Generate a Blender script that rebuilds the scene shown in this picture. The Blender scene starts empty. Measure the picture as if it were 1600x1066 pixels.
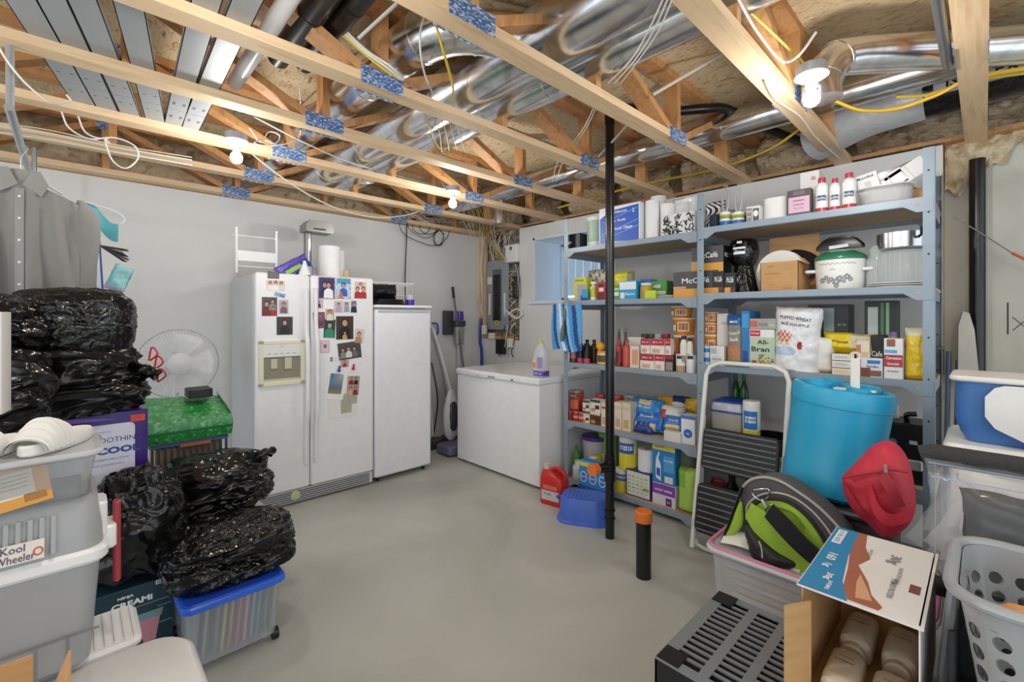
import bpy, math, random
from mathutils import Vector, Matrix, noise
R = math.radians
PI = math.pi
COL = bpy.context.scene.collection
SC = bpy.context.scene

# ------------------------------------------------------------------ camera, world, exposure
CAM_H = 1.40
FPX, HORIZON = 711.0, 495.0
YAW = R(46.1)                      # viewing direction measured from +X towards +Y
FX, FY = math.cos(YAW), math.sin(YAW)
RX, RY = math.sin(YAW), -math.cos(YAW)
cam_data = bpy.data.cameras.new('camera')
cam_data.sensor_width = 36.0
cam_data.lens = FPX / 1600 * 36.0
cam_data.shift_y = -(533 - HORIZON) / 1600
cam_data.clip_start = 0.05
cam = bpy.data.objects.new('camera', cam_data)
COL.objects.link(cam)
cam.location = (0, 0, CAM_H)
cam.rotation_euler = (PI / 2, 0, YAW - PI / 2)
SC.camera = cam
SC.view_settings.view_transform = 'Standard'
SC.view_settings.look = 'None'
SC.view_settings.gamma = 1
SC.view_settings.use_curve_mapping = False
SC.view_settings.exposure = 0.30
world = bpy.data.worlds.new('world')
SC.world = world
world.use_nodes = True
world.node_tree.nodes['Background'].inputs[0].default_value = (0.84, 0.93, 1.0, 1)
world.node_tree.nodes['Background'].inputs[1].default_value = 1.4
SC.cycles.max_bounces = 8
SC.cycles.transparent_max_bounces = 12
SC.cycles.use_denoising = True

BULBS = [(2.12, .48), (.64, 2.84), (2.10, 2.84), (.25, 1.255), (-.9, 2.3), (1.0, -.35)]  # the last three are added out of view to even out the light
BULB_W = 11.0

# ------------------------------------------------------------------ measuring helpers (photo pixel on a known plane -> metres)
def ray(px, py=HORIZON):
    u = (px - 800) / FPX
    return FX + u * RX, FY + u * RY, (HORIZON - py) / FPX
def yx(px, X):                     # Y where the sight line at px meets the plane X
    a, b, _ = ray(px); return X * b / a
def zx(px, py, X):
    a, b, c = ray(px, py); return CAM_H + c * X / a
def xy(px, Y):
    a, b, _ = ray(px); return Y * a / b
def zy(px, py, Y):
    a, b, c = ray(px, py); return CAM_H + c * Y / b
def fl(px, py, Z=0.0):
    a, b, c = ray(px, py); t = (Z - CAM_H) / c
    return a * t, b * t

# ------------------------------------------------------------------ materials
def lin(c):
    c = c / 255.0
    return c / 12.92 if c <= 0.04045 else ((c + 0.055) / 1.055) ** 2.4
def rgb(h):
    if isinstance(h, str):
        h = h.lstrip('#'); h = tuple(int(h[i:i + 2], 16) for i in (0, 2, 4))
    return (lin(h[0]), lin(h[1]), lin(h[2]), 1)
_mats = {}
def newmat(name):
    m = bpy.data.materials.new(name); m.use_nodes = True
    nt = m.node_tree
    return m, nt, nt.nodes['Principled BSDF']
def C(h, rough=.5, metal=0, alpha=1, trans=0, bump=0, bscale=60, emit=0, coat=0):
    """plain coloured material with a little procedural unevenness"""
    key = (h, rough, metal, alpha, trans, bump, bscale, emit, coat)
    if key in _mats: return _mats[key]
    m, nt, b = newmat('paint_%s' % str(h).lstrip('#'))
    N, L = nt.nodes, nt.links
    b.inputs['Roughness'].default_value = rough
    b.inputs['Metallic'].default_value = metal
    b.inputs['Alpha'].default_value = alpha
    b.inputs['Transmission Weight'].default_value = trans
    b.inputs['Coat Weight'].default_value = coat
    tc = N.new('ShaderNodeTexCoord')
    nz = N.new('ShaderNodeTexNoise'); nz.inputs['Scale'].default_value = 14; nz.inputs['Detail'].default_value = 3
    L.new(tc.outputs['Object'], nz.inputs['Vector'])
    mr = N.new('ShaderNodeMapRange'); mr.inputs[1].default_value = .3; mr.inputs[2].default_value = .7
    mr.inputs[3].default_value = .975; mr.inputs[4].default_value = 1.015
    L.new(nz.outputs[0], mr.inputs[0])
    mx = N.new('ShaderNodeVectorMath'); mx.operation = 'SCALE'
    mx.inputs[0].default_value = rgb(h)[:3]
    L.new(mr.outputs[0], mx.inputs['Scale']); L.new(mx.outputs[0], b.inputs['Base Color'])
    if emit:
        b.inputs['Emission Color'].default_value = rgb(h); b.inputs['Emission Strength'].default_value = emit
    if bump:
        n2 = N.new('ShaderNodeTexNoise'); n2.inputs['Scale'].default_value = bscale; n2.inputs['Detail'].default_value = 4
        L.new(tc.outputs['Object'], n2.inputs['Vector'])
        bp = N.new('ShaderNodeBump'); bp.inputs['Strength'].default_value = bump; bp.inputs['Distance'].default_value = .01
        L.new(n2.outputs[0], bp.inputs['Height']); L.new(bp.outputs[0], b.inputs['Normal'])
    _mats[key] = m
    return m
def ramp_mat(name, stops, scale=(1, 1, 1), nscale=5, detail=6, rough=.6, metal=0, bump=0, kind='noise', dist=0, bdist=.01, rough2=None):
    if name in _mats: return _mats[name]
    m, nt, b = newmat(name); N, L = nt.nodes, nt.links
    tc = N.new('ShaderNodeTexCoord'); mp = N.new('ShaderNodeMapping'); mp.inputs['Scale'].default_value = scale
    L.new(tc.outputs['Object'], mp.inputs[0])
    if kind == 'noise':
        t = N.new('ShaderNodeTexNoise'); t.inputs['Detail'].default_value = detail; t.inputs['Distortion'].default_value = dist; out = t.outputs[0]
    elif kind == 'voronoi':
        t = N.new('ShaderNodeTexVoronoi'); out = t.outputs['Color']
    else:
        t = N.new('ShaderNodeTexWave'); t.inputs['Distortion'].default_value = dist; t.inputs['Detail'].default_value = 3; out = t.outputs[0]
    t.inputs['Scale'].default_value = nscale
    L.new(mp.outputs[0], t.inputs['Vector'])
    cr = N.new('ShaderNodeValToRGB'); e = cr.color_ramp.elements
    while len(e) > 1: e.remove(e[-1])
    e[0].position = stops[0][0]; e[0].color = rgb(stops[0][1])
    for p, c in stops[1:]:
        x = e.new(p); x.color = rgb(c)
    L.new(out, cr.inputs[0]); L.new(cr.outputs[0], b.inputs['Base Color'])
    b.inputs['Roughness'].default_value = rough; b.inputs['Metallic'].default_value = metal
    if rough2 is not None:
        mr = N.new('ShaderNodeMapRange'); mr.inputs[3].default_value = rough; mr.inputs[4].default_value = rough2
        L.new(out, mr.inputs[0]); L.new(mr.outputs[0], b.inputs['Roughness'])
    if bump:
        bp = N.new('ShaderNodeBump'); bp.inputs['Strength'].default_value = bump; bp.inputs['Distance'].default_value = bdist
        L.new(out, bp.inputs['Height']); L.new(bp.outputs[0], b.inputs['Normal'])
    _mats[name] = m
    return m
WOOD = ramp_mat('spruce_lumber', [(.25, '#d5b48c'), (.5, '#e0c39d'), (.75, '#cba47a')], (1.2, 16, 16), 2.2, 5, .62, dist=.4)
WOOD_SHADE = ramp_mat('shaded_spruce', [(.25, '#b98350'), (.5, '#cb9864'), (.75, '#a87242')], (9, 9, 2), 2.2, 5, .65, dist=.4)  # darker orange copy of the lumber, shade inside the trusses put into its colour
WOOD_P = ramp_mat('wall_plate_lumber', [(.25, '#b5835a'), (.5, '#c79a6c'), (.75, '#a1714a')], (1.5, 12, 12), 2.2, 5, .65, dist=.4)
OSB = ramp_mat('strand_board', [(.28, '#7d6142'), (.38, '#c9ad86'), (.52, '#e2cfac'), (.64, '#d3b98f'), (.76, '#a98960')], (3.2, 1, 1), 13, 7, rough=.75, bump=.1, dist=1.2)
CONC_F = ramp_mat('concrete_floor', [(.30, '#a9aaa3'), (.45, '#b8b9b2'), (.55, '#bcbdb7'), (.72, '#cacbc6')], (1, 1, 1), 1.1, 12, .38, bump=.03, dist=.8, rough2=.55)
CONC_W = ramp_mat('foundation_concrete', [(.25, '#b3b0a4'), (.5, '#cac8bc'), (.75, '#d8d6cc')], (1, 1, 1), 2.2, 9, .8, bump=.1)
DRYWALL = ramp_mat('white_wall_paint', [(.3, '#d9d9d8'), (.7, '#e0e0df')], (1, 1, 1), 1.6, 3, .7)
GALV = ramp_mat('galvanized_duct', [(.3, '#cfd2d4'), (.5, '#e6e8ea'), (.7, '#bfc3c6')], (1, 1, 1), 7, 5, .14, metal=1, bump=.08, dist=.7, rough2=.28)
GALV_FLAT = ramp_mat('galvanized_board', [(.3, '#9a9da0'), (.7, '#acafb2')], (1, .4, 1), 4, 3, .45, metal=.35)
FOAM = ramp_mat('spray_foam', [(.3, '#b8a283'), (.5, '#d3c2a4'), (.7, '#9f845f')], (1, 1, 1), 14, 6, .85, bump=.5, bdist=.03)
POLY = ramp_mat('poly_wrapped_insulation', [(.3, '#8a6c4e'), (.46, '#d6c6ac'), (.6, '#b99c78'), (.75, '#ece3d3')], (.6, .6, 2.4), 8, 6, .25, bump=.5, dist=2, bdist=.03)
BLACK_BAG = ramp_mat('black_bin_bag', [(.3, '#0a0a0a'), (.7, '#141414')], (.45, 2.2, 2.6), 6, 2, .12, bump=.8, dist=.8, bdist=.012, rough2=.2)
BLACK_CRINKLE = ramp_mat('crinkled_black_bag', [(.3, '#070707'), (.7, '#100f0f')], (1, 1, 1), 22, 2, .10, bump=.9, dist=1.2, bdist=.012, rough2=.18)
CARD = ramp_mat('kraft_cardboard', [(.3, '#bd9160'), (.7, '#c99f6e')], (1, 1, 8), 6, 3, .8)
PLATE = None
PLATE = ramp_mat('blue_marked_plate', [(.40, '#c2cdd9'), (.47, '#4f78b4'), (.56, '#35599a'), (.62, '#bccada')], (1, 1, 2.2), 38, 2, .4, metal=.3)
def clear(h='#ffffff', alpha=.25, rough=.1):
    return C(h, rough, 0, alpha)
STEEL_BLUE = C('#909fac', .4, .1)
BOARD = ramp_mat('particle_board', [(.3, '#b39a7c'), (.7, '#c6ae90')], (1, 1, 1), 60, 3, .7)
WHITE_APPL = C('#f0f0f2', .28)
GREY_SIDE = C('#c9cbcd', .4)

# ------------------------------------------------------------------ mesh builder
_font_cache = {}
def glyphs(s, bold=.0):
    k = (s, bold)
    if k in _font_cache: return _font_cache[k]
    cu = bpy.data.curves.new('t', 'FONT'); cu.body = s; cu.size = 1; cu.align_x = 'CENTER'; cu.align_y = 'CENTER'
    cu.resolution_u = 2; cu.offset = bold
    ob = bpy.data.objects.new('t', cu)
    me = bpy.data.meshes.new_from_object(ob)
    vs = [(v.co.x, v.co.y) for v in me.vertices]; fs = [tuple(p.vertices) for p in me.polygons]
    bpy.data.objects.remove(ob); bpy.data.meshes.remove(me); bpy.data.curves.remove(cu)
    if vs:
        xs = [a for a, b in vs]; ys = [b for a, b in vs]
        cx = (max(xs) + min(xs)) / 2; cy = (max(ys) + min(ys)) / 2
        w = max(xs) - min(xs); h = max(ys) - min(ys)
        vs = [(a - cx, b - cy) for a, b in vs]
    else: w = h = 1
    _font_cache[k] = (vs, fs, w, h)
    return _font_cache[k]

def catmull(pts, n=6, closed=False):
    P = [Vector(p) for p in pts]
    if len(P) < 3 and not closed: return P
    out = []
    m = len(P)
    for i in range(m if closed else m - 1):
        p0 = P[(i - 1) % m] if closed or i > 0 else P[0] * 2 - P[1]
        p1 = P[i]; p2 = P[(i + 1) % m]
        p3 = P[(i + 2) % m] if closed or i + 2 < m else P[-1] * 2 - P[-2]
        for k in range(n):
            t = k / n
            out.append(.5 * ((2 * p1) + (p2 - p0) * t + (2 * p0 - 5 * p1 + 4 * p2 - p3) * t * t + (3 * p1 - p0 - 3 * p2 + p3) * t ** 3))
    if not closed: out.append(P[-1])
    return out
def rrect(w, d, r, n=3):
    r = min(r, w / 2 - 1e-5, d / 2 - 1e-5); o = []
    for cx, cy, a0 in ((w / 2 - r, d / 2 - r, 0), (-w / 2 + r, d / 2 - r, 90), (-w / 2 + r, -d / 2 + r, 180), (w / 2 - r, -d / 2 + r, 270)):
        for k in range(n + 1):
            a = R(a0 + 90 * k / n); o.append((cx + r * math.cos(a), cy + r * math.sin(a)))
    return o
class G:
    def __init__(s): s.v = []; s.f = []; s.mi = []; s.mats = []
    def _m(s, m):
        if m not in s.mats: s.mats.append(m)
        return s.mats.index(m)
    def add(s, vs, fs, m, T=None):
        b = len(s.v); k = s._m(m)
        s.v += [tuple(T @ Vector(v)) for v in vs] if T else [tuple(v) for v in vs]
        s.f += [tuple(b + i for i in f) for f in fs]; s.mi += [k] * len(fs); return s
    def box(s, c, d, m, rot=None, T=None):
        x, y, z = d[0] / 2, d[1] / 2, d[2] / 2
        M = Matrix.Translation(c)
        if rot: M = M @ Matrix.Rotation(rot[2], 4, 'Z') @ Matrix.Rotation(rot[1], 4, 'Y') @ Matrix.Rotation(rot[0], 4, 'X')
        if T: M = T @ M
        vs = [(-x, -y, -z), (x, -y, -z), (x, y, -z), (-x, y, -z), (-x, -y, z), (x, -y, z), (x, y, z), (-x, y, z)]
        return s.add(vs, [(0, 3, 2, 1), (4, 5, 6, 7), (0, 1, 5, 4), (1, 2, 6, 5), (2, 3, 7, 6), (3, 0, 4, 7)], m, M)
    def bx(s, x0, x1, y0, y1, z0, z1, m): return s.box(((x0 + x1) / 2, (y0 + y1) / 2, (z0 + z1) / 2), (x1 - x0, y1 - y0, z1 - z0), m)
    def loft(s, rings, m, cap=True, closed=True, T=None):
        n = len(rings[0]); vs = [p for r in rings for p in r]; fs = []
        for i in range(len(rings) - 1):
            for j in range(n if closed else n - 1):
                a = i * n + j; b = i * n + (j + 1) % n
                fs.append((a, b, b + n, a + n))
        if cap and closed:
            fs.append(tuple(reversed(range(n)))); fs.append(tuple((len(rings) - 1) * n + j for j in range(n)))
        return s.add(vs, fs, m, T)
    def rbox(s, c, d, r, m, e=None, T=None, taper=1.0, n=3):
        """box with rounded plan corners and rounded top/bottom edges; taper scales the bottom"""
        e = r * .5 if e is None else e
        w, dd, h = d; rings = []
        for z, ins in ((0, e), (e, 0), (h - e, 0), (h, e)):
            k = taper + (1 - taper) * z / h
            rings.append([(c[0] + x, c[1] + y, c[2] - h / 2 + z) for x, y in rrect((w - 2 * ins) * k, (dd - 2 * ins) * k, max(r - ins * .5, .0005), n)])
        return s.loft(rings, m, T=T)
    def tube(s, pts, r, m, seg=8, sm=0, closed=False, T=None):
        P = catmull(pts, sm, closed) if sm else [Vector(p) for p in pts]
        n = len(P); rings = []
        rr = r if callable(r) else (lambda t: r)
        up = None
        for i, p in enumerate(P):
            a = P[(i - 1) % n] if closed or i > 0 else P[i]; b = P[(i + 1) % n] if closed or i < n - 1 else P[i]
            t = (b - a)
            t = t.normalized() if t.length > 1e-9 else Vector((0, 0, 1))
            if up is None:
                up = Vector((0, 0, 1)) if abs(t.z) < .9 else Vector((1, 0, 0))
            x = t.cross(up)
            if x.length < 1e-6: x = t.orthogonal()
            x.normalize(); y = t.cross(x).normalized(); up = -y if False else up - t * up.dot(t)
            if up.length < 1e-3: up = t.orthogonal()
            up.normalize()
            q = rr(i / max(n - 1, 1))
            rings.append([p + (x * math.cos(2 * PI * k / seg) + y * math.sin(2 * PI * k / seg)) * q for k in range(seg)])
        if closed: rings.append(rings[0]); return s.loft(rings, m, cap=False, T=T)
        return s.loft(rings, m, T=T)
    def cyl(s, p0, p1, r0, m, r1=None, seg=20, T=None):
        r1 = r0 if r1 is None else r1
        return s.tube([p0, p1], lambda t: r0 + (r1 - r0) * t, m, seg, T=T)
    def lathe(s, prof, m, seg=24, c=(0, 0, 0), T=None, cap=True, sx=1, sy=1):
        rings = [[(c[0] + r * sx * math.cos(2 * PI * k / seg), c[1] + r * sy * math.sin(2 * PI * k / seg), c[2] + z) for k in range(seg)] for r, z in prof]
        return s.loft(rings, m, cap=cap, T=T)
    def prism(s, pts, m, o=(0, 0, 0), ex=(1, 0, 0), ey=(0, 0, 1), ez=(0, 1, 0), t=.01, T=None):
        o, ex, ey, ez = map(Vector, (o, ex, ey, ez)); n = len(pts)
        a = [o + ex * x + ey * y for x, y in pts]; b = [p + ez * t for p in a]
        fs = [tuple(range(n)), tuple(reversed(range(n, 2 * n)))] + [(i, i + n, (i + 1) % n + n, (i + 1) % n) for i in range(n)]
        return s.add(a + b, fs, m, T)
    def sheet(s, fn, nu, nv, m, mf=None, thick=0, T=None):
        """surface fn(u,v) on the unit square; mf(u,v) may pick a material"""
        vs = [fn(i / nu, j / nv) for j in range(nv + 1) for i in range(nu + 1)]
        b = len(s.v); s.v += [tuple(T @ Vector(v)) for v in vs] if T else [tuple(v) for v in vs]
        for j in range(nv):
            for i in range(nu):
                a = b + j * (nu + 1) + i; s.f.append((a, a + 1, a + nu + 2, a + nu + 1))
                s.mi.append(s._m(mf((i + .5) / nu, (j + .5) / nv) if mf else m))
        return s
    def text(s, st, size, fn, m, bold=.0, width=None):
        """flat lettering; fn(x,y) maps text metres to a 3D point. size = cap height; width squeezes to fit"""
        vs, fs, w, h = glyphs(st, bold)
        k = size / h; kx = k if width is None else width / w
        return s.add([fn(x * kx, y * k) for x, y in vs], fs, m)
    def done(s, name, parent=None, label=None, cat=None, group=None, kind=None, loc=(0, 0, 0), rz=0, smooth=35, rot=None):
        me = bpy.data.meshes.new(name)
        me.from_pydata(s.v, [], s.f); me.validate(); me.update()
        for m in s.mats: me.materials.append(m)
        if len(me.polygons) == len(s.mi): me.polygons.foreach_set('material_index', s.mi)
        if smooth:
            me.shade_smooth(); me.set_sharp_from_angle(angle=R(smooth))
        o = bpy.data.objects.new(name, me); COL.objects.link(o)
        o.location = loc; o.rotation_euler = rot if rot else (0, 0, rz)
        if parent: o.parent = parent
        tag(o, label, cat, group, kind)
        return o
def tag(o, label=None, cat=None, group=None, kind=None):
    for k, v in (('label', label), ('category', cat), ('group', group), ('kind', kind)):
        if v: o[k] = v
    return o
def thing(name, label, cat, loc=(0, 0, 0), rz=0, group=None, rot=None):
    o = bpy.data.objects.new(name, None); COL.objects.link(o); o.empty_display_size = .05
    o.location = loc; o.rotation_euler = rot if rot else (0, 0, rz)
    return tag(o, label, cat, group)
def copy_tree(o, parent=None):
    c = o.copy(); COL.objects.link(c)
    if parent: c.parent = parent
    for ch in list(o.children): copy_tree(ch, c)
    return c
def plane_fn(o, ex, ey, nrm=(0, 0, 0), eps=.0008):
    o, ex, ey, nrm = map(Vector, (o, ex, ey, nrm))
    return lambda x, y: o + ex * x + ey * y + nrm * eps
FACE = -PI / 2      # a thing on the shelves: its local front (-y) looks towards -X
# ================================================================== THE SETTING
ZJ = 2.40                                   # underside of the trusses
G().bx(-3.2, 4.6, -3.2, 4.6, -.1, 0, CONC_F).done('floor', kind='structure', label='bare grey concrete basement floor')
G().bx(-3.2, 3.80, 4.40, 4.5, 0, 2.40, DRYWALL).done('wall_back', kind='structure', label='white painted wall behind the refrigerator')
# right wall with the window opening and the open service bay
WY0, WY1, WZ0, WZ1 = 2.55, 3.43, 1.56, 2.25
g = G()
g.bx(3.64, 3.66, .17, WY0, 0, 2.40, DRYWALL); g.bx(3.64, 3.66, WY1, 3.66, 0, 2.40, DRYWALL)
g.bx(3.64, 3.66, WY0, WY1, 0, WZ0, DRYWALL); g.bx(3.64, 3.66, WY0, WY1, WZ1, 2.40, DRYWALL)
g.bx(3.64, 3.66, 3.66, 4.40, 0, 1.13, DRYWALL)
g.done('wall_right', kind='structure', label='white drywall behind the metal shelving')
g = G()
g.bx(3.80, 4.0, -3.2, WY0, 0, 2.42, CONC_W); g.bx(3.80, 4.0, WY1, 4.6, 0, 2.42, CONC_W)
g.bx(3.80, 4.0, WY0, WY1, 0, WZ0, CONC_W); g.bx(3.80, 4.0, WY0, WY1, WZ1, 2.42, CONC_W)
g.done('wall_foundation', kind='structure', label='grey concrete foundation wall')
# stud edge of the drywall wall
G().bx(3.66, 3.80, .17, .21, 0, 2.40, WOOD_P).done('trim_1', kind='structure', label='end stud of the drywall wall')
# window: reveal boards, sill, frame, pane and blind vanes
JW = C('#dfe3ea', .6)
win = G()
win.bx(3.63, 4.16, WY1 - .015, WY1 + .01, WZ0 - .02, WZ1 + .01, JW); win.bx(3.63, 4.16, WY0 - .01, WY0 + .015, WZ0 - .02, WZ1 + .01, JW)
win.bx(3.63, 4.16, WY0 - .01, WY1 + .01, WZ1 - .015, WZ1 + .01, JW); win.bx(3.60, 4.16, WY0 - .06, WY1 + .06, WZ0 - .02, WZ0 + .008, JW)
w1 = win.done('window_1', kind='structure', label='deep white basement window reveal behind the shelving')
WF = C('#f0f1f2', .35)
g = G()
for y0, y1, z0, z1 in ((WY0, WY0 + .05, WZ0, WZ1), (WY1 - .05, WY1, WZ0, WZ1), (WY0, WY1, WZ0, WZ0 + .06), (WY0, WY1, WZ1 - .05, WZ1)):
    g.bx(4.10, 4.15, y0, y1, z0, z1, WF)
g.done('window_frame', w1)
G().bx(4.13, 4.14, WY0 + .04, WY1 - .04, WZ0 + .05, WZ1 - .04, C('#ffffff', .05, 0, .25)).done('window_pane', w1)
BV = C('#cfe6f5', .5, emit=0)
for k in range(8):
    y = WY0 + .08 + k * .105
    G().box((4.09, y, (WZ0 + WZ1) / 2 + .02), (.004, .095, WZ1 - WZ0 - .12), BV, rot=(0, 0, .12)).done('blind_vane', w1)
sky = G().bx(4.30, 4.31, WY0 - .2, WY1 + .2, WZ0 - .2, WZ1 + .2, C('#bfe4ff', .5, emit=2.4)).done('window_2', kind='structure', label='daylight beyond the basement window')

# ceiling deck in sheets
cl = G()
for k, x in enumerate((-3.2, -1.98, -.76, .46, 1.68, 2.90)):
    cl.bx(x + .002, x + 1.217, -2.6, 4.6, 2.785, 2.803, OSB)
cl.done('ceiling', kind='structure', label='strand board subfloor above the open trusses')
# wall plates and rim
G().bx(-3.2, 3.95, 4.37, 4.5, 2.40, 2.44, WOOD_P).done('trim_2', kind='structure', label='wooden plate on top of the back wall')
G().bx(3.66, 3.95, -.8, 4.4, 2.42, 2.445, WOOD_P).done('trim_3', kind='structure', label='wooden sill plate on the foundation')
G().bx(-3.2, 3.98, 4.50, 4.53, 2.40, 2.79, OSB).done('trim_4', kind='structure', label='rim board above the back wall')
G().bx(3.95, 3.98, -2.6, 4.5, 2.42, 2.79, OSB).done('trim_5', kind='structure', label='rim board above the right wall')

def crumple(fn, nu, nv, amp, sc, seed):
    """fn(u,v)->(point, normal)"""
    off = Vector((seed * 3.7, seed * 1.3, seed * 9.1))
    def f(u, v):
        p, n = fn(u, v); p = Vector(p)
        d = abs(noise.noise(p * sc + off)) * 1.0 + .5 * abs(noise.noise(p * sc * 2.7 + off))
        return p + Vector(n) * amp * d
    return f
# insulation batts in the rim bays
TY = [.035 + .61 * k for k in range(-1, 8)]
ins = []
for k in range(0, 8):
    y0, y1 = TY[k] + .05, TY[k + 1] - .05
    if y1 > 4.4: continue
    g = G(); g.sheet(crumple(lambda u, v: ((3.93 - .12 * math.sin(PI * v), y0 + (y1 - y0) * u, 2.44 + .34 * v), (-1, 0, 0)), 0, 0, .14, 6, k), 28, 18, POLY)
    g.done('insulation_batt', label='crumpled poly covered insulation in the rim bay, %s' % ['behind the camera side truss', 'above the right end of the shelving', 'above the slow cooker shelf', 'above the middle shelf upright', 'above the toilet paper shelf', 'above the basement window', 'beside the service bay', 'in the far corner'][k], cat='insulation', group='insulation batts in the right rim bays')
g = G(); g.sheet(crumple(lambda u, v: ((-2.4 + 6.0 * u, 4.49 - .05 * math.sin(PI * v), 2.44 + .34 * v), (0, -1, 0)), 0, 0, .08, 7, 31), 180, 16, FOAM)
g.done('spray_foam', label='lumpy tan spray foam along the rim above the back wall', cat='insulation', kind='stuff')
g = G(); fz = lambda u: 2.13 + .30 * min(1, max(0, (.85 - u) / .5)) + .03 * math.sin(u * 40)
g.sheet(crumple(lambda u, v: ((3.785 - .03 * math.sin(PI * v), -.42 + .585 * u, fz(u) + (2.50 - fz(u)) * v), (-1, 0, 0)), 0, 0, .07, 9, 5), 60, 24, FOAM)
g.done('spray_foam', label='rough beige spray foam over the top of the concrete wall', cat='insulation', kind='stuff')

# ================================================================== FLOOR TRUSSES
def truss(y, label, shift):
    t = thing('floor_truss', label, 'joist', (0, y, ZJ), group='open web floor trusses')
    x0, x1 = -2.6, 3.92
    G().bx(x0, x1, -.045, .045, 0, .038, WOOD).done('bottom_chord', t, smooth=0)
    G().bx(x0, x1, -.045, .045, .345, .383, WOOD_SHADE).done('top_chord', t, smooth=0)
    nodes = [n + shift for n in (-2.05, -.53, 1.0, 2.5)]
    def web(xa, za, xb, zb):
        a = Vector((xa, 0, za)); b = Vector((xb, 0, zb)); d = b - a; L = d.length
        ang = -math.atan2(d.z, d.x)
        G().box((0, 0, 0), (L, .088, .038), WOOD_SHADE, T=Matrix.Translation((a + b) / 2) @ Matrix.Rotation(ang, 4, 'Y')).done('web', t, smooth=0)
    for n in nodes:
        web(n - .03, .038, n - .70, .345); web(n + .10, .038, n + .72, .345)
        G().bx(n + .02, n + .058, -.044, .044, .038, .345, WOOD_SHADE).done('web', t, smooth=0)
        for s in (-1, 1):
            G().box((n + .03, s * .0462, .030), (.20, .0016, .075), PLATE).done('connector_plate', t, smooth=0)
        G().box((n + .76, -.0462, .34), (.1, .0016, .07), PLATE).done('connector_plate', t, smooth=0)
        G().bx(n + .74, n + .778, -.044, .044, .038, .345, WOOD_SHADE).done('web', t, smooth=0)
    return t
TL = ['floor truss just behind the camera position', 'floor truss ending at the concrete wall above the right end of the shelving',
      'floor truss beside the ceiling bulb near the shelving', 'floor truss crossing above the middle shelf upright',
      'floor truss carrying the near ends of the grey metal boards', 'floor truss under the middle of the grey metal boards',
      'floor truss under the far ends of the grey metal boards', 'floor truss above the fridge tops', 'floor truss nearest the back wall']
for k, y in enumerate(TY):
    if y < 4.35: truss(y, TL[k], -.05 - .01 * (k % 3))

# ================================================================== DUCTS AND PIPES OVERHEAD
def duct(name, label, pts, r, m=GALV, seams=(), seg=28, cat='duct', sm=0):
    t = thing(name, label, cat, pts[0])
    o = Vector(pts[0]); q = [Vector(p) - o for p in pts]
    G().tube(q, r, m, seg, sm=sm).done('duct_pipe' if 'duct' in name else 'pipe_run', t)
    P = catmull(q, sm) if sm else q
    for s in seams:
        i = min(int(s * (len(P) - 1)), len(P) - 2); f = s * (len(P) - 1) - i
        a = P[i].lerp(P[i + 1], f); d = (P[i + 1] - P[i]).normalized()
        G().cyl(a - d * .006, a + d * .006, r * 1.035, m, seg=seg).done('joint_band', t)
    return t
duct('round_duct', 'large galvanized duct running above the middle of the room', [(1.46, 1.05 - 2.2, 2.60), (1.46, 3.95, 2.60)], .13, seams=(.3, .5, .62, .8, .93))
duct('round_duct', 'slimmer galvanized duct running beside the large middle duct', [(1.72, 1.0 - 2.2, 2.585), (1.72, 4.0, 2.585)], .10, seams=(.28, .52, .7, .9))
duct('round_duct', 'galvanized branch duct above the photos on the fridge', [(1.42, 1.42, 2.64), (1.20, 1.55, 2.64), (1.10, 1.8, 2.63), (1.08, 2.4, 2.62), (1.08, 4.0, 2.62)], .105, seams=(.2, .45, .7), sm=5)
duct('round_duct', 'long galvanized duct above the metal shelving', [(3.02, -.1, 2.62), (3.02, 4.1, 2.62)], .085, seams=(.1, .3, .6, .8))
duct('round_duct', 'galvanized duct with elbow beside the bulb near the concrete wall', [(2.385, .50, 2.36), (2.385, .50, 2.44), (2.42, .47, 2.52), (2.50, .40, 2.56), (2.83, 0, 2.56), (2.98, -.2, 2.56)], .078, seams=(.25, .5, .75), sm=5)
duct('round_duct', 'galvanized drop duct hanging above the window corner', [(3.05, 3.35, 2.62), (3.05, 3.35, 2.32)], .07, seams=(.5,))
fd = duct('flexible_duct', 'insulated flexible duct, grey sleeve near the bulb and black sleeve beyond', [(3.36, .74, 2.50), (3.30, .62, 2.52), (3.25, .45, 2.55), (3.24, .22, 2.565)], .12, C('#aeb0b4', .3, bump=.5, bscale=25), sm=5)
t = thing('flexible_duct', 'black sleeved insulated flexible duct against the concrete wall', 'duct', (3.24, .22, 2.565))
q = [(0, 0, 0), (.0, -.3, .01), (.05, -1.0, .02)]
G().tube(q, .122, C('#0d0d0e', .2, bump=.6, bscale=20), 28, sm=5).done('duct_sleeve', t)
LG = C('#a3a6aa', .4); BK = C('#0d0d0e', .35)
g = G()
f = lambda x, y: Vector((-.118 - abs(y) * .3, -.20 - x, .0 + y))
g.sheet(lambda u, v: Vector((-.1245 + .012 * (abs(v - .5) * 2) ** 2, -.04 - .34 * u, -.05 + .09 * v)), 8, 6, LG)
g.text('ISOFLEX', .05, lambda x, y: Vector((-.127 + (y / .09) ** 2 * .03, -.21 - x, -.005 + y)), BK, .02)
g.done('sleeve_print', t)
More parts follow.
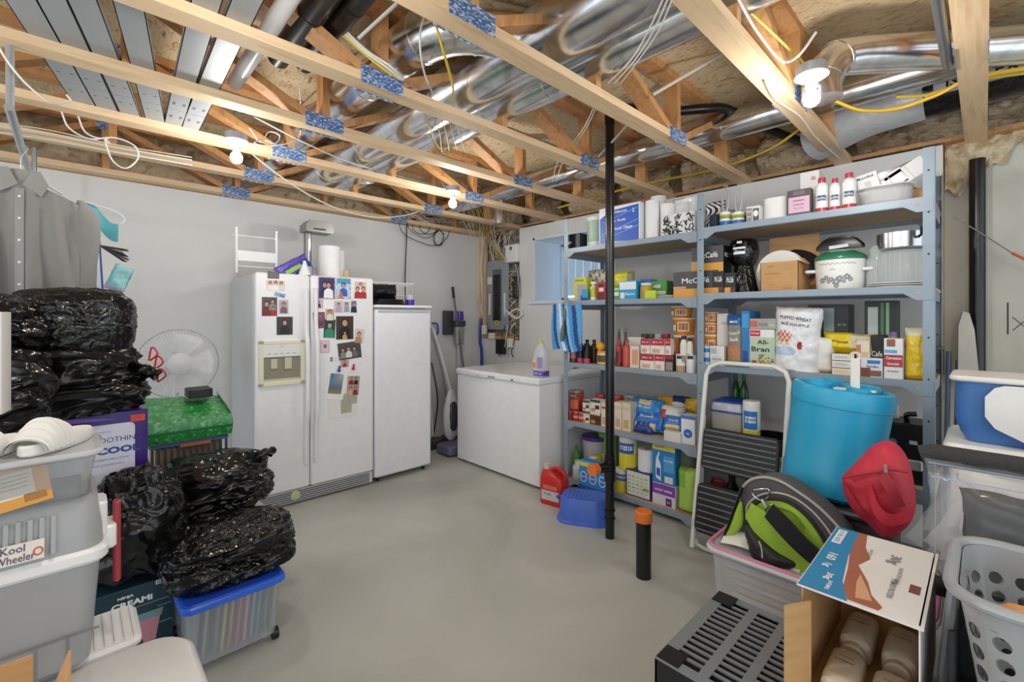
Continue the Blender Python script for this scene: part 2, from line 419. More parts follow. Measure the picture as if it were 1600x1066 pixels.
# pale metal boards laid over the truss chords
BL = [(-.124, -.038, 'leftmost'), (-.037, .046, 'second from the left'), (.050, .132, 'third from the left'), (.165, .248, 'single with gaps on both sides'), (.312, .392, 'left one of the dark pair'), (.398, .480, 'right one of the pair beside the white pipe')]
YAWS = (-10.6, -10.6, -10.8, -9.5, -3.3, -2.2)
for i, (a, b, w) in enumerate(BL):
    t = thing('metal_board', 'grey metal board laid across the trusses, %s' % w, 'metal board', ((a + b) / 2, 2.43, 2.4385), R(YAWS[i]), group='grey metal boards on the trusses')
    w_ = b - a
    for (y0, y1) in ((-1.1, .39), (.393, .72 + .02 * i)):
        g = G(); g.bx(-w_ / 2, w_ / 2, y0, y1, .0, .004, GALV_FLAT)
        g.bx(-w_ / 2, -w_ / 2 + .003, y0, y1, 0, .028, GALV_FLAT); g.bx(w_ / 2 - .003, w_ / 2, y0, y1, 0, .028, GALV_FLAT)
        for yy in (y0 + .08, y1 - .1):
            for xx in (-.02, .02):
                for j in range(3 if i > 3 else 1): g.box((xx, yy + j * .012, -.0004), (.012, .004, .0006), BK)
        g.done('board_panel', t)
duct('vent_pipe', 'white plastic pipe beside the grey metal boards', [(.545, 1.3, 2.53), (.545, 2.45, 2.50)], .032, C('#d5d6d8', .25), cat='pipe')
duct('vent_pipe', 'left of two black plastic pipes above the boards', [(.66, .9, 2.60), (.66, 2.2, 2.56)], .045, BK, seams=(.7,), cat='pipe')
duct('vent_pipe', 'right of two black plastic pipes above the boards', [(.77, .9, 2.62), (.77, 2.2, 2.58)], .045, BK, seams=(.6,), cat='pipe')
duct('vent_pipe', 'black plastic drain pipe bending above the shelving', [(2.75, 1.35, 2.70), (2.85, 1.2, 2.70), (2.95, 1.12, 2.70), (3.15, 1.0, 2.62), (3.6, .8, 2.55)], .028, BK, sm=4, cat='pipe')
duct('conduit_pipe', 'grey metal conduit hanging beside the concrete wall truss', [(1.2, .105, 2.425), (2.55, .105, 2.425), (2.60, .105, 2.44)], .018, C('#7c8086', .3, .8), cat='pipe')
duct('drain_pipe', 'black plastic pipe standing against the concrete wall', [(3.72, .03, 2.30), (3.72, .03, 1.0)], .035, C('#101011', .25), cat='pipe')

# ================================================================== BULBS
def lamp(i, x, y, vis, label, seen=True):
    t = thing('ceiling_lamp', label, 'lamp', (x, y, 2.40), group='bare ceiling bulbs')
    wp = C('#e8e8e8', .4); gb = C('#a8aaae', .4, .4)
    G().lathe([(.02, -.0), (.055, 0), (.055, -.035), (.02, -.035)][::-1], gb, 20).done('junction_box', t)
    G().lathe([(.058, -.036), (.06, -.042), (.045, -.052), (.024, -.055), (.022, -.085), (.018, -.086)][::-1], wp, 24).done('lamp_holder', t)
    em, nt, b = newmat('bulb_glow'); b.inputs['Emission Color'].default_value = (1, .97, .92, 1); b.inputs['Emission Strength'].default_value = 14
    G().lathe([(.012, -.086), (.016, -.098), (.028, -.115), (.031, -.13), (.027, -.148), (.014, -.159), (.001, -.161)][::-1], em, 20).done('bulb', t)
    l = bpy.data.lights.new('bulb_light', 'POINT'); l.energy = BULB_W; l.color = (1, .97, .92); l.shadow_soft_size = .05
    o = bpy.data.objects.new('bulb_light', l); COL.objects.link(o); o.parent = t; o.location = (0, 0, -.215)
LBL = ['lit bare bulb beside the duct elbow near the shelving', 'lit bare bulb in front of the fridge tops', 'lit bare bulb near the window corner', 'added fill bulb overhead just outside the top left of the view', 'added fill bulb overhead left of the clothes rail', 'added fill bulb overhead behind the right foreground']
for i, (x, y) in enumerate(BULBS): lamp(i, x, y, True, LBL[i])
# ================================================================== APPLIANCES ON THE BACK WALL
WH = WHITE_APPL
t = thing('refrigerator', 'white side by side refrigerator covered with family photos', 'refrigerator', (.915, 3.55, 0), R(-1.2))
W, H, D = .885, 1.715, .74
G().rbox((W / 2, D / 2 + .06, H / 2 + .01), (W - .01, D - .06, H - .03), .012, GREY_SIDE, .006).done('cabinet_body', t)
SPL = .375
dl = G().rbox((SPL / 2, .03, .115 + (H - .115) / 2), (SPL - .006, .06, H - .115), .014, WH, .012).done('door', t, label='narrow freezer door with ice dispenser')
dr = G().rbox(((SPL + W) / 2, .03, .115 + (H - .115) / 2), (W - SPL - .006, .06, H - .115), .014, WH, .012).done('door', t, label='wide plain fridge door')
for d, x in ((dl, SPL - .035), (dr, SPL + .035)):
    g = G()
    g.tube([(x, -.012, .30), (x, -.018, .55), (x, -.045, .68), (x, -.05, .9), (x, -.05, 1.1), (x, -.042, 1.22), (x, -.018, 1.32), (x, -.012, 1.62)], .016, C('#ececef', .3), 10, sm=4)
    g.done('handle', d)
CR = C('#e7e3c9', .4); DK = C('#8d8a78', .5)
g = G()
for a in ((.02, .33, .905, .925), (.02, .33, 1.205, 1.225), (.02, .05, .905, 1.225), (.30, .33, .905, 1.225)):
    g.bx(a[0], a[1], -.018, 0, a[2], a[3], CR)
g.bx(.05, .30, -.014, 0, 1.11, 1.205, C('#e6e6e2', .35))
g.text('Maytag', .010, plane_fn((.17, -.0145, 1.185), (1, 0, 0), (0, 0, 1)), C('#6c6c6c'))
for k in range(5): g.bx(.075 + k * .042, .098 + k * .042, -.0148, -.014, 1.13, 1.136, C('#9fb0c0'))
g.bx(.05, .30, -.0125, -.001, .925, .94, CR)
g.done('ice_dispenser', dl)
g = G(); g.bx(.05, .30, -.004, -.0012, .94, 1.11, DK); g.bx(.052, .298, -.012, -.004, .94, .952, C('#c8c4ac', .4))
g.rbox((.12, -.010, 1.06), (.045, .012, .07), .006, C('#c6c2a8', .4)); g.rbox((.215, -.010, 1.06), (.05, .012, .085), .006, C('#c6c2a8', .4))
g.done('dispenser_recess', dl)
g = G()
g.bx(0.0, W - .005, .02, .05, .02, .108, C('#d9d9da', .4))
for k in range(5): g.bx(.03, W - .03, .017, .0205, .028 + k * .016, .0355 + k * .016, C('#55565a', .5))
g.done('toe_grille', t)
G().lathe([(.034, 0), (.034, .012), (.026, .016)], C('#c9cda0', .3), 20, T=Matrix.Translation((.27, .018, .07)) @ Matrix.Rotation(PI / 2, 4, 'X')).done('filter_cap', t)

# photographs and magnets (each hangs on the door)
frT = Matrix.Translation((.915, 3.55, 0)) @ Matrix.Rotation(R(-1.2), 4, 'Z')
SK = C('#c99b7e', .5); HR = C('#241a17', .5)
def photo(x0, x1, z0, z1, label, bg, people, border='#efefef', tilt=0, bw=.006, off=.0015, extra=None, name='photo_print', cat='photo'):
    """print on the door; people = [(cx, base, height, clothes)] in 0..1 of the picture"""
    w, h = x1 - x0, z1 - z0
    g = G(); g.box((0, 0, 0), (w, .0012, h), C(border, .4))
    iw, ih = w - 2 * bw, h - 2 * bw
    if isinstance(bg, str): bg = [(0, 1, 0, 1, bg)]
    for a, b, c, d, col in bg: g.box((-iw / 2 + (a + b) / 2 * iw, -.0008, -ih / 2 + (c + d) / 2 * ih), ((b - a) * iw, .0004, (d - c) * ih), C(col, .35))
    n = 0
    for cx, base, ph, col in people:
        n += 1; y = -.0011 - n * .0002
        X = -iw / 2 + cx * iw; Z = -ih / 2 + base * ih; s = ph * ih
        pts = [(X - .30 * s, Z), (X + .30 * s, Z), (X + .27 * s, Z + .45 * s), (X + .1 * s, Z + .60 * s), (X - .1 * s, Z + .60 * s), (X - .27 * s, Z + .45 * s)]
        g.prism(pts, C(col, .4), o=(0, y, 0), ez=(0, -1, 0), t=.0001)
        for rx, rz_, zz, m_ in ((.175, .20, .82, HR), (.125, .155, .78, SK)):
            g.prism([(X + rx * s * math.cos(q * PI / 6), Z + zz * s + rz_ * s * math.sin(q * PI / 6)) for q in range(12)], m_, o=(0, y - (.0001 if m_ is HR else .0002), 0), ez=(0, -1, 0), t=.0001)
    if extra: extra(g, iw, ih)
    y = -off
    p = frT @ Vector(((x0 + x1) / 2, y, (z0 + z1) / 2))
    return g.done(name, loc=p, rot=(0, tilt, R(-1.2)), label=label, cat=cat, group='photos and magnets on the fridge', smooth=0)
def fxz(px, py):                     # photo pixel -> door coordinates
    return xy(px, 3.548) - .915, zy(px, py, 3.548)
def ph(pl, pr, pt, pb, label, bg, people, **k):
    x0, z1 = fxz(pl, pt); x1, z0 = fxz(pr, pb); return photo(x0, x1, z0, z1, label, bg, people, **k)
ph(418, 436, 424, 436, 'small dark grey magnet at the top of the freezer door', '#6a6a6c', [], border='#5a5a5c', name='fridge_magnet', cat='magnet')
ph(416, 445, 437, 455, 'photo of three women in white tops on the freezer door', '#e6c9c0', [(.2, 0, .9, '#f3e7e4'), (.5, 0, .95, '#f0f0f0'), (.8, 0, .9, '#eadbd8')], bw=.002)
ph(427, 447, 456, 466, 'pale blue lettered magnet tilted under the photo of three women', [(0, 1, 0, 1, '#8fb8d8'), (.1, .4, .3, .7, '#e8f0f5'), (.5, .9, .2, .6, '#4f86b4')], [], tilt=.22, name='fridge_magnet', cat='magnet')
ph(409, 433, 464, 494, 'dark family photo at the left edge of the freezer door', '#55524d', [(.3, .0, .8, '#7a1f2a'), (.7, .3, .6, '#8a8a88'), (.75, 0, .5, '#a82a30')], border='#8c8a88', bw=.002)
ph(435, 451, 468, 491, 'portrait photo with lilac background on the freezer door', '#b9aab2', [(.5, 0, .85, '#7d5c72')], border='#dcd4d8')
ph(432, 457, 495, 523, 'dark graduation portrait above the ice dispenser', '#3c3538', [(.5, 0, .85, '#1d1a1d')], border='#6b6468', bw=.002)
def dots(g, iw, ih):
    rr = random.Random(4)
    for k in range(40):
        s = rr.choice((-1, 1)); a, b = (s * (iw / 2 + .002), rr.uniform(-ih / 2, ih / 2)) if k % 2 else (rr.uniform(-iw / 2, iw / 2), s * (ih / 2 + .002))
        g.box((a, -.0016, b), (.006, .0003, .006), C(rr.choice(('#9a3f78', '#4a5fa8', '#b9527a')), .4))
ph(496, 523, 432, 468, 'wedding photo in a pink flowered frame', [(0, 1, 0, 1, '#27306e')], [(.38, .05, .75, '#1b2350'), (.62, 0, .8, '#f2f2f6')], border='#d9b3c4', bw=.008, extra=dots)
ph(524, 547, 434, 468, 'bright blue magnet frame of a child beside the wedding photo', [(0, 1, 0, .75, '#b6d6ea'), (0, 1, .75, 1, '#3fa0c8')], [(.5, .1, .7, '#3c59b8'), (.3, 0, .4, '#d8703c')], border='#cfd8de', bw=.007, extra=dots)
ph(553, 571, 440, 467, 'photo of a family in red near the right edge of the fridge', '#d8c0b4', [(.5, .35, .6, '#e8e0dc'), (.25, .0, .7, '#b02430'), (.72, 0, .72, '#b82a34')], border='#e9e4e2', bw=.001)
ph(491, 504, 468, 482, 'small lilac framed portrait under the wedding photo', '#d8b8c4', [(.5, 0, .9, '#3a3440')], border='#c9a6b6')
ph(521, 535, 470, 489, 'portrait print, first of the row of three under the child frame', '#cfc4c6', [(.5, 0, .9, '#b9a2b4')], border='#d6c3cd')
ph(536, 545, 471, 488, 'portrait print, second of the row of three under the child frame', '#cdbdb0', [(.5, 0, .9, '#8f9fb8')], border='#dcdcdc', bw=.002)
ph(547, 556, 470, 489, 'portrait print, third of the row of three under the child frame', '#7f94b4', [(.5, 0, .9, '#232a40')], border='#c6ced8', bw=.002)
ph(489, 507, 488, 513, 'plum framed note print at the left of the fridge door', [(0, 1, 0, 1, '#8d4a63'), (.15, .85, .12, .88, '#c9a6b4')], [], border='#5e2b40', tilt=-.06)
ph(508, 521, 483, 501, 'round cropped portrait above the green graduation photo', '#c9a489', [(.5, 0, .95, '#e6e0d8')], border='#d9d0c8', bw=.001)
ph(505, 523, 499, 528, 'graduation portrait in a green gown', '#20443a', [(.5, 0, .85, '#2e8f6e')], border='#b9c4bd', tilt=.05, bw=.002)
ph(524, 551, 494, 530, 'large graduation portrait in a black gown with sash', '#3e302a', [(.5, 0, .9, '#171417'), (.5, 0, .35, '#c9a052')], border='#a89a90', bw=.002)
ph(553, 567, 514, 536, 'pale cut out photo right of the black gown portrait', '#d9cdc0', [(.45, 0, .8, '#b08c6a')], border='#e6e0da', tilt=.12, bw=.001)
ph(500, 514, 532, 551, 'pink lace edged note under the green gown portrait', [(0, 1, 0, 1, '#e2d0d4'), (.3, .7, .35, .7, '#a0606c')], [], border='#cfb0b8')
ph(527, 563, 535, 560, 'tilted black and white group photo', '#4c4c4c', [(.2, .1, .6, '#8a8a8a'), (.45, .1, .65, '#d8d8d8'), (.7, .1, .6, '#6c6c6c')], border='#bdbdbd', tilt=-.1, bw=.002)
ph(515, 533, 558, 564, 'thin white magnet strip with red square', [(0, 1, 0, 1, '#e6e6e8'), (0, .2, 0, 1, '#a85a60')], [], border='#e0e0e0', bw=.0005, name='fridge_magnet', cat='magnet')
ph(531, 544, 563, 573, 'oval portrait magnet above the blue clip', '#caa58c', [(.5, .0, .95, '#7d4046')], border='#c9b4ae', bw=.001, name='fridge_magnet', cat='magnet')
ph(509, 538, 583, 622, 'tilted white card with a blue beach picture held by the blue clip', [(0, 1, 0, 1, '#f0f0ea'), (.12, .85, .45, .95, '#3f8fd0'), (.12, .85, .2, .45, '#7a6650')], [], border='#f0f0ea', tilt=.17, off=.004, bw=.001)
ph(541, 560, 588, 616, 'photo strip of faces held by the red clip', '#b59a8c', [(.3, .55, .4, '#8a2430'), (.7, .55, .4, '#20242c'), (.3, 0, .45, '#c9b0a0'), (.7, 0, .45, '#8a3038')], border='#e6ded6', tilt=.08, off=.004, bw=.002)
ph(512, 557, 618, 648, 'cream paper notes hanging below the picture cards', [(0, 1, 0, 1, '#e9e9e2'), (.42, .8, .15, 1, '#e6e3c4'), (.66, 1, .5, 1, '#dfe0cc')], [], border='#e9e9e2', tilt=-.02, bw=.001)
def clip(px, pz, col, label):
    x, z = fxz(px, pz); p = frT @ Vector((x, -.012, z))
    g = G(); g.prism([(-.012, -.02), (.012, -.02), (.007, .005), (-.007, .005)], C(col, .3), o=(0, 0, 0), t=.008, ez=(0, -1, 0))
    g.cyl((0, -.004, .005), (0, -.004, .028), .006, C(col, .3), .009, 10); g.done('fridge_clip', loc=p, label=label, cat='clip', rot=(0, .15, 0), group='photos and magnets on the fridge')
clip(528, 577, '#2a3aa8', 'blue magnetic clip holding the beach picture'); clip(550, 574, '#c22a30', 'red magnetic clip holding the photo strip')

# upright freezer
t = thing('upright_freezer', 'plain white upright freezer right of the refrigerator', 'freezer', (1.812, 3.53, 0))
W, H, D = .555, 1.50, .68
G().rbox((W / 2, D / 2 + .03, H / 2 + .01), (W - .004, D - .06, H - .05), .01, WH, .004).done('cabinet_body', t)
G().rbox((W / 2, .03, .045 + (1.465 - .045) / 2), (W, .06, 1.42), .02, C('#ededf2', .25), .012).done('door', t)
g = G(); g.rbox((W / 2, D / 2 - .01, H - .012), (W + .012, D + .02, .024), .02, WH, .006); g.done('top_panel', t)
g = G(); g.rbox((W / 2, -.002, 1.448), (W - .05, .012, .018), .004, C('#c3c4c8', .4)); g.done('handle_recess', t)
g = G()
for x in (.05, W - .05): g.cyl((x, .06, 0), (x, .06, .05), .015, C('#222'.replace('#222', '#222222')), seg=10)
g.done('foot', t)

# chest freezer
t = thing('chest_freezer', 'long white chest freezer against the right wall', 'freezer', (2.70, 2.49, 0))
G().rbox((.42, .545, .43), (.84, 1.09, .82), .012, WH, .008).done('cabinet_body', t)
G().rbox((.42, .545, .87), (.87, 1.11, .06), .02, C('#eeeef0', .25), .014).done('lid', t)
g = G(); g.rbox((-.018, .74, .862), (.02, .26, .03), .006, C('#dcdcdf', .3)); g.done('lid_handle', t)
g = G(); g.box((-.0165, .60, .862), (.002, .16, .012), C('#8b8f96', .4)); g.text('Kenmore', .009, plane_fn((-.0295, .74, .862), (0, -1, 0), (0, 0, 1)), C('#55585f'))
g.done('name_badge', t); G().box((-.0165, .30, .862), (.003, .03, .01), C('#3a3a3d')).done('lock_plate', t)
for x in (.05, .79):
    for y in (.06, 1.03): G().cyl((x, y, 0), (x, y, .03), .02, C('#1c1c1c'), seg=10).done('foot', t)

# ------------------------------------------------------------------ on top of the appliances
ZF = 1.716
def px_x(px, Y): return xy(px, Y)
t = thing('baby_gate_rack', 'small white metal rack standing on the fridge top left', 'rack', (px_x(368, 3.75), 3.72, ZF))
g = G(); wr = C('#e9e9ea', .35)
for x in (0, .265): g.tube([(x, 0, 0), (x, 0, .33)], .008, wr, 8)
for z in (.05, .27): g.tube([(0, 0, z), (.265, 0, z)], .004, wr, 6)
g.tube([(0, .12, .29), (.265, .12, .29)], .004, wr, 6); g.tube([(0, 0, .27), (-.03, .06, .26), (0, .12, .29)], .004, wr, 6)
g.done('wire_frame', t)
G().rbox((.1325, -.003, .125), (.255, .012, .075), .004, wr, .002).done('cross_board', t)
# range-hood like grey dispenser with chrome pole
t = thing('countertop_mixer', 'grey metal stand machine with curved head standing behind the paper rolls', 'kitchen machine', (px_x(497, 3.95), 3.95, ZF))
gm = C('#8f8f8d', .35, .5)
g = G(); g.rbox((-.02, .05, .01), (.2, .22, .02), .02, gm); g.done('base', t)
g = G(); g.rbox((-.055, .09, .22), (.05, .06, .42), .01, gm); g.done('column', t)
g = G(); pr = [(.0, 0), (.19, 0), (.19, .03), (.17, .075), (.13, .095), (.03, .095), (0, .05)]
g.prism([(x, z) for x, z in [(-.12, 0), (.10, 0), (.115, .03), (.10, .07), (.07, .095), (-.09, .095), (-.12, .06)]], gm, o=(0.01, -.04, .40), ez=(0, 1, 0), t=.16)
g.box((.0, -.043, .425), (.10, .006, .012), C('#2a2a2a')); g.done('head', t)
g = G(); g.rbox((-.075, .0, .24), (.018, .02, .20), .003, C('#dfe3ea', .2, .6)); g.done('scale_plate', t)
def roll(x, y, z, r, h, label, core=True, m=None, grp=None, cat='paper roll', name='paper_roll'):
    g = G(); g.lathe([(.02, 0), (r, 0), (r, h), (.02, h)], m or C('#f3f3f3', .8), 28, cap=False)
    o = g.done(name, loc=(x, y, z), label=label, cat=cat, group=grp)
    g = G(); g.lathe([(.02, 0), (.0205, h)], C('#8d8478', .8), 16, cap=False); g.done('core', o); return o
roll(px_x(515, 3.78), 3.78, ZF, .083, .265, 'large white paper roll in front of the grey machine on the fridge', grp='paper rolls on the fridge')
roll(px_x(531, 3.86), 3.90, ZF, .055, .255, 'narrower white roll behind the large paper roll on the fridge', grp='paper rolls on the fridge')
g = G(); g.lathe([(.022, 0), (.026, .01), (.026, .07), (.022, .075)], C('#c9b48a', .5), 16); g.done('candle_jar', loc=(px_x(541, 3.72), 3.72, ZF), label='small tan jar right of the paper rolls on the fridge', cat='jar')
def pillow(w, h, d, m, mf=None, seed=0, nu=24, nv=24, crimp=.06, wr=.012, T=None, flat=0):
    """bulged bag, local: width x, height z, front -y. crimp = flat end fraction at top and bottom"""
    g = G(); off = Vector((seed * 5.1, seed * 2.3, seed * 7.7))
    def prof(u, v):
        e = max(0, 1 - abs(2 * u - 1) ** 3.5); c = min(1, v / max(crimp * 2, 1e-3), (1 - v) / max(crimp * 2, 1e-3)); c = c ** .7
        return e ** .6 * c
    def surf(sgn):
        def f(u, v):
            b = prof(u, v); x = (u - .5) * w * (1 - .05 * math.sin(PI * v)); z = v * h
            q = Vector((x, sgn * .3, z))
            n1 = noise.noise(q * 14 + off) * wr + abs(noise.noise(q * 30 + off)) * wr * .8
            return Vector((x + n1 * .5, sgn * (d / 2 * b + n1 * .8 * (.3 + b)), z + n1 * .5))
        return f
    F = surf(-1)
    g.sheet(F, nu, nv, m, mf, T=T)
    g.sheet(lambda u, v: surf(1)(1 - u, v), nu, nv, m, None, T=T)
    return g, F
def ptext(g, F, w, h, s, size, cx, cz, m, bold=.02, width=None, slope=0, T=None):
    def fn(x, y):
        y2 = y + slope * x
        u = min(.99, max(.01, (cx + x) / w + .5)); v = min(.99, max(.01, (cz + y2) / h)); p = F(u, v) + Vector((0, -.0018, 0))
        return T @ p if T else p
    g.text(s, size, fn, m, bold, width)
g, F = pillow(.26, .12, .05, C('#2c3f9a', .3), lambda u, v: C('#9fc24a', .4) if .3 < v < .55 and .2 < u < .7 else C('#2c3f9a', .3) if v < .7 else C('#6a4fb8', .3), 3)
g.done('snack_bag', loc=(px_x(468, 3.62), 3.64, ZF + .005), rot=(-.2, -.55, 0), label='tilted blue bag leaning against the rolls on the fridge', cat='bag')
g = G(); g.lathe([(.0, 0), (.045, 0), (.04, .02), (.014, .09), (.01, .11), (0, .11)], C('#eef0f2', .3), 18); o = g.done('squeeze_bottle', loc=(px_x(476, 3.6), 3.60, ZF), label='white conical squeeze bottle on the fridge front edge', cat='bottle')
for k, (px, c, l) in enumerate(((484, '#b7b0c8', 'small lilac topped jar on the fridge edge, left of two'), (491, '#8a86a0', 'small grey glass jar on the fridge edge, right of two'))):
    g = G(); g.lathe([(.0, 0), (.022, 0), (.022, .05), (.018, .055), (.018, .07), (0, .07)], C(c, .15, 0, .7), 16); g.done('spice_jar', loc=(px_x(px, 3.60), 3.60, ZF), label=l, cat='jar', group='small jars on the fridge edge')
# on the upright freezer: wire basket, black bag pile, purple cup
ZU = 1.501
t = thing('wire_basket', 'white wire basket behind the black bag on the upright freezer', 'basket', (px_x(600, 4.0), 3.98, ZU))
g = G()
for z in (.02, .10, .20): g.tube([(-.20, -.13, z), (.22, -.13, z), (.22, .13, z), (-.20, .13, z)], .003, wr, 6, closed=True)
for k in range(15): g.tube([(-.20 + k * .03, -.13, .20), (-.20 + k * .03, -.13, .02), (-.20 + k * .03, .13, .02), (-.20 + k * .03, .13, .20)], .0018, wr, 5)
g.tube([(-.21, -.14, .215), (.23, -.14, .215), (.23, .14, .215), (-.21, .14, .215)], .006, wr, 6, closed=True)
g.done('wire_cage', t)
g, F = pillow(.26, .13, .16, C('#17181a', .45), None, 8, crimp=.2, wr=.02); g.done('camera_bag', loc=(px_x(598, 3.72), 3.72, ZU + .055), label='slumped black padded bag on the upright freezer', cat='bag')
for k, (w, z, l) in enumerate(((.30, 0, 'bottommost'), (.28, .018, 'middle'), (.25, .036, 'topmost'))):
    g = G(); g.rbox((0, 0, .0085), (w, .2, .015), .02, C('#1b1c1f', .35), .004); g.tube([(w / 2, 0, .008), (w / 2 + .05, .01, .01)], .006, C('#1b1c1f', .35))
    g.done('grill_plate', loc=(px_x(603, 3.70), 3.70, ZU + z), label='thin black plate under the black bag, %s of three' % l, cat='tray', group='black plates on the upright freezer')
t = G().lathe([(0, 0), (.04, 0), (.043, .055)], C('#4b2fa8', .25), 22).done('tumbler', loc=(px_x(642, 3.68), 3.70, ZU), label='clear tumbler with purple base on the upright freezer corner', cat='cup')
G().lathe([(.040, .056), (.043, .10), (.041, .10), (.038, .056)], C('#d5d5e2', .1, 0, .5), 22, cap=False).done('clear_cup', t)
g = G(); g.rbox((0, 0, .09), (.09, .09, .18), .01, clear('#e8eaec', .35)); g.done('clear_box', loc=(2.30, 4.02, ZU), label='clear plastic box in the corner of the upright freezer', cat='box')

# ------------------------------------------------------------------ cleaning tools between the freezers
def xyp(px, Y): return xy(px, Y)
LGp = C('#c9c9cb', .35); DGp = C('#3f4043', .4)
t = thing('stick_vacuum', 'grey stick vacuum docked on the back wall with purple canister', 'vacuum', (xyp(712, 4.36), 4.30, 1.0))
G().rbox((-.11, .06, .33), (.13, .05, .28), .01, DGp).done('wall_dock', t)
G().lathe([(0, 0), (.045, 0), (.05, .02), (.045, .10), (0, .11)], C('#4a35a0', .25), 18, c=(.01, 0, .36)).done('canister_cap', t)
G().rbox((.0, 0, .18), (.11, .07, .22), .02, C('#a6a6a8', .35, .3)).done('dust_bin', t)
G().rbox((.0, -.01, .32), (.15, .08, .07), .02, DGp).done('motor_body', t)
G().cyl((.0, 0, -.55), (.0, 0, .08), .02, LGp, seg=14).done('wand', t)
t = thing('broom', 'thin dark handled broom leaning in the back corner', 'broom', (xyp(731, 4.2), 4.16, 0))
G().tube([(.0, 0, .25), (-.12, .17, 1.72)], .012, C('#6b6d71', .35), 10).done('handle', t); G().cyl((-.113, .16, 1.62), (-.122, .172, 1.75), .016, BK, seg=10).done('grip', t)
G().rbox((.02, 0, .14), (.28, .05, .25), .01, C('#55565a', .8)).done('bristles', t)
t = thing('steam_mop', 'light grey upright steam mop standing beside the chest freezer', 'mop', (xyp(697, 3.95), 3.90, 0))
G().rbox((-.02, -.12, .06), (.30, .24, .09), .03, C('#6a6580', .35)).done('floor_head', t)
g = G(); g.lathe([(.03, .0), (.075, .05), (.095, .18), (.09, .32), (.06, .45), (.03, .52)], C('#d2d2d5', .3), 20, sy=.6); g.done('body', t, loc=(0, -.04, .12))
g = G(); g.lathe([(.03, .0), (.05, .04), (.055, .16), (.045, .27), (.02, .3)], C('#3f3f4a', .2), 16, sy=.5); g.done('water_tank', t, loc=(0, -.08, .22))
G().tube([(0, -.04, .6), (-.05, .05, .95), (-.10, .15, 1.28)], .018, LGp, 10, sm=3).done('handle', t)
g = G(); g.tube([(-.10, .15, 1.26), (-.14, .16, 1.36), (-.17, .17, 1.42), (-.20, .16, 1.40), (-.19, .15, 1.30), (-.15, .14, 1.18)], .014, LGp, 8, sm=3); g.done('grip', t)
t = thing('floor_sweeper', 'grey floor sweeper with a blue ring handle behind the steam mop', 'sweeper', (xyp(703, 4.1), 4.12, 0))
G().tube([(.05, 0, .1), (-.02, .1, .8), (-.06, .2, 1.2)], .014, C('#97989c', .35, .4), 10).done('handle', t)
G().tube([(-.02, .19, 1.2), (-.12, .2, 1.3), (-.02, .2, 1.32)], .012, C('#3a63b8', .35), 8, sm=4, closed=True).done('ring_grip', t)
G().rbox((.05, -.02, .05), (.26, .16, .08), .02, C('#4c4c52', .4)).done('floor_head', t)
t = thing('hose_mop', 'light grey corded mop leaning against the upright freezer side', 'mop', (xyp(676, 4.1), 4.10, 0))
G().tube([(0, 0, .12), (0, .06, .7), (0, .16, 1.2)], .016, LGp, 10).done('handle', t)
G().tube([(.01, .14, 1.12), (.02, .16, 1.28), (-.03, .18, 1.36), (-.06, .17, 1.25), (-.03, .12, 1.05), (-.05, .06, .6)], .012, C('#b9babd', .35), 8, sm=4).done('loop_handle', t)
G().tube([(.02, .02, .1), (.05, -.02, .5), (.02, .05, .9)], .008, BK, 8, sm=4).done('cord', t)
G().rbox((0, -.02, .05), (.2, .14, .09), .02, DGp).done('floor_head', t)
t = thing('blue_handled_mop', 'blue handled mop standing behind the chest freezer', 'mop', (3.62, 4.30, 0))
G().tube([(-.06, -.03, .1), (0, 0, .9), (-.02, .01, 1.1), (.0, .02, 1.38)], .019, C('#2a4aa0', .35), 10, sm=3).done('handle', t)
G().rbox((-.1, -.03, .06), (.2, .1, .06), .02, C('#2a4aa0', .4)).done('mop_head', t)

# ------------------------------------------------------------------ service bay with the breaker panel (right wall beyond the window)
st = G()
G().bx(3.70, 3.79, 4.33, 4.375, 1.13, 2.42, WOOD_P).done('trim_6', kind='structure', label='exposed stud beside the breaker panel')
G().bx(3.70, 3.79, 3.67, 3.71, 1.13, 2.42, WOOD_P).done('trim_7', kind='structure', label='exposed stud under the white service box')
G().bx(3.66, 3.70, 4.28, 4.40, 1.13, 2.40, WOOD).done('trim_8', kind='structure', label='light corner stud at the service bay')
G().bx(3.74, 3.785, 3.71, 4.33, 1.13, 2.42, ramp_mat('service_backboard', [(.35, '#6d6456'), (.65, '#a59a86')], (1, 1, 1), 20, 5, .8)).done('trim_9', kind='structure', label='weathered backing board of the service bay')
G().bx(3.645, 3.72, 3.70, 4.30, 1.135, 1.17, WOOD_P).done('trim_10', kind='structure', label='wooden blocking below the breaker panel')
t = thing('breaker_panel', 'open grey electrical breaker panel in the service bay', 'electrical panel', (3.67, 4.07, 1.27))
pg = C('#8e9499', .4, .3)
g = G(); g.rbox((.035, 0, .39), (.07, .36, .79), .006, pg); g.rbox((.0, 0, .39), (.008, .40, .83), .004, C('#9da3a8', .4, .3)); g.done('cover', t)
g = G(); g.box((-.0052, 0, .39), (.002, .16, .62), C('#5d6165', .4)); g.done('breaker_bay', t)
for s in (-1, 1):
    for k in range(19):
        G().box((-.011, s * .030, .62 - k * .029), (.014, .050, .024), C('#151516', .35)).done('breaker', t)
g = G(); g.box((-.0055, .135, .28), (.001, .03, .26), C('#e9e9e6')); g.box((-.0055, -.135, .28), (.001, .03, .26), C('#e9e9e6')); g.box((-.0055, .13, .57), (.001, .09, .09), C('#e0e0dc'))
g.prism([(-.03, 0), (.03, 0), (.03, .06), (-.03, .06)], C('#e2c23a', .4), o=(-.0055, 0, .03), ex=(0, 1, 0), t=.001, ez=(-1, 0, 0))
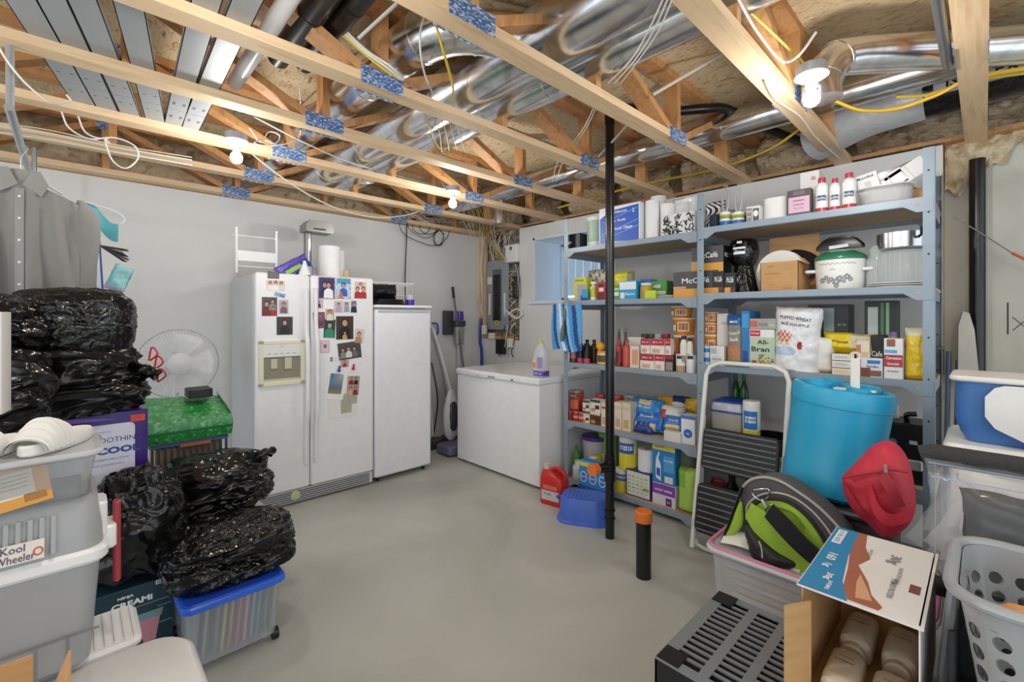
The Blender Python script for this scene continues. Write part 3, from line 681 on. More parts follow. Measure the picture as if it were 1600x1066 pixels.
g.prism([(-.014, 0), (.014, 0), (0, .03)], C('#222222'), o=(-.007, 0, .045), ex=(0, 1, 0), t=.0005, ez=(-1, 0, 0)); g.done('label_sticker', t)
t = G().rbox((0, 0, 0), (.10, .20, .20), .012, C('#e6e6e4', .35)).done('service_box', loc=(3.62, 3.73, 2.12), label='white utility box mounted above the black battery box', cat='utility box')
g = G(); g.box((-.0508, .0, .055), (.002, .03, .04), C('#3d4042')); g.box((-.0508, 0, -.0), (.001, .08, .002), C('#b8b8b6')); g.box((-.051, .085, -.07), (.001, .03, .05), C('#b8c84a')); g.done('label_sticker', t)
t = G().rbox((0, 0, 0), (.05, .105, .25), .025, C('#1b1c1e', .35), .01).done('router_box', loc=(3.615, 3.69, 1.735), label='upright black network box on the service wall', cat='network box')
g = G(); g.box((-.0258, 0.02, .08), (.001, .012, .018), C('#e8e8e8')); [g.box((-.0258, -.015, .05 - k * .04), (.001, .005, .012), C('#c8c8c8')) for k in range(4)]; g.done('status_light', t)
G().rbox((0, 0, 0), (.06, .13, .17), .01, C('#101012', .4)).done('battery_box', loc=(3.60, 3.93, 1.05), label='black battery box low on the service wall above the chest freezer', cat='battery box')
for k, (y, z, w, h, l) in enumerate(((4.10, 1.17, .08, .07, 'white junction box under the breaker panel'), (3.77, 1.10, .08, .10, 'white socket box beside the black battery box'), (4.24, 1.24, .05, .11, 'narrow beige switch box at the left of the breaker panel bottom'))):
    G().rbox((0, 0, 0), (.05, w, h), .006, C('#e4e2da', .4)).done('junction_box', loc=(3.61, y, z), label=l, cat='electrical box')
# ================================================================== METAL SHELVING
SX0, SX1 = 2.94, 3.50
SB = STEEL_BLUE
TIER_L = [.07, .54, 1.02, 1.525, 1.955]      # board tops, left bay (towards the freezer)
TIER_R = [.07, .56, 1.085, 1.545, 1.97]      # right bay
YL, YM, YR = 2.43, 1.305, .165
SHT = 2.21
t = thing('metal_shelving', 'tall blue grey steel shelving unit with two bays of shelves', 'shelf', (SX0, YR, 0))
def angle_post(x, y, sx, sy, h):
    g = G(); w = .042
    g.bx(min(x, x + sx * w), max(x, x + sx * w), y - .0015, y + .0015, 0, h, SB)
    g.bx(x - .0015, x + .0015, min(y, y + sy * w), max(y, y + sy * w), 0, h, SB)
    n = int(h / .2)
    for k in range(n):
        g.cyl((x - .003 if sx > 0 else x + .003, y + sy * .021, .1 + k * .2), (x + .002 * sx, y + sy * .021, .1 + k * .2), .0045, BK, seg=8)
    g.done('upright', t, smooth=0)
o = Vector((SX0, YR, 0))
for (y, sy) in ((YL, -1), (YM, -1), (YR, 1)):
    sy2 = sy
    angle_post(0, y - YR, 1, sy2, SHT); angle_post(SX1 - SX0, y - YR, -1, sy2, SHT - (.02 if y != YR else .02))
def shelf(y0, y1, z, label=None):
    y0 -= YR; y1 -= YR; d = SX1 - SX0
    s = G().bx(.004, d - .004, y0, y1, z - .014, z, BOARD).done('shelf_board', t, smooth=0)
    def beam(x, sgn):
        g = G(); b = .032; gs = .065; L = .11
        pts = [(y0, z + .006), (y0, z - gs), (y0 + L * .55, z - gs), (y0 + L, z - b), (y1 - L, z - b), (y1 - L * .55, z - gs), (y1, z - gs), (y1, z + .006)]
        g.prism(pts, SB, o=(x, 0, 0), ex=(0, 1, 0), ez=(1, 0, 0), t=.003 * sgn)
        g.box((x + sgn * .012, (y0 + y1) / 2, z - b), (.024, y1 - y0 - 2 * L, .003), SB)
        for yy in (y0 + .055, y1 - .055):
            g.box((x - .0008 * sgn, yy, z - .03), (.001, .018, .012), BOARD)
        g.done('shelf_beam', s, smooth=0)
    beam(-.005, 1); beam(d + .002, 1)
    for yy in (y0 + .004, y1 - .004): G().box((d / 2, yy, z - .035), (d, .003, .06), SB).done('end_beam', s, smooth=0)
for z in TIER_L: shelf(YM + .002, YL - .002, z)
for z in TIER_R: shelf(YR + .004, YM - .006, z)

# ------------------------------------------------------------------ things on the shelves
W0, KR = '#f1f1ef', '#c9a273'
def XF(px): return 2.985
def span(pl, pr, pt, z0, X=2.985):
    y1, y0 = yx(pl, X), yx(pr, X); z1 = zx((pl + pr) / 2, pt, X)
    return (y0 + y1) / 2, abs(y1 - y0), z1 - z0
def carton(label, pl, pr, pt, z0, col, bands=(), texts=(), X=2.985, d=.12, name='carton', cat='box', group=None, side=None, rz=0, h=None, w=None, top=None, extra=None, sidetexts=()):
    """bands: (u0,u1,v0,v1,colour) on the front, fractions; texts: (string, u, v, size, colour[, maxwidth])"""
    y, w_, h_ = span(pl, pr, pt, z0, X); w = w or w_; h = h or h_
    g = G(); g.rbox((0, 0, h / 2), (w, d, h), .0025, C(side or col, .45), .0015, n=1)
    def front(u, v): return ((u - .5) * w, v * h)
    if side: g.box((0, -d / 2 - .0003, h / 2), (w - .002, .0006, h - .002), C(col, .4))
    for i, b in enumerate(bands):
        u0, u1, v0, v1, c = b
        g.box(((u0 + u1 - 1) / 2 * w, -d / 2 - .0008 - .0002 * i, (v0 + v1) / 2 * h), ((u1 - u0) * w * .985, .0008, (v1 - v0) * h * .985), C(c, .4))
    for tx in texts:
        s, u, v, sz, c = tx[:5]; mw = tx[5] * w if len(tx) > 5 else None
        x, z = front(u, v); g.text(s, sz, plane_fn((x, -d / 2 - .0022, z), (1, 0, 0), (0, 0, 1)), C(c, .5), .015, mw)
    for tx in sidetexts:
        s, u, v, sz, c = tx[:5]; mw = tx[5] * d if len(tx) > 5 else None
        g.text(s, sz, plane_fn((w / 2 + .001, (u - .5) * d, v * h), (0, 1, 0), (0, 0, 1)), C(c, .5), .015, mw)
    if extra: extra(g, w, d, h)
    return g.done(name, loc=(X + d / 2, y, z0), rz=FACE + rz, label=label, cat=cat, group=group, smooth=30)
def round_item(label, pl, pr, pt, z0, prof, mats, X=2.985, name='can', cat='can', group=None, cap=None, texts=(), seg=24, patches=(), r=None, h=None, capname='cap', loc=None):
    """prof: [(r,z)] in fractions of radius/height; mats: [(z_from_fraction, colour, rough)]"""
    if loc: y, w_, h_ = loc[1], 0, 0
    else: y, w_, h_ = span(pl, pr, pt, z0, X)
    r = r or w_ / 2 * .96; h = h or h_
    g = G(); P = [(a * r, b * h) for a, b in prof]
    # split at colour borders
    cuts = [m[0] * h for m in mats]
    Q = []
    for i in range(len(P)):
        Q.append(P[i])
        if i + 1 < len(P):
            for c in cuts:
                if P[i][1] < c - 1e-6 < P[i + 1][1] - 2e-6:
                    f = (c - P[i][1]) / (P[i + 1][1] - P[i][1]); Q.append((P[i][0] + f * (P[i + 1][0] - P[i][0]), c))
    Q.sort(key=lambda q: 0) if False else None
    for i in range(len(Q) - 1):
        zm = (Q[i][1] + Q[i + 1][1]) / 2; mm = mats[0]
        for m in mats:
            if m[0] * h <= zm + 1e-6: mm = m
        mat_ = C(mm[1], mm[2] if len(mm) > 2 else .35, mm[3] if len(mm) > 3 else 0, mm[4] if len(mm) > 4 else 1)
        g.lathe([Q[i], Q[i + 1]], mat_, seg, cap=False)
    g.lathe([(.0001, Q[0][1] + .0005), (Q[0][0], Q[0][1] + .0005)], C(mats[0][1]), seg, cap=False)
    g.lathe([(Q[-1][0], Q[-1][1]), (.0001, Q[-1][1])], C(mats[-1][1], mats[-1][2] if len(mats[-1]) > 2 else .35, mats[-1][3] if len(mats[-1]) > 3 else 0), seg, cap=False)
    for pc in patches:           # (angle centre deg from front, half-angle, z0, z1, colour)
        a0, ha, za, zb, c = pc
        def fn(u, v, a0=a0, ha=ha, za=za, zb=zb):
            a = R(-90 + a0 + (u * 2 - 1) * ha); return Vector(((r * 1.008) * math.cos(a), (r * 1.008) * math.sin(a), (za + (zb - za) * v) * h))
        g.sheet(fn, 8, 1, C(c, .4))
    for tx in texts:
        s, zf, sz, c = tx[:4]; mw = tx[4] if len(tx) > 4 else None
        g.text(s, sz, lambda x, y, zf=zf: Vector((r * 1.015 * math.sin(x / r), -r * 1.015 * math.cos(x / r), zf * h + y)), C(c, .5), .015, mw)
    o = g.done(name, loc=loc or (X + r, y, z0), rz=FACE + R(8), label=label, cat=cat, group=group, smooth=50)
    if cap:
        k = G(); k.lathe([(a * r, b * h) for a, b in cap[1]], C(cap[0], .35), seg); k.done(capname, o, smooth=50)
    return o
CAN = [(.97, 0), (1, .01), (1, .97), (.96, 1)]
BOT = [(.93, 0), (1, .03), (1, .62), (.9, .72), (.45, .82), (.4, .9)]
CAPB = [(.48, .9), (.48, 1), (.01, 1)]
def sachet(label, pl, pr, pt, z0, col, mf=None, X=2.985, d=.08, seed=0, texts=(), name='food_bag', cat='bag', group=None, rot=(0, 0, 0), h=None, crimp=.05, wr=.008, w=None, rough=.3, nu=24):
    y, w_, h_ = span(pl, pr, pt, z0, X); w = w or w_; h = h or h_
    g, F = pillow(w, h, d, C(col, rough) if isinstance(col, str) else col, mf, seed, nu, nu, crimp, wr)
    for tx in texts:
        s, cx, cz, sz, c = tx[:5]; ptext(g, F, w, h, s, sz, cx * w, cz * h, C(c, .5), .015, tx[5] * w if len(tx) > 5 else None, tx[6] if len(tx) > 6 else 0)
    return g.done(name, loc=(X + d / 2 + .01, y, z0), rot=(rot[0], rot[1], FACE + rot[2]), label=label, cat=cat, group=group, smooth=60)

# ---- tier 1, left bay
z = TIER_L[4]
carton('black electronic box at the far left end of the top shelf', 880, 906, 366, z, '#1c2328', [(.2, .5, .4, .55, '#d8d8d8')], X=3.0, d=.1, name='electronic_box')
round_item('greenish white plastic tub next to the black box on the top shelf', 910, 936, 339, z, [(.8, 0), (.82, .1), (.95, .3), (.97, .93), (1, .94), (1, 1)], [(0, '#e4e9e4', .4), (.22, '#a9c0ae', .4), (.9, '#e9ece9', .4)], name='plastic_tub', cat='tub', X=3.02)
def swoosh(g, w, d, h):
    m = C('#2f5fc4', .35)
    g.prism([(-w * .47, .02), (-w * .36, .02), (-w * .28, h * .1), (w * .47, h * .04), (w * .47, h * .95), (-w * .2, h * .9), (-w * .47, h * .72)], m, o=(0, -d / 2 - .0012, 0), ez=(0, -1, 0), t=.0006)
    for a in (.15, .3, .6):
        g.prism([(-w * .4, h * a), (w * .45, h * (a + .25)), (w * .45, h * (a + .28)), (-w * .4, h * (a + .015))], C('#6f9ae0', .35), o=(0, -d / 2 - .002, 0), ez=(0, -1, 0), t=.0004)
    for i in range(5):
        for s in (0, 1): g.cyl((-w / 2 + (i + .5) * w / 5, d / 2 - .06 - s * .1, h), (-w / 2 + (i + .5) * w / 5, d / 2 - .06 - s * .1, h + .004), w / 10.5, C('#ececec', .8), seg=14)
carton('big blue and white pack of bathroom tissue on the top shelf', 936, 1000, 321, z, '#eef0f3', [], [('KIRKLAND', .55, .84, .016, '#ffffff', .3), ('Ultra Soft', .42, .62, .018, '#ffffff', .5), ('Bathroom Tissue', .52, .42, .028, '#ffffff', .62), ('2', .85, .82, .03, '#ffffff')], X=3.0, d=.3, name='tissue_pack', cat='paper pack', extra=swoosh)
for k, (a, b, tp, X_, l) in enumerate(((1004, 1024, 313, 3.02, 'standing white paper towel roll right of the tissue pack'), (1028, 1048, 318, 3.04, 'standing white paper towel roll behind the patterned box'), (1012, 1034, 306, 3.22, 'taller white roll behind the front paper rolls'))):
    y, w, h = span(a, b, tp, z, X_); roll(X_ + w / 2, y, z, w / 2, h, l, grp='paper rolls on the top shelf')
rr = random.Random(7)
def zebra(g, w, d, h, c='#1e1e1e', n=70):
    for i in range(n):
        u, v = rr.uniform(-.46, .46) * w, rr.uniform(.12, .92) * h; a = rr.uniform(.3, 2.6); L = rr.uniform(.02, .045); q = rr.uniform(.005, .009)
        T = Matrix.Translation((u, -d / 2 - .0014 - i * .00002, v)) @ Matrix.Rotation(a, 4, 'Y')
        L2 = min(L, (w / 2 - abs(u)) * 1.6, min(v, h - v) * 1.8)
        g.box((0, 0, 0), (max(L2, .005), .0006, q), C(c), T=T)
carton('white box with black zebra strokes right of the paper rolls', 1034, 1086, 333, z, '#e9e9e9', [], [], X=3.0, d=.22, extra=lambda g, w, d, h: zebra(g, w, d, h))
sachet('clear wrapped white tissue bag on top of the zebra box row', 1046, 1084, 306, z + .115, '#e6e6e8', X=3.1, d=.1, seed=12, rough=.2, name='tissue_bag')
# ---- tier 1, right bay
z = TIER_R[4]
t_ = sachet('black and white zebra striped bag behind the middle shelf upright', 1096, 1126, 313, z, '#e2e2e2', lambda u, v: BK if math.sin(22 * u + 9 * math.sin(7 * v)) > .1 else C('#e2e2e2', .3), X=3.12, d=.14, seed=2, nu=40)
sachet('dark blue fabric bag beside the zebra bag', 1104, 1124, 333, z, '#27364c', X=3.03, d=.1, seed=3, rough=.7)
for a, b, w_ in ((1121, 1139, 'left'), (1140, 1160, 'right')):
    o = round_item('wipe canister with green and blue label and grey tongs on top, %s one' % w_, a, b, 331, z, CAN, [(0, '#e8ecef', .4), (.12, '#2f66b0', .4), (.42, '#e9eef0', .4), (.55, '#7fb040', .4), (.78, '#e8c860', .4), (.86, '#eceef0', .3)], name='wipe_canister', cat='canister', group='wipe canisters on the top shelf', texts=[('TUB O TOWELS', .66, .012, '#c03a2a', .04)])
    r = yx(a, 2.985) - yx(b, 2.985); r /= 2
    g = G(); gt = C('#a8a9a8', .4)
    for s in (-1, 1):
        g.tube([(s * .006, 0, .0), (s * .018, 0, .05), (s * .02, 0, .10), (s * .012, 0, .14), (s * .004, 0, .15)], lambda q: .009 - .005 * q, gt, 8, sm=3)
    g.tube([(.0, 0, .145), (.012, 0, .165), (0, 0, .175), (-.01, 0, .165)], .003, gt, 6, sm=3)
    zt = zx((a + b) / 2, 331, 2.985)
    g.done('plastic_tongs', loc=(2.985 + r, yx((a + b) / 2, 2.985) - .0, zt), rz=FACE, label='grey plastic tongs standing on the %s wipe canister' % w_, cat='tongs')
round_item('small dark jar right of the wipe canisters', 1160, 1167, 333, z, CAN, [(0, '#3a3633', .3), (.8, '#a0a0a0', .3)], name='small_jar', cat='jar', X=3.05)
carton('light bulb box with grey bulb drawing on the top shelf', 1166, 1187, 322, z, '#e3e3e3', [(.05, .42, .05, .9, '#8d8d8d'), (.5, .95, .1, .85, '#55585a')], [('LED', .22, .7, .01, '#ffffff'), ('60W', .22, .4, .008, '#ffffff')], d=.07, extra=lambda g, w, d, h: g.prism([(w * .22 + .014 * math.cos(q * PI / 8), h * .55 + .02 * math.sin(q * PI / 8)) for q in range(16)], C('#f2f2f2'), o=(0, -d / 2 - .003, 0), ez=(0, -1, 0), t=.0004))
o = G(); o.lathe([(0, 0), (.03, 0), (.034, .09), (.02, .12), (.03, .135), (0, .14)], C('#8b8380', .3), 20); o.done('ceramic_bottle', loc=(3.22, yx(1203, 3.22), z), label='grey topped round jar behind the white paper towel bag', cat='jar')
sachet('soft white paper towel bag on the top shelf', 1187, 1230, 306, z, '#eeeeec', X=3.0, d=.13, seed=5, wr=.004, crimp=.02, name='towel_bag', rough=.6)
carton('dark framed box with pink label on the top shelf', 1230, 1267, 296, z, '#5d5055', [(.05, .95, .16, .74, '#dfb9cf'), (.25, .75, .8, .95, '#7c6f74')], [('REMEMBER', .5, .6, .008, '#8a5a78', .5), ('DEFINE', .5, .45, .008, '#8a5a78', .45), ('the way', .5, .32, .008, '#8a5a78', .4), ('SEPHORA', .3, .08, .006, '#d8d0d2', .3)], d=.06)
b1 = carton('clear topped white box behind the pink label box', 1244, 1280, 294, z, '#e4e4e2', [(.1, .9, .2, .8, '#d6d6d2')], X=3.15, d=.14)
carton('small white box with red letters stacked highest on the top shelf', 1250, 1280, 268, b1.location.z + (zx(1262, 294, 3.15) - z), '#ecebe8', [], [('iSi', .7, .55, .02, '#b02a34')], X=3.15, d=.12)
for i, (a, b, tp, w_) in enumerate(((1271, 1293, 276, 'left'), (1294, 1312, 277, 'middle'), (1313, 1337, 268, 'right'))):
    round_item('white bottle with red cap on the top shelf, %s of three' % w_, a, b, tp, z, [(.92, 0), (1, .03), (1, .74), (.8, .82), (.5, .86)], [(0, '#c23a44', .3), (.17, '#eeeeec', .3), (.34, '#d8d4d2', .3), (.5, '#eeeeec', .3)], name='capped_bottle', cat='bottle', group='red capped bottles on the top shelf', cap=('#c4304a', [(.56, .86), (.58, .88), (.55, .99), (.01, 1)]), patches=[(0, 38, .36, .50, '#3f5a8a'), (20, 12, .22, .33, '#f2f2f2')], texts=[('ROYAL', .42, .012, '#ffffff', .04)])
# plastic bag tub with cartons
zt = TIER_R[4]
y, w, h = span(1337, 1424, 300, zt, 2.99)
g = G(); g.rbox((0, 0, .055), (w, .30, .11), .06, C('#e6e6e6', .12, 0, .55), .02, taper=.88); g.rbox((0, 0, .108), (w + .012, .31, .008), .06, C('#efefef', .2), .003)
g.done('plastic_tub', loc=(3.15, y, zt), rz=FACE, label='translucent plastic tub of boxes at the right end of the top shelf', cat='tub')
g, F = pillow(w * .9, .10, .16, C('#efefef', .12, 0, .7), None, 17, 26, 20, .1, .016); g.done('plastic_bag', loc=(3.12, y + .0, zt + .012), rz=FACE, label='crinkled clear bag lying in the plastic tub', cat='bag')
carton('white box lettered Monofoil leaning in the plastic tub', 1343, 1378, 270, zt + .09, '#ebebe9', [(.35, .65, .2, .6, '#c9c9c6')], [('Monofoil', .45, .82, .014, '#2c2c2c', .75)], X=3.06, d=.05, rz=0, h=.11).rotation_euler = (0, -.22, FACE)
for i, (a, b, tp, rt, l) in enumerate(((1374, 1414, 262, -.5, 'tilted white pharmacy box at the right of the plastic tub, lower one'), (1400, 1446, 252, -.55, 'tilted white folded box against the right shelf upright, upper one'))):
    o = carton(l, a, b, tp, zt + .10 + i * .03, '#eaeaea', [(.1, .5, .2, .8, '#f4f4f4'), (.6, .62, 0, 1, '#c9c9c9')], X=3.10, d=.10, h=.085, w=.19 if i else .16); o.rotation_euler = (0, rt, FACE)
g = G(); g.box((0, 0, 0), (.19, .012, .07), C('#9a7c84', .15, 0, .9)); g.done('foil_sheet', loc=(3.24, yx(1395, 3.24), zt + .21), rot=(.1, -.28, FACE), label='purplish foil packet behind the tilted white boxes', cat='packet')
G().rbox((0, 0, .05), (.10, .2, .10), .004, CARD, .002).done('carton', loc=(3.26, yx(1432, 3.26), zt), rz=FACE, label='small brown cardboard box behind the plastic tub', cat='box')

# ---- tier 2, left bay
z = TIER_L[3]
carton('yellow green snack box at the left of the second shelf', 897, 916, 434, z, '#d0cc3a', [(.25, .95, .05, .72, '#a9a3bd'), (.55, .95, .02, .25, '#2a4a9a'), (.1, .8, .84, .92, '#8f9a3a')], X=2.985, d=.09)
sachet('grey photo printed food bag behind the glass jars', 914, 950, 421, z, '#a49f8f', lambda u, v: C('#6c685c', .4) if math.sin(u * 23) * math.sin(v * 19 + u * 8) > .25 else C('#b8b3a2', .4), X=3.10, d=.08, seed=9, nu=30)
round_item('glass jar of green pickles on the second shelf', 918, 930, 440, z, BOT[:-1] + [(.7, .86)], [(0, '#e6e6dc', .3), (.2, '#b9c23a', .2), (.7, '#dedcd2', .2)], name='glass_jar', cat='jar', cap=('#e9e9e9', [(.75, .86), (.75, 1), (.01, 1)]), X=2.99)
carton('small teal and blue packet beside the yellow snack box', 909, 918, 452, z, '#3a9fc0', [(0, 1, 0, .3, '#2a3fa0')], X=2.965, d=.015, name='packet', cat='packet')
carton('red patterned snack box left of the black stack pipe', 932, 946, 441, z, '#b8322c', [(.1, .9, .05, .45, '#6e2622'), (.3, .8, .5, .7, '#e8d8d0'), (.2, .8, .75, .9, '#2c2a50')], d=.07)
sachet('yellow snack bag behind the black stack pipe', 950, 986, 424, z, '#d9cf2e', lambda u, v: C('#8f8a60', .35) if u > .8 else C('#d9cf2e', .35), X=3.08, d=.09, seed=11)
carton('green and white box right of the black stack pipe', 957, 968, 446, z, '#5f9a4e', [(.1, .9, .3, .55, '#dfe8da'), (.1, .9, .68, .8, '#cfe0c8')], d=.08)
carton('blue and white zipper bag box, front one, on the second shelf', 968, 994, 439, z, '#2f9fd8', [(0, 1, .55, .95, '#e8f2f6'), (.05, .3, .08, .4, '#e6eef2')], [('Ziploc', .62, .3, .022, '#ffffff', .6)], d=.10, sidetexts=())
carton('bright blue bag box standing behind the amber jar', 985, 1017, 437, z, '#3a9ad0', [(0, .5, .2, 1, '#7cc4de'), (.5, 1, .6, 1, '#2a62b8')], X=3.10, d=.1)
round_item('amber mustard jar on the second shelf', 996, 1014, 442, z, [(.9, 0), (1, .05), (1, .75), (.85, .85)], [(0, '#b98a2c', .15), (.12, '#c9a040', .15)], name='glass_jar', cat='jar', cap=('#e8e6dc', [(.9, .85), (.9, 1), (.01, 1)]), X=2.99)
carton('lime green small box in front of the plates', 1007, 1024, 454, z, '#c6dc30', [], X=2.965, d=.02, name='packet', cat='packet')
carton('green box with white letters behind the plates', 1018, 1042, 439, z, '#4e9a46', [(.1, .9, .28, .45, '#e6efe2'), (.1, .6, .62, .8, '#c8e0c2')], [('GREEN TEA', .5, .37, .008, '#2c6a2c', .7)], X=3.08, d=.1)
g = G(); [g.lathe([(.0, k * .006), (.05, k * .006), (.115, k * .006 + .014), (.112, k * .006 + .016), (.05, k * .006 + .004), (0, k * .006 + .004)], C('#f1f1ef', .25), 32) for k in range(1)]
for k in range(3): 
    q = G(); q.lathe([(.0, 0), (.05, 0), (.11, .012), (.108, .014), (.05, .004), (0, .004)], C('#f1f1ef', .25), 32)
    q.done('plate', loc=(3.08, yx(1046, 3.08), z + k * .006), label='white dinner plate on the second shelf, %s of the stack of three' % ['bottom', 'middle', 'top'][k], cat='plate', group='white plates on the second shelf')
sachet('dark red brown snack bag behind the plates', 1040, 1064, 443, z + .03, '#6d5148', X=3.2, d=.1, seed=15)
# coffee pod boxes
def mccafe(g, w, d, h, side=True):
    pass
B0, B1, OR = '#4b4a4d', '#161616', '#e3a23c'
def coffee(label, pl, pr, pt, z0, X=2.985, dark=False, d=.14, flip=0, w=None, h=None):
    c = B1 if dark else B0
    return carton(label, pl, pr, pt, z0, c, [(0, 1, 0, .36 if not flip else .4, OR), (0, .3, .36, .45, '#caa09a')] if not dark else [(0, 1, 0, .3, '#5a3322'), (.0, .55, 0, .3, OR)], [('McCafé', .52, .66, .036, '#f4f4f4', .62)], X=X, d=d, name='coffee_box', cat='box', group='coffee pod boxes', w=w, h=h, side=B1, sidetexts=[('McCafé', .5, .65, .03, '#f4f4f4', .7)])
coffee('wide grey coffee pod box behind the middle shelf upright', 1060, 1112, 424, z, X=2.99, d=.13, w=.30)
z = TIER_R[3]
coffee('black coffee pod box, left of two on the second shelf', 1113, 1131, 424, z, dark=True, d=.16)
coffee('black coffee pod box, right of two on the second shelf', 1132, 1149, 426, z, dark=True, d=.16)
zc = zx(1131, 424, 2.985)
coffee('coffee pod box stacked highest with orange lower half', 1079, 1132, 385, zc + .002, X=3.0, d=.12, w=.21)
# covered black appliance
t = thing('covered_blender', 'black appliance under a shiny black plastic bag with white label', 'kitchen machine', (3.10, yx(1162, 3.10), z))
g = G()
def bagshape(u, v):
    a = 2 * PI * u; zz = .36 * v
    r = (.085 - .03 * min(1, v / .45)) if v < .5 else .055 + .035 * math.sin(PI * min(1, (v - .5) / .5 * .98)) ** .6
    if v > .96: r *= max(0, (1 - v) / .04) ** .5
    r *= 1 + .10 * (abs(math.sin(a * 5 + v * 3)) - .5) * (1 if v < .55 else .25)
    return Vector((r * math.cos(a), r * math.sin(a) * .9, zz))
g.sheet(bagshape, 60, 40, BLACK_CRINKLE); g.done('plastic_cover', t, smooth=60)
g = G(); LBm = C('#e9e9e9', .4)
for zz, hh, ww in ((.325, .014, .03), (.288, .012, .075), (.258, .018, .07)):
    g.sheet(lambda u, v: Vector(((u - .5) * ww, -.088 + ((u - .5) * ww) ** 2 * 6 + abs(zz - .28) * .25, zz + (v - .5) * hh)), 8, 2, LBm)
g.done('white_label', t, rz=0)
t.rotation_euler = (0, 0, FACE)
# open cardboard box with plates
t = thing('cardboard_box', 'open brown cardboard box of plates on the second shelf', 'box', (3.0, yx(1217, 3.0), z), FACE)
y, w, h = span(1187, 1246, 409, z, 3.0)
g = G(); g.bx(-w / 2, w / 2, 0, .003, 0, h, CARD); g.bx(-w / 2, -w / 2 + .003, 0, .26, 0, h, CARD); g.bx(w / 2 - .003, w / 2, 0, .26, 0, h, CARD); g.bx(-w / 2, w / 2, .257, .26, 0, h + .0, CARD); g.bx(-w / 2, w / 2, 0, .26, 0, .003, CARD)
ink = C('#8a6238', .7)
for s, x, zz, sz in (('WANXUU', -.04, .62, .012), ('CHINA', -.045, .86, .009), ('5.2 x 7', -.045, .45, .007), ('MADE IN', -.045, .25, .006), ('FRAGILE', .045, .12, .009)):
    g.text(s, sz, plane_fn((x, -.0006, zz * h), (1, 0, 0), (0, 0, 1)), ink)
g.done('box_body', t, smooth=0)
y2, w2, h2 = span(1176, 1258, 369, z, 3.2)
G().bx(-w2 / 2 + .02, w2 / 2 + .0, .265, .269, 0, h2, CARD).done('box_flap', t, smooth=0)
g = G(); g.box((w / 2 + .02, .05, h + .0), (.045, .12, .003), CARD, rot=(0, .9, 0)); g.done('box_flap', t, smooth=0)
for k in range(4):
    q = G(); q.lathe([(.0, 0), (.06, 0), (.125, .015), (.122, .018), (.06, .005), (0, .005)], C('#efece4', .3), 30)
    q.done('plate', loc=(3.115 + k * .02, yx(1219, 3.13), z + .14), rot=(0, -1.30, 0), label='cream plate standing in the cardboard box, %s from the front' % ['first', 'second', 'third', 'fourth'][k], cat='plate', group='cream plates in the cardboard box')
G().lathe([(.0, 0), (.11, 0), (.11, .012), (.06, .03), (0, .034)], C('#26242c', .25), 30).done('pot_cover', loc=(3.25, yx(1252, 3.25), z + .18), rot=(.2, -1.2, 0), label='dark pot lid standing behind the cream plates', cat='lid')
# slow cooker
yc = yx(1311, 3.11)
t = thing('slow_cooker', 'white slow cooker with grey flower print and green rimmed lid', 'slow cooker', (3.13, yc, z), FACE)
r = (yx(1263, 2.99) - yx(1359, 2.99)) / 2 * .88
g = G(); g.lathe([(r * .88, 0), (r * .93, .01), (r * .97, .10), (r, .172), (r * .98, .176)], C('#f0f0ee', .25), 40, sy=.8)
fl_ = C('#8b9096', .4)
rr2 = random.Random(3)
def body_pt(a, zz, k=1.006):
    rad = r * (.93 + .07 * min(1, zz / .172)) * k
    return Vector((rad * math.sin(a), -rad * .8 * math.cos(a), zz))
for a0, z0, s in ((-.62, .058, .020), (-.42, .072, .017), (-.2, .062, .016), (.0, .05, .024), (.14, .066, .020), (.42, .075, .020), (.56, .062, .016), (.0, .026, .014), (-.32, .05, .012), (.3, .05, .012)):
    for p in range(5):
        an = p * 2 * PI / 5 + a0; cx, cz = s * .55 * math.cos(an), s * .55 * math.sin(an)
        g.add([body_pt(a0 + (cx + s * .4 * math.cos(q * PI / 4)) / r, z0 + cz + s * .34 * math.sin(q * PI / 4), 1.008) for q in range(8)], [tuple(range(8))], fl_)
for k in range(26):
    a0 = -.75 + k * .06
    g.add([body_pt(a0 + dx / r, .150 + dz + .004 * math.sin(k * 2), 1.006) for dx, dz in ((-.004, 0), (0, -.003), (.004, 0), (0, .003))], [(0, 1, 2, 3)], fl_)
g.text('RIVAL', .007, lambda x, y_: body_pt(-.12 + x / r, .118 + y_, 1.009), C('#3c3c3c'))
g.done('cooker_body', t, smooth=50)
G().lathe([(r * 1.02, .174), (r * 1.03, .190), (r * .9, .205), (r * .62, .222), (r * .55, .224)], C('#2f7d5c', .25), 40, sy=.8).done('lid_rim', t, smooth=50)
G().lathe([(r * .60, .220), (r * .5, .232), (.0, .24)], C('#c8d6d0', .05, 0, .5), 32, sy=.8).done('lid_glass', t)
for s in (-1, 1): G().rbox((s * (r + .012), -.03, .115), (.05, .06, .018), .008, C('#eeeeec', .3)).done('handle', t)
g = G(); q = C('#131314', .3)
g.loft([[(x * sc_, y_ * 1.0, zz) for x, y_ in rrect(2 * .115, .035, .017, 4)] for sc_, zz in ((1.0, .0), (.98, .02), (.7, .055), (.4, .072), (.3, .075))], q)
hh = g.done('pot_cover', loc=(3.13, yc, z + .239), rz=FACE, label='upturned black arched pot lid lying on the slow cooker', cat='lid')
G().box((0, -.03, .012), (.09, .01, .018), C('#e9e9e9', .4), rot=(.3, -.08, 0)).done('paper_tag', hh)
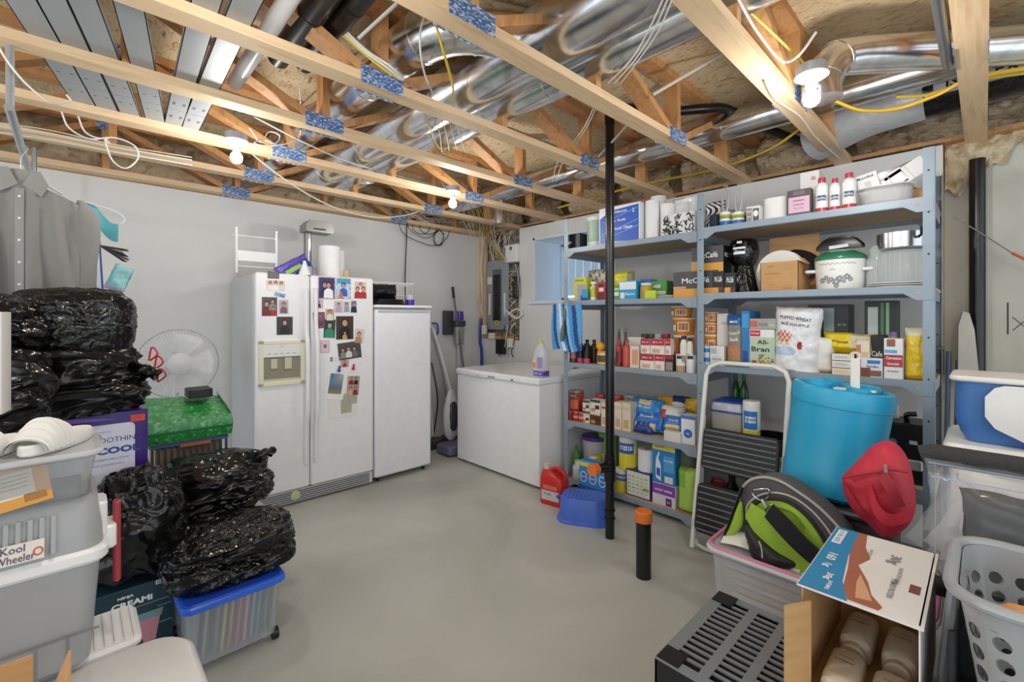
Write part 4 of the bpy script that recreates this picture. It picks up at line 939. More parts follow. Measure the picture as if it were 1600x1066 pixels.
# glass jars and silver pot
GL = lambda a=.35: C('#d8e0de', .05, .0, a)
t = thing('glass_canister', 'tall ribbed glass canister with a clamp lid left of the silver pot', 'jar', (3.12, yx(1372, 3.12), z))
g = G()
g.lathe([(.0, .0), (.045, .0), (.048, .01), (.048, .16), (.04, .18), (.04, .20)], GL(.45), 24)
for k in range(24):
    a = 2 * PI * k / 24; g.tube([(.048 * math.cos(a), .048 * math.sin(a), .01), (.048 * math.cos(a), .048 * math.sin(a), .16)], .002, GL(.6), 5)
g.done('glass_body', t); g = G(); g.lathe([(.042, .2), (.045, .21), (.03, .235), (0, .24)], GL(.5), 20); g.tube([(.045, 0, .19), (.055, 0, .215), (.045, 0, .235)], .003, C('#6d6f72', .3, .8), 6); g.done('clamp_lid', t)
t = thing('glass_jar', 'wide ribbed clear glass cake cover under the silver pot', 'jar', (3.12, yx(1410, 3.12), z + .032))
g = G(); g.lathe([(.0, .0), (.105, .0), (.108, .01), (.106, .15), (.09, .165), (0, .168)], GL(.4), 32)
for k in range(32):
    a = 2 * PI * k / 32; g.tube([(.107 * math.cos(a), .107 * math.sin(a), .01), (.107 * math.cos(a), .107 * math.sin(a), .145)], .002, GL(.5), 5)
g.done('glass_body', t)
t = thing('saucepan', 'brushed silver pan standing on the ribbed glass cake cover', 'pan', (3.12, yx(1409, 3.12), z + .204))
G().lathe([(0, 0), (.09, 0), (.102, .008), (.104, .085), (.100, .086), (.098, .012), (0, .012)], C('#c9cacc', .25, 1, bump=.05), 40).done('pan_body', t)
g = G(); g.tube([(-.085, -.07, .05), (-.1, -.085, .06), (-.1, -.085, .10)], .007, BK, 8); g.done('handle', t)
for k in range(3):
    q = G(); q.lathe([(.0, 0), (.08, 0), (.135, .008), (.133, .011), (.08, .004), (0, .004)], C('#f2f2f0', .25), 36)
    q.done('serving_plate', loc=(3.12, yx(1405, 3.12), z + k * .010), label='large white plate under the glass cake cover, %s of three' % ['bottom', 'middle', 'top'][k], cat='plate', group='large plates under the cake cover')

# ---- tier 3, left bay
z = TIER_L[2]
for a, b, tp, c1, c2, l in ((887, 897, 541, '#c98a86', '#7a4840', 'salmon coloured seasoning bottle at the left end of the third shelf'), (899, 908, 537, '#2c2226', '#c9486c', 'dark seasoning bottle with pink base, left of two'), (909, 918, 537, '#241e20', '#d0527a', 'dark seasoning bottle with pink base, right of two')):
    round_item(l, a, b, tp, z, BOT[:4] + [(.7, .85)], [(0, c2, .35), (.25, c1, .35)], name='seasoning_bottle', cat='bottle', cap=('#241a1a', [(.75, .85), (.75, 1), (.01, 1)]), group='small seasoning bottles')
for k, px in enumerate((903, 914, 925)):
    round_item('black capped spice bottle in the back row, %s of three' % ['left', 'middle', 'right'][k], px - 5, px + 5, 531, z, BOT, [(0, '#4c2f20', .3)], X=3.08, name='spice_bottle', cat='bottle', cap=('#17110e', CAPB), group='spice bottles in the back row')
round_item('yellow labelled jar under the orange ball', 928, 947, 549, z, CAN, [(0, '#c9a040', .3), (.1, '#e6cf8a', .4), (.85, '#dba53c', .3)], name='glass_jar', cat='jar', patches=[(0, 40, .2, .7, '#5d4a2c')])
g = G(); g.lathe([(.0, -.034), (.018, -.03), (.031, -.015), (.035, 0), (.031, .016), (.018, .03), (.006, .035), (0, .034)], C('#f0a622', .45, bump=.2, bscale=200), 24)
g.done('orange_ball', loc=(3.02, yx(938, 3.02), zx(938, 549, 2.985) + .036), label='small round orange resting on the yellow jar', cat='fruit')
sachet('small bluish food pouch left of the stack pipe', 947, 955, 522, z, '#9aa6a0', X=3.05, d=.04, seed=21)
for a, b, tp, X_, l in ((961, 969, 513, 3.06, 'left of two dark green glass bottles right of the stack pipe'), (971, 979, 513, 3.06, 'right of two dark green glass bottles right of the stack pipe')):
    round_item(l, a, b, tp, z, [(.93, 0), (1, .03), (1, .5), (.5, .68), (.38, .75), (.38, .9)], [(0, '#26301a', .15), (.15, '#5c5a44', .4), (.45, '#2c3a1e', .15)], X=X_, name='glass_bottle', cat='bottle', cap=('#6f7f3a', [(.42, .9), (.42, 1), (.01, 1)]), group='dark green bottles')
for a, b, l, c in ((959, 969, 'left of two bottles of red hot sauce', '#8a2a20'), (970, 982, 'right of two bottles of red hot sauce', '#c9584a')):
    round_item(l, a, b, 531, z, BOT, [(0, c, .2), (.15, '#a83a30' if c[1] == '8' else c, .3)], name='sauce_bottle', cat='bottle', cap=('#c4342c', CAPB), group='hot sauce bottles', patches=[(0, 30, .15, .55, '#4a3028')] if c[1] == '8' else [])
carton('white paper bag of baking mix behind the pudding boxes', 981, 1002, 527, z, '#dedad4', [(.2, .8, .3, .5, '#c9a890')], X=3.08, d=.06)
carton('cream packet with salmon picture right of the hot sauce', 984, 998, 541, z, '#e6d8cc', [(.25, .9, .15, .85, '#e0a07c')], X=2.99, d=.03, name='packet', cat='packet')
def jello(label, a, b, tp, z0, X=2.985):
    return carton(label, a, b, tp, z0, '#ece6e2', [(0, 1, .58, 1, '#c03038'), (.15, .7, .1, .35, '#d8b090')], [('JELL-O', .5, .78, .013, '#ffffff', .7)], X=X, d=.05, name='pudding_box', cat='box', group='red and white pudding boxes')
z2 = None
row1 = ((1000, 1022, 'bottom row, left'), (1023, 1038, 'bottom row, middle'))
for a, b, w_ in row1:
    o = jello('red and white pudding box, %s' % w_, a, b, 554, z); 
carton('dark nut filled box at the end of the bottom pudding row', 1039, 1052, 556, z, '#3a3030', [(.1, .9, .05, .6, '#a09088'), (0, 1, .78, 1, '#b03038')], d=.05)
zr = zx(1020, 554, 2.985) + .002
for a, b, w_ in ((1001, 1015, 'upper row, left'), (1016, 1038, 'upper row, wide middle'), (1039, 1048, 'upper row, narrow right')):
    jello('red and white pudding box, %s' % w_, a, b, 530, zr)
for k, px in enumerate((1005, 1015, 1026, 1038)):
    round_item('small can behind the pudding boxes, %s from the left' % ['first', 'second', 'third', 'fourth'][k], px - 6, px + 6, 522, z, CAN, [(0, '#a8a8a6', .3, .5), (.6, ['#5a2028', '#274a34', '#a8b0b8', '#8a2a34'][k], .35)], X=3.12, name='food_can', cat='can', group='cans behind the pudding boxes')
# noodle cups
def cup(label, a, b, tp, z0, X=2.985, grp='orange noodle cups'):
    return round_item(label, a, b, tp, z0, [(.76, 0), (.8, .02), (.97, .93), (1.0, .94), (1.0, 1)], [(0, '#d9822a', .4), (.12, '#e8902c', .4), (.92, '#efe6da', .4)], X=X, name='noodle_cup', cat='cup', group=grp, patches=[(12, 30, .22, .78, '#e8d8a8'), (12, 22, .3, .7, '#b0503a'), (-38, 10, .25, .6, '#eee8dc')])
zs = [zx(1060, p, 3.05) for p in (552, 524, 497, 478)]
cup('orange noodle cup, bottom of the left stack', 1046, 1078, 524, z, 3.1); h1 = zx(1060, 524, 3.1)
cup('orange noodle cup, middle of the left stack', 1044, 1079, 497, h1, 3.1); h2 = zx(1060, 497, 3.1)
cup('orange noodle cup, top of the left stack', 1041, 1075, 479, h2, 3.1)
carton('round nut picture box under the white bottles', 1050, 1061, 528, z + .07, '#8a5a34', [(.1, .5, .4, .9, '#d88a3a'), (.5, .9, .1, .5, '#b83a3a')], X=3.04, d=.05)
for a, b, tp, l in ((1060, 1072, 525, 'left of two white dressing bottles'), (1071, 1081, 528, 'right of two white dressing bottles')):
    round_item(l, a, b, tp, z + .073, BOT[:4] + [(.6, .86)], [(0, '#9a8a70', .35), (.25, '#e8e4d8', .35)], name='dressing_bottle', cat='bottle', cap=('#24283a', [(.66, .86), (.66, 1), (.01, 1)]), group='dressing bottles', X=2.99)
for a, b, l, c in ((1053, 1068, 'white soup can with tan picture on the third shelf', '#b99a78'), (1069, 1085, 'white and blue soup can on the third shelf', '#d8dce2')):
    round_item(l, a, b, 553, z, CAN, [(0, c, .35), (.35, '#e9e7e2', .35), (.93, '#b8b8b8', .3, .7)], name='soup_can', cat='can', group='soup cans', patches=[(0, 35, .72, .9, '#2a3050')])
# ---- tier 3, right bay
z = TIER_R[2]
hs = [z + .07]
for k, (tp, w_) in enumerate(((523, 'bottom'), (505, 'middle'), (488, 'top'))):
    cup('orange noodle cup, %s of the right stack' % w_, 1097, 1119, tp, hs[-1] if k else z + .035, 3.06, 'orange noodle cups in the right stack'); hs.append(zx(1108, tp, 3.06))
for k, (a, b, tp, z0_, l) in enumerate(((1096, 1108, 555, z, 'blue and white can, lower left of the small cans'), (1096, 1108, 541, None, 'blue and white can stacked above the lower left can'))):
    if z0_ is None: z0_ = zx(1102, 555, 2.985) + .001
    round_item(l, a, b, tp, z0_, CAN, [(0, '#e6e8ea', .35), (.3, '#3a8ad0', .35), (.75, '#e8e8e8', .35)], name='food_can', cat='can', group='blue and white cans')
carton('small white box with dark outline beside the blue cans', 1109, 1131, 541, z, '#e8e6e4', [(.08, .5, .6, .9, '#b8c2cc'), (.2, .85, .2, .45, '#d8d8d8')], [('White Bean', .5, .33, .008, '#8a2a44', .7)], d=.05)
carton('tall plain white cereal box behind the small cans', 1120, 1138, 490, z, '#e6e0dc', [(.4, .9, .78, .84, '#d8bcb4')], X=3.06, d=.06)
sachet('trail mix bag with nuts picture and blue top', 1133, 1158, 493, z, '#6a655c', lambda u, v: C('#2a5a9a', .35) if v > .8 else C('#c8743c', .4) if v < .42 and math.sin(u * 17 + v * 9) * math.sin(v * 40) > -.2 and v > .12 else C('#7a9a3c', .4) if v <= .12 else C('#8a8478', .4), X=2.975, d=.05, seed=23, texts=[('Crunch', 0, .66, .022, '#f4f0e4', .72, .1), ('Snack', 0, .53, .022, '#f4f0e4', .6, .1), ('MIX', 0, .87, .012, '#ffffff', .5)], nu=30)
carton('blue cereal box seen edge on beside the trail mix bag', 1158, 1171, 486, z, '#2a7ab8', [(.1, .9, .7, .95, '#3a9ad0'), (.2, .8, .1, .3, '#1c4a88')], d=.2)
def bran(g, w, d, h):
    q = random.Random(5)
    for k in range(40):
        x, zz = q.uniform(-.10, .46) * w, q.uniform(.06, .36) * h
        rad = q.uniform(.004, .008)
        g.prism([(x + rad * math.cos(a * PI / 3), zz + rad * math.sin(a * PI / 3)) for a in range(6)], C(q.choice(('#b8863c', '#7a9a34', '#8a5a2c', '#b03a4a', '#e6d8a0'))), o=(0, -d / 2 - .003 - k * .00002, 0), ez=(0, -1, 0), t=.0003)
    x, zz = -.3 * w, .17 * h
    g.prism([(x, zz - .016), (x + .014, zz), (x + .012, zz + .010), (x + .004, zz + .011), (x, zz + .006), (x - .004, zz + .011), (x - .012, zz + .010), (x - .014, zz)], C('#c8323a'), o=(0, -d / 2 - .0032, 0), ez=(0, -1, 0), t=.0004)
carton('green and white box of bran cereal lettered All-Bran', 1171, 1210, 515, z, '#b9cdb4', [(0, 1, .80, 1, '#e8ece6'), (.02, .45, .82, .98, '#c82a4a'), (0, 1, .0, .04, '#e8ece6')], [('Kellogg\'s', .24, .90, .010, '#ffffff', .34), ('All-', .55, .68, .026, '#2c2c2a', .45), ('Bran', .45, .50, .030, '#2c2c2a', .72)], d=.07, extra=bran)
carton('grey and pink cereal box stacked above the bran cereal', 1171, 1212, 498, zx(1190, 515, 2.985) + .002, '#a8a4a0', [(.02, .3, .2, .8, '#d0604e'), (.35, .7, .3, .6, '#8c8884'), (.75, .95, .2, .5, '#b8c088')], [], d=.06)
sachet('big white bag of puffed wheat hanging over the shelf edge', 1201, 1276, 480, z - .03, '#e9e9ea', lambda u, v: C('#c86a5c', .4) if ((u - .27) / .17) ** 2 + ((v - .58) / .09) ** 2 < 1 and math.sin(u * 60) * math.sin(v * 75) > 0 else C('#e6c9a0', .4) if ((u - .27) / .2) ** 2 + ((v - .55) / .12) ** 2 < 1 and math.sin(u * 50) * math.sin(v * 61) > -.2 else C('#b9cfe4', .35) if ((u - .27) / .28) ** 2 + ((v - .36) / .07) ** 2 < 1 else C('#b0303c', .35) if ((u - .62) / .06) ** 2 + ((v - .45) / .055) ** 2 < 1 else C('#ebebed', .3), X=2.955, d=.14, seed=31, nu=48, wr=.013, crimp=.04, texts=[('PUFFED WHEAT', .0, .83, .018, '#3a3636', .66, -.12), ('BLÉ SOUFFLÉ', .0, .75, .018, '#3a3636', .6, -.12), ('CONSERVER', -.02, .085, .008, '#444444', .5)], name='puffed_wheat_bag', rot=(0, .04, 0))
carton('flat black appliance box behind the puffed wheat bag', 1262, 1326, 476, z + .0, '#232527', [(.4, .66, .45, .95, '#8a9698'), (.7, .95, .5, .9, '#161718')], [('BC 6K', .85, .7, .012, '#9aa0a0', .2)], X=3.14, d=.16)
o = sachet('yellow and clear frozen food bag draped over the stacked boxes', 1279, 1368, 504, z + .11, '#e3c81e', lambda u, v: C('#c9c2a0', .2) if .52 < u < .86 and .2 < v < .95 else C('#8a7410', .3) if .18 < u < .5 and abs(v - .45 + .2 * (u - .3)) < .05 else C('#e6cb1c', .25), X=3.0, d=.11, seed=37, nu=36, wr=.014, crimp=.1, h=.115)
o.rotation_euler = (-.25, .06, FACE)
sachet('white flour bag between the puffed wheat and the stacked boxes', 1270, 1302, 528, z, '#e9e7e2', X=3.0, d=.09, seed=41, wr=.006, rough=.5)
for k in range(3):
    carton('cream granola box, %s of the stack of three' % ['bottom', 'middle', 'top'][k], 1300, 1335, 0, z + .039 * k, '#e6dcc4' if k < 1 else '#e6e2dc', [(.1, .7, .3, .7, '#d8cca0' if k < 1 else '#cfc8c4')], X=2.985, d=.12, h=.037, group='stack of granola boxes', sidetexts=[('GRANOLA', .5, .5, .012, '#5a3a2a', .7)], side='#8a6a54')
carton('tall box with chocolate bar picture behind the small bars box', 1338, 1359, 533, z, '#e3d8c4', [(0, .35, 0, .9, '#c87a5a'), (.4, .9, .4, .7, '#d8b48a')], X=3.0, d=.08)
carton('black coffee box with white lettering on the third shelf', 1360, 1383, 524, z, '#15110f', [(.1, .6, .1, .3, '#4a2f20')], [('Cafe', .45, .55, .028, '#e9e4da', .75)], X=3.04, d=.1)
carton('small white and brown granola bars box at the shelf front', 1345, 1379, 560, z, '#dfe4ea', [(0, .45, 0, .5, '#7a4632'), (.4, .95, .08, .38, '#8a5a44'), (.3, .9, .72, .9, '#3a7ac0')], [('Nutri-Bars', .55, .58, .012, '#20407a', .55)], X=2.965, d=.05)
carton('white and red drink mix box lettered Carnation', 1381, 1411, 529, z, '#e9e9ea', [(0, 1, .30, .60, '#b8333c'), (.05, .7, .64, .72, '#5ab0dc'), (.15, .6, .80, .98, '#9a5a48')], [('Carnation', .52, .52, .014, '#ffffff', .8), ('Essentials', .5, .38, .011, '#ffffff', .6), ('Breakfast', .5, .2, .008, '#7a4a4a', .6)], X=2.965, d=.06)
round_item('small purple capped jar on top of the drink mix box', 1388, 1402, 519, zx(1396, 529, 2.965) + .001, [(1, 0), (1, .3), (.9, .35), (.9, 1)], [(0, '#8a7a50', .3), (.35, '#6a5aa0', .3)], name='small_jar', cat='jar', X=2.97)
sachet('yellow tortilla bag in clear plastic at the right end of the third shelf', 1411, 1447, 513, z - .005, '#e8c628', lambda u, v: C('#dcd6c0', .12) if v > .84 or u < .1 else C('#f0d84a', .2) if math.sin(u * 40) * math.sin(v * 33) > .5 else C('#e8c420', .2), X=2.975, d=.1, seed=43, nu=34, wr=.008)
carton('dark green and silver box of drink pods standing at the back', 1351, 1402, 470, z, '#1f2a24', [(.1, .42, .25, .92, '#b8c0bc'), (.5, .6, .02, .98, '#4c7a50'), (.66, .76, .02, .98, '#8ab088'), (.8, .95, .3, .4, '#a83a6a')], X=3.14, d=.12)
t = thing('wire_riser', 'dark metal shelf riser at the right end of the third shelf', 'rack', (3.28, yx(1433, 3.28), z), FACE)
g = G()
for x in (-.10, .10): g.tube([(x, -.1, 0), (x, -.1, .15), (x, .1, .15), (x, .1, 0)], .004, C('#3c3a38', .4, .5), 6)
g.done('riser_leg', t); G().rbox((0, 0, .152), (.22, .22, .006), .004, C('#6a6560', .4, .3), .002).done('riser_top', t)
carton('pink patterned box lying on the metal riser', 1412, 1448, 0, z + .156, '#d05a9a', [(0, 1, .55, 1, '#dcd8da')], X=3.20, d=.12, h=.05)

# ---- tier 4, left bay
z = TIER_L[1]
round_item('large red can of crushed tomatoes at the left end of the fourth shelf', 884, 903, 611, z + .062, CAN, [(0, '#a83228', .3), (.5, '#c4402c', .3), (.93, '#b0b0b0', .3, .7)], X=3.03, name='tomato_can', cat='can', patches=[(10, 34, .12, .55, '#e07a50'), (10, 40, .68, .85, '#2f6a50')], texts=[('TOMATO', .76, .014, '#f4e6d0', .06)])
for k, (a, b, l) in enumerate(((882, 892, 'left'), (893, 902, 'middle'), (902, 910, 'right'))):
    round_item('small red tomato paste can in front, %s of three' % l, a, b, 643 + k, z, CAN, [(0, '#b03a30', .3), (.35, '#d8a08a' if k else '#b03a30', .35), (.6, '#c03a30', .3), (.93, '#b0b0b0', .3, .7)], X=2.97, name='food_can', cat='can', group='small red cans')
g = round_item('squat red can under the large tomato can', 884, 903, 0, z, CAN, [(0, '#7a2420', .3), (.9, '#a0a0a0', .3, .7)], X=3.035, h=.06, name='food_can', cat='can')
for k, (a, b, tp, z0_, l) in enumerate(((910, 921, 647, z, 'bottom left'), (922, 938, 645, z, 'bottom right'), (910, 921, 626, None, 'top left'), (922, 938, 625, None, 'top right'))):
    if z0_ is None: z0_ = zx(924, 645, 2.985) + .003
    carton('cream of soup carton with dark brown picture, %s of four' % l, a, b, tp, z0_, '#e6ddd2' if k != 1 else '#5a3a2c', [(.1, .5, .1, .35, '#c88a50'), (.5, .9, .3, .6, '#3a2a24'), (0, 1, .8, 1, '#3a3f55' if k > 1 else '#d8ccc0')], d=.08, name='soup_carton', group='soup cartons with dark pictures')
for k, (a, b, tp) in enumerate(((927, 942, 617), (942, 958, 618), (958, 963, 619))):
    round_item('tall red can behind the soup cartons, %s of three' % ['left', 'middle', 'right'][k], a, b, tp, z, CAN, [(0, '#a02c2c', .3), (.9, '#c04a44', .3, .3)], X=3.10, name='food_can', cat='can', group='tall red cans', r=.045)
for k, (a, b, tp) in enumerate(((939, 949, 630), (959, 971, 629), (972, 985, 630))):
    carton('cream coloured noodle packet standing in the row, %s' % ['left of the stack pipe', 'right of the stack pipe', 'beside the blue pasta bags'][k], a, b, tp, z, '#e0d4bc', [(.2, .8, .1, .4, '#c9a878'), (.1, .9, .75, .85, '#b84a3c' if k == 0 else '#cfc2a8')], d=.1, name='noodle_packet', cat='packet', group='cream noodle packets')
t = thing('plastic_basket', 'white openwork plastic basket at the back of the fourth shelf', 'basket', (3.30, yx(988, 3.30), z))
g = G(); bw_ = C('#cfccc6', .4)
for zz in (.01, .12, .22): g.tube([(-.1, -.17, zz), (.1, -.17, zz), (.1, .17, zz), (-.1, .17, zz)], .006, bw_, 6, closed=True)
for k in range(12): g.tube([(-.1, -.17 + k * .031, .01), (-.1, -.17 + k * .031, .22)], .004, bw_, 5)
g.done('basket_wall', t)
def lying(label, pl, pr, pt, pb, X, col, mf, seed, h=None, rx=-.9, texts=(), d=.07):
    y, w, _ = span(pl, pr, pt, z, X); zz = zx((pl + pr) / 2, pb, X)
    hh = (zx((pl + pr) / 2, pt, X) - zz) * 1.25
    g, F = pillow(w, hh, d, C(col, .25), mf, seed, 26, 20, .07, .010)
    for s, cx, cz, sz, c, mw in texts: ptext(g, F, w, hh, s, sz, cx * w, cz * hh, C(c, .5), .015, mw * w)
    return g.done('pasta_bag', loc=(X + .05, y, zz), rot=(-.55, 0, FACE), label=label, cat='bag', group='pasta bags on the fourth shelf', smooth=60)
pm = lambda u, v: C('#e0c890', .4) if (abs(u - .5) < .3 and v < .3) else C('#1f6fc0', .25)
lying('light blue pasta bag lying highest in the pasta pile', 976, 1026, 628, 652, 3.03, '#2a80c8', lambda u, v: C('#d8c48a', .4) if .3 < u < .7 and .55 < v < .8 else C('#2f86cc', .25), 51, texts=(('PENNE', 0, .4, .014, '#f4f4e8', .4),))
lying('blue pasta bag in the middle of the pasta pile', 978, 1030, 648, 674, 2.99, '#1f6fc0', pm, 52, texts=(('Primo', 0, .6, .016, '#f4f4f4', .4),))
lying('dark blue pasta bag at the bottom left of the pasta pile', 984, 1014, 664, 680, 2.965, '#1a3f90', None, 53)
lying('blue pasta bag at the right of the pasta pile', 1028, 1065, 656, 676, 2.985, '#2474b8', pm, 54, texts=(('Catelli', 0, .6, .012, '#f0e8c0', .4),))
lying('red and white pasta bag in the pasta pile', 1022, 1060, 640, 662, 3.04, '#c9c4bc', lambda u, v: C('#b83a34', .3) if u < .35 and v < .6 else C('#d6d2cc', .2), 55)
lying('orange yellow pasta bag behind the blue pasta bags', 1018, 1050, 625, 645, 3.14, '#d8a03a', None, 56)
lying('navy and white pasta bag at the back right of the pile', 1040, 1068, 624, 646, 3.14, '#24346a', lambda u, v: C('#dcdcdc', .3) if v < .5 else C('#24346a', .3), 57)
lying('yellow pasta bag at the far right of the pile', 1062, 1086, 628, 646, 3.14, '#d8ac34', None, 58)
carton('small plain white box at the front edge below the pasta bags', 1037, 1063, 675, z, '#e0dbd4', [], X=2.95, d=.05)
carton('white box with blue circle beside the shelf upright', 1064, 1086, 650, z, '#e6e8ec', [(0, 1, .88, 1, '#4a78c0')], [], X=2.975, d=.1, extra=lambda g, w, d, h: (g.prism([(.0 + .030 * math.cos(q * PI / 10), h * .38 + .030 * math.sin(q * PI / 10)) for q in range(20)], C('#2f6ac0'), o=(0, -d / 2 - .002, 0), ez=(0, -1, 0), t=.0004), g.text('Salt', .012, plane_fn((0, -d / 2 - .003, h * .38), (1, 0, 0), (0, 0, 1)), C('#ffffff'), .01)))
# ---- tier 4, right bay
z = TIER_R[1]
for k, px in enumerate((1147, 1160)):
    round_item('green glass bottle behind the blue lidded box, %s' % ['left', 'right'][k], px - 8, px + 8, 572, z, [(.95, 0), (1, .03), (1, .55), (.8, .68), (.35, .8), (.33, .93)], [(0, '#1f5a26', .1)], X=3.25, name='glass_bottle', cat='bottle', cap=('#3a7a3a', [(.4, .93), (.4, 1), (.01, 1)]), group='green bottles on the right bay')
y, w, h = span(1110, 1158, 612, z, 3.0)
t = thing('food_storage_box', 'clear storage box with blue clip lid behind the white ladder', 'box', (3.0, y, z), FACE)
G().rbox((0, .11, .115), (w, .22, .23), .02, C('#c9c4bc', .15, 0, .7), .01, taper=.94).done('box_body', t)
g = G(); g.rbox((0, .11, .232), (w + .012, .235, .01), .022, C('#3a5ac0', .3), .003); g.loft([[(x * k, .11 + y_ * k, zz) for x, y_ in rrect(w, .22, .02)] for k, zz in ((1, .237), (.97, .27), (.9, .285))], C('#d6d8dc', .15, 0, .8)); g.rbox((0, .11, .29), (w * .92, .2, .014), .02, C('#2f4fc8', .3), .004)
g.done('box_lid', t)
round_item('yellow canister of disinfecting wipes in front of the blue lidded box', 1156, 1184, 628, z, CAN, [(0, '#e3d63a', .35), (.46, '#e8e8e6', .35), (.60, '#e9eef4', .35), (.86, '#efefec', .3)], name='wipe_canister', cat='canister', X=2.955, patches=[(0, 50, .48, .82, '#2f7ac8'), (0, 40, .60, .72, '#f2f4f6')], texts=[('Lysol', .66, .026, '#1f4a9a', .07)])
t = thing('black_pot', 'black roasting pot behind the ladder on the fourth shelf', 'pot', (3.12, yx(1205, 3.12), z))
G().lathe([(0, 0), (.11, 0), (.125, .10), (.13, .105), (.12, .105), (.11, .01), (0, .01)], C('#121213', .2), 30, sy=1.0).done('pot_body', t); G().tube([(-.13, -.05, .095), (-.155, 0, .1), (-.13, .05, .095)], .006, C('#7d8083', .3, .7), 6, sm=3).done('handle', t)
t = thing('espresso_machine', 'black and silver coffee machine at the right end of the fourth shelf', 'kitchen machine', (3.05, yx(1416, 3.05), z), FACE)
g = G(); g.rbox((0, .08, .15), (.16, .22, .30), .02, C('#151516', .3)); g.done('machine_body', t)
G().rbox((-.01, -.035, .10), (.15, .03, .05), .01, C('#c9cacc', .25, .6)).done('drip_tray', t)
g = G(); g.lathe([(.018, 0), (.018, .012)], C('#9a9a9a', .3, .6), 16, T=Matrix.Translation((-.05, -.03, .20)) @ Matrix.Rotation(PI / 2, 4, 'X')); g.done('dial', t)
G().box((.03, -.032, .21), (.03, .003, .018), C('#c6ccd0', .3)).done('display', t)
g = G(); g.tube([(.0, .05, .30), (.0, .0, .34), (.04, .0, .35)], .012, BK, 8, sm=3); g.rbox((-.05, .08, .34), (.03, .04, .08), .01, clear('#e0e0e0', .4)); g.done('steam_knob', t)

# ---- tier 5, left bay
z = TIER_L[0]
TF = 2.985
t = round_item('white translucent bucket with purple lid on the lowest shelf', 902, 934, 684, z + .10, [(.9, 0), (1, .85), (1, .9)], [(0, '#c6c0c8', .3, 0)], name='plastic_bucket', cat='bucket', X=3.12, cap=('#5a3c94', [(1.05, .86), (1.06, .9), (1.05, 1), (.01, 1)]), capname='bucket_lid')
round_item('beige dog treat tub under the purple lidded bucket', 900, 932, 0, z, CAN, [(0, '#2c2a2a', .4), (.25, '#d8cfb8', .4), (.9, '#3c3a3a', .4)], X=3.12, h=.098, name='plastic_tub', cat='tub')
round_item('bright green squeeze bottle at the left end of the lowest shelf', 893, 902, 698, z, BOT, [(0, '#49a83c', .25)], name='cleaner_bottle', cat='bottle', cap=('#3a9a30', CAPB), X=3.06)
sachet('tall light green bag of litter behind the stack pipe', 929, 957, 672, z, '#9ad068', lambda u, v: C('#d6e6d0', .3) if v < .45 else C('#7cc04a', .3), X=3.2, d=.1, seed=61)
round_item('dark bottle with yellow cap on the lowest shelf', 920, 935, 709, z, [(.95, 0), (1, .02), (1, .74)], [(0, '#3a3a34', .3), (.1, '#d8d0a0', .3), (.6, '#4a4a30', .3)], name='cleaner_bottle', cat='bottle', cap=('#e0c22a', [(1, .74), (1, 1), (.01, 1)]), X=3.03, h=.20)
for k, (px, c, cc, tp) in enumerate(((898, '#c9d6dc', '#e8e8ea', 722), (909, '#9acb9a', '#dfe8e0', 724), (921, '#3a78c8', '#e8eaee', 717), (948, '#d8dce4', '#4a7ac8', 722))):
    round_item('small cleaner bottle at the shelf front, %s' % ['clear with white cap', 'pale green with white cap', 'blue with white cap', 'white with blue cap'][k], px - 8, px + 8, tp, z, BOT[:4] + [(.6, .8)], [(0, c, .2)], X=2.96, name='cleaner_bottle', cat='bottle', cap=(cc, [(.62, .8), (.62, 1), (.01, 1)]), group='small cleaner bottles')
def wipes(label, a, b, tp, z0, X, h=None):
    return round_item(label, a, b, tp, z0, CAN, [(0, '#e2d43a', .35), (.5, '#e6ddb0', .35), (.84, '#eeede4', .3)], X=X, name='wipe_canister', cat='canister', h=h, group='yellow wipe canisters on the lowest shelf', patches=[(5, 55, .50, .80, '#2f62b8'), (5, 45, .60, .72, '#eef2f6')], texts=[('Lysol', .655, .024, '#1f4a9a', .07)])
zl = zx(968, 734, 2.99)
wipes('yellow canister of disinfecting wipes, lower one beside the stack pipe', 956, 977, 734, z, 2.99)
wipes('yellow canister of disinfecting wipes, upper one beside the stack pipe', 961, 987, 682, zl + .001, 2.99)
def grid(g, w, d, h):
    q = random.Random(9)
    for k in range(5):
        for j in range(5):
            g.box((-w * .36 + k * w * .17, -d / 2 - .002, h * .2 + j * h * .14), (w * .1, .0005, h * .05), C(q.choice(('#c8c890', '#b8b8a8', '#a0a088', '#d0d060'))))
o = carton('white box with navy outline and small pictures on the lowest shelf', 978, 1017, 737, z, '#2a2f66', [(.04, .96, .04, .96, '#e4e4da'), (.7, .92, .3, .42, '#8a9a2a')], [], X=2.985, d=.12, extra=grid)
zb = zx(997, 737, 2.985)
y, w, h = span(991, 1018, 704, zb, 3.0); roll(3.0 + w / 2, y, zb, w / 2, h, 'white paper roll standing on the navy outlined box', cat='paper roll')
carton('purple and white box of moist wipes on the lowest shelf', 1019, 1055, 757, z, '#e2dbe4', [(0, 1, .5, .98, '#8a4ab0'), (.35, .65, .88, .96, '#b83a4a'), (.6, .85, .04, .4, '#6a3a88')], [('MOIST WIPES', .5, .7, .016, '#ffffff', .75), ('33', .72, .22, .012, '#ffffff', .12)], X=2.985, d=.14)
zp = zx(1037, 757, 2.985)
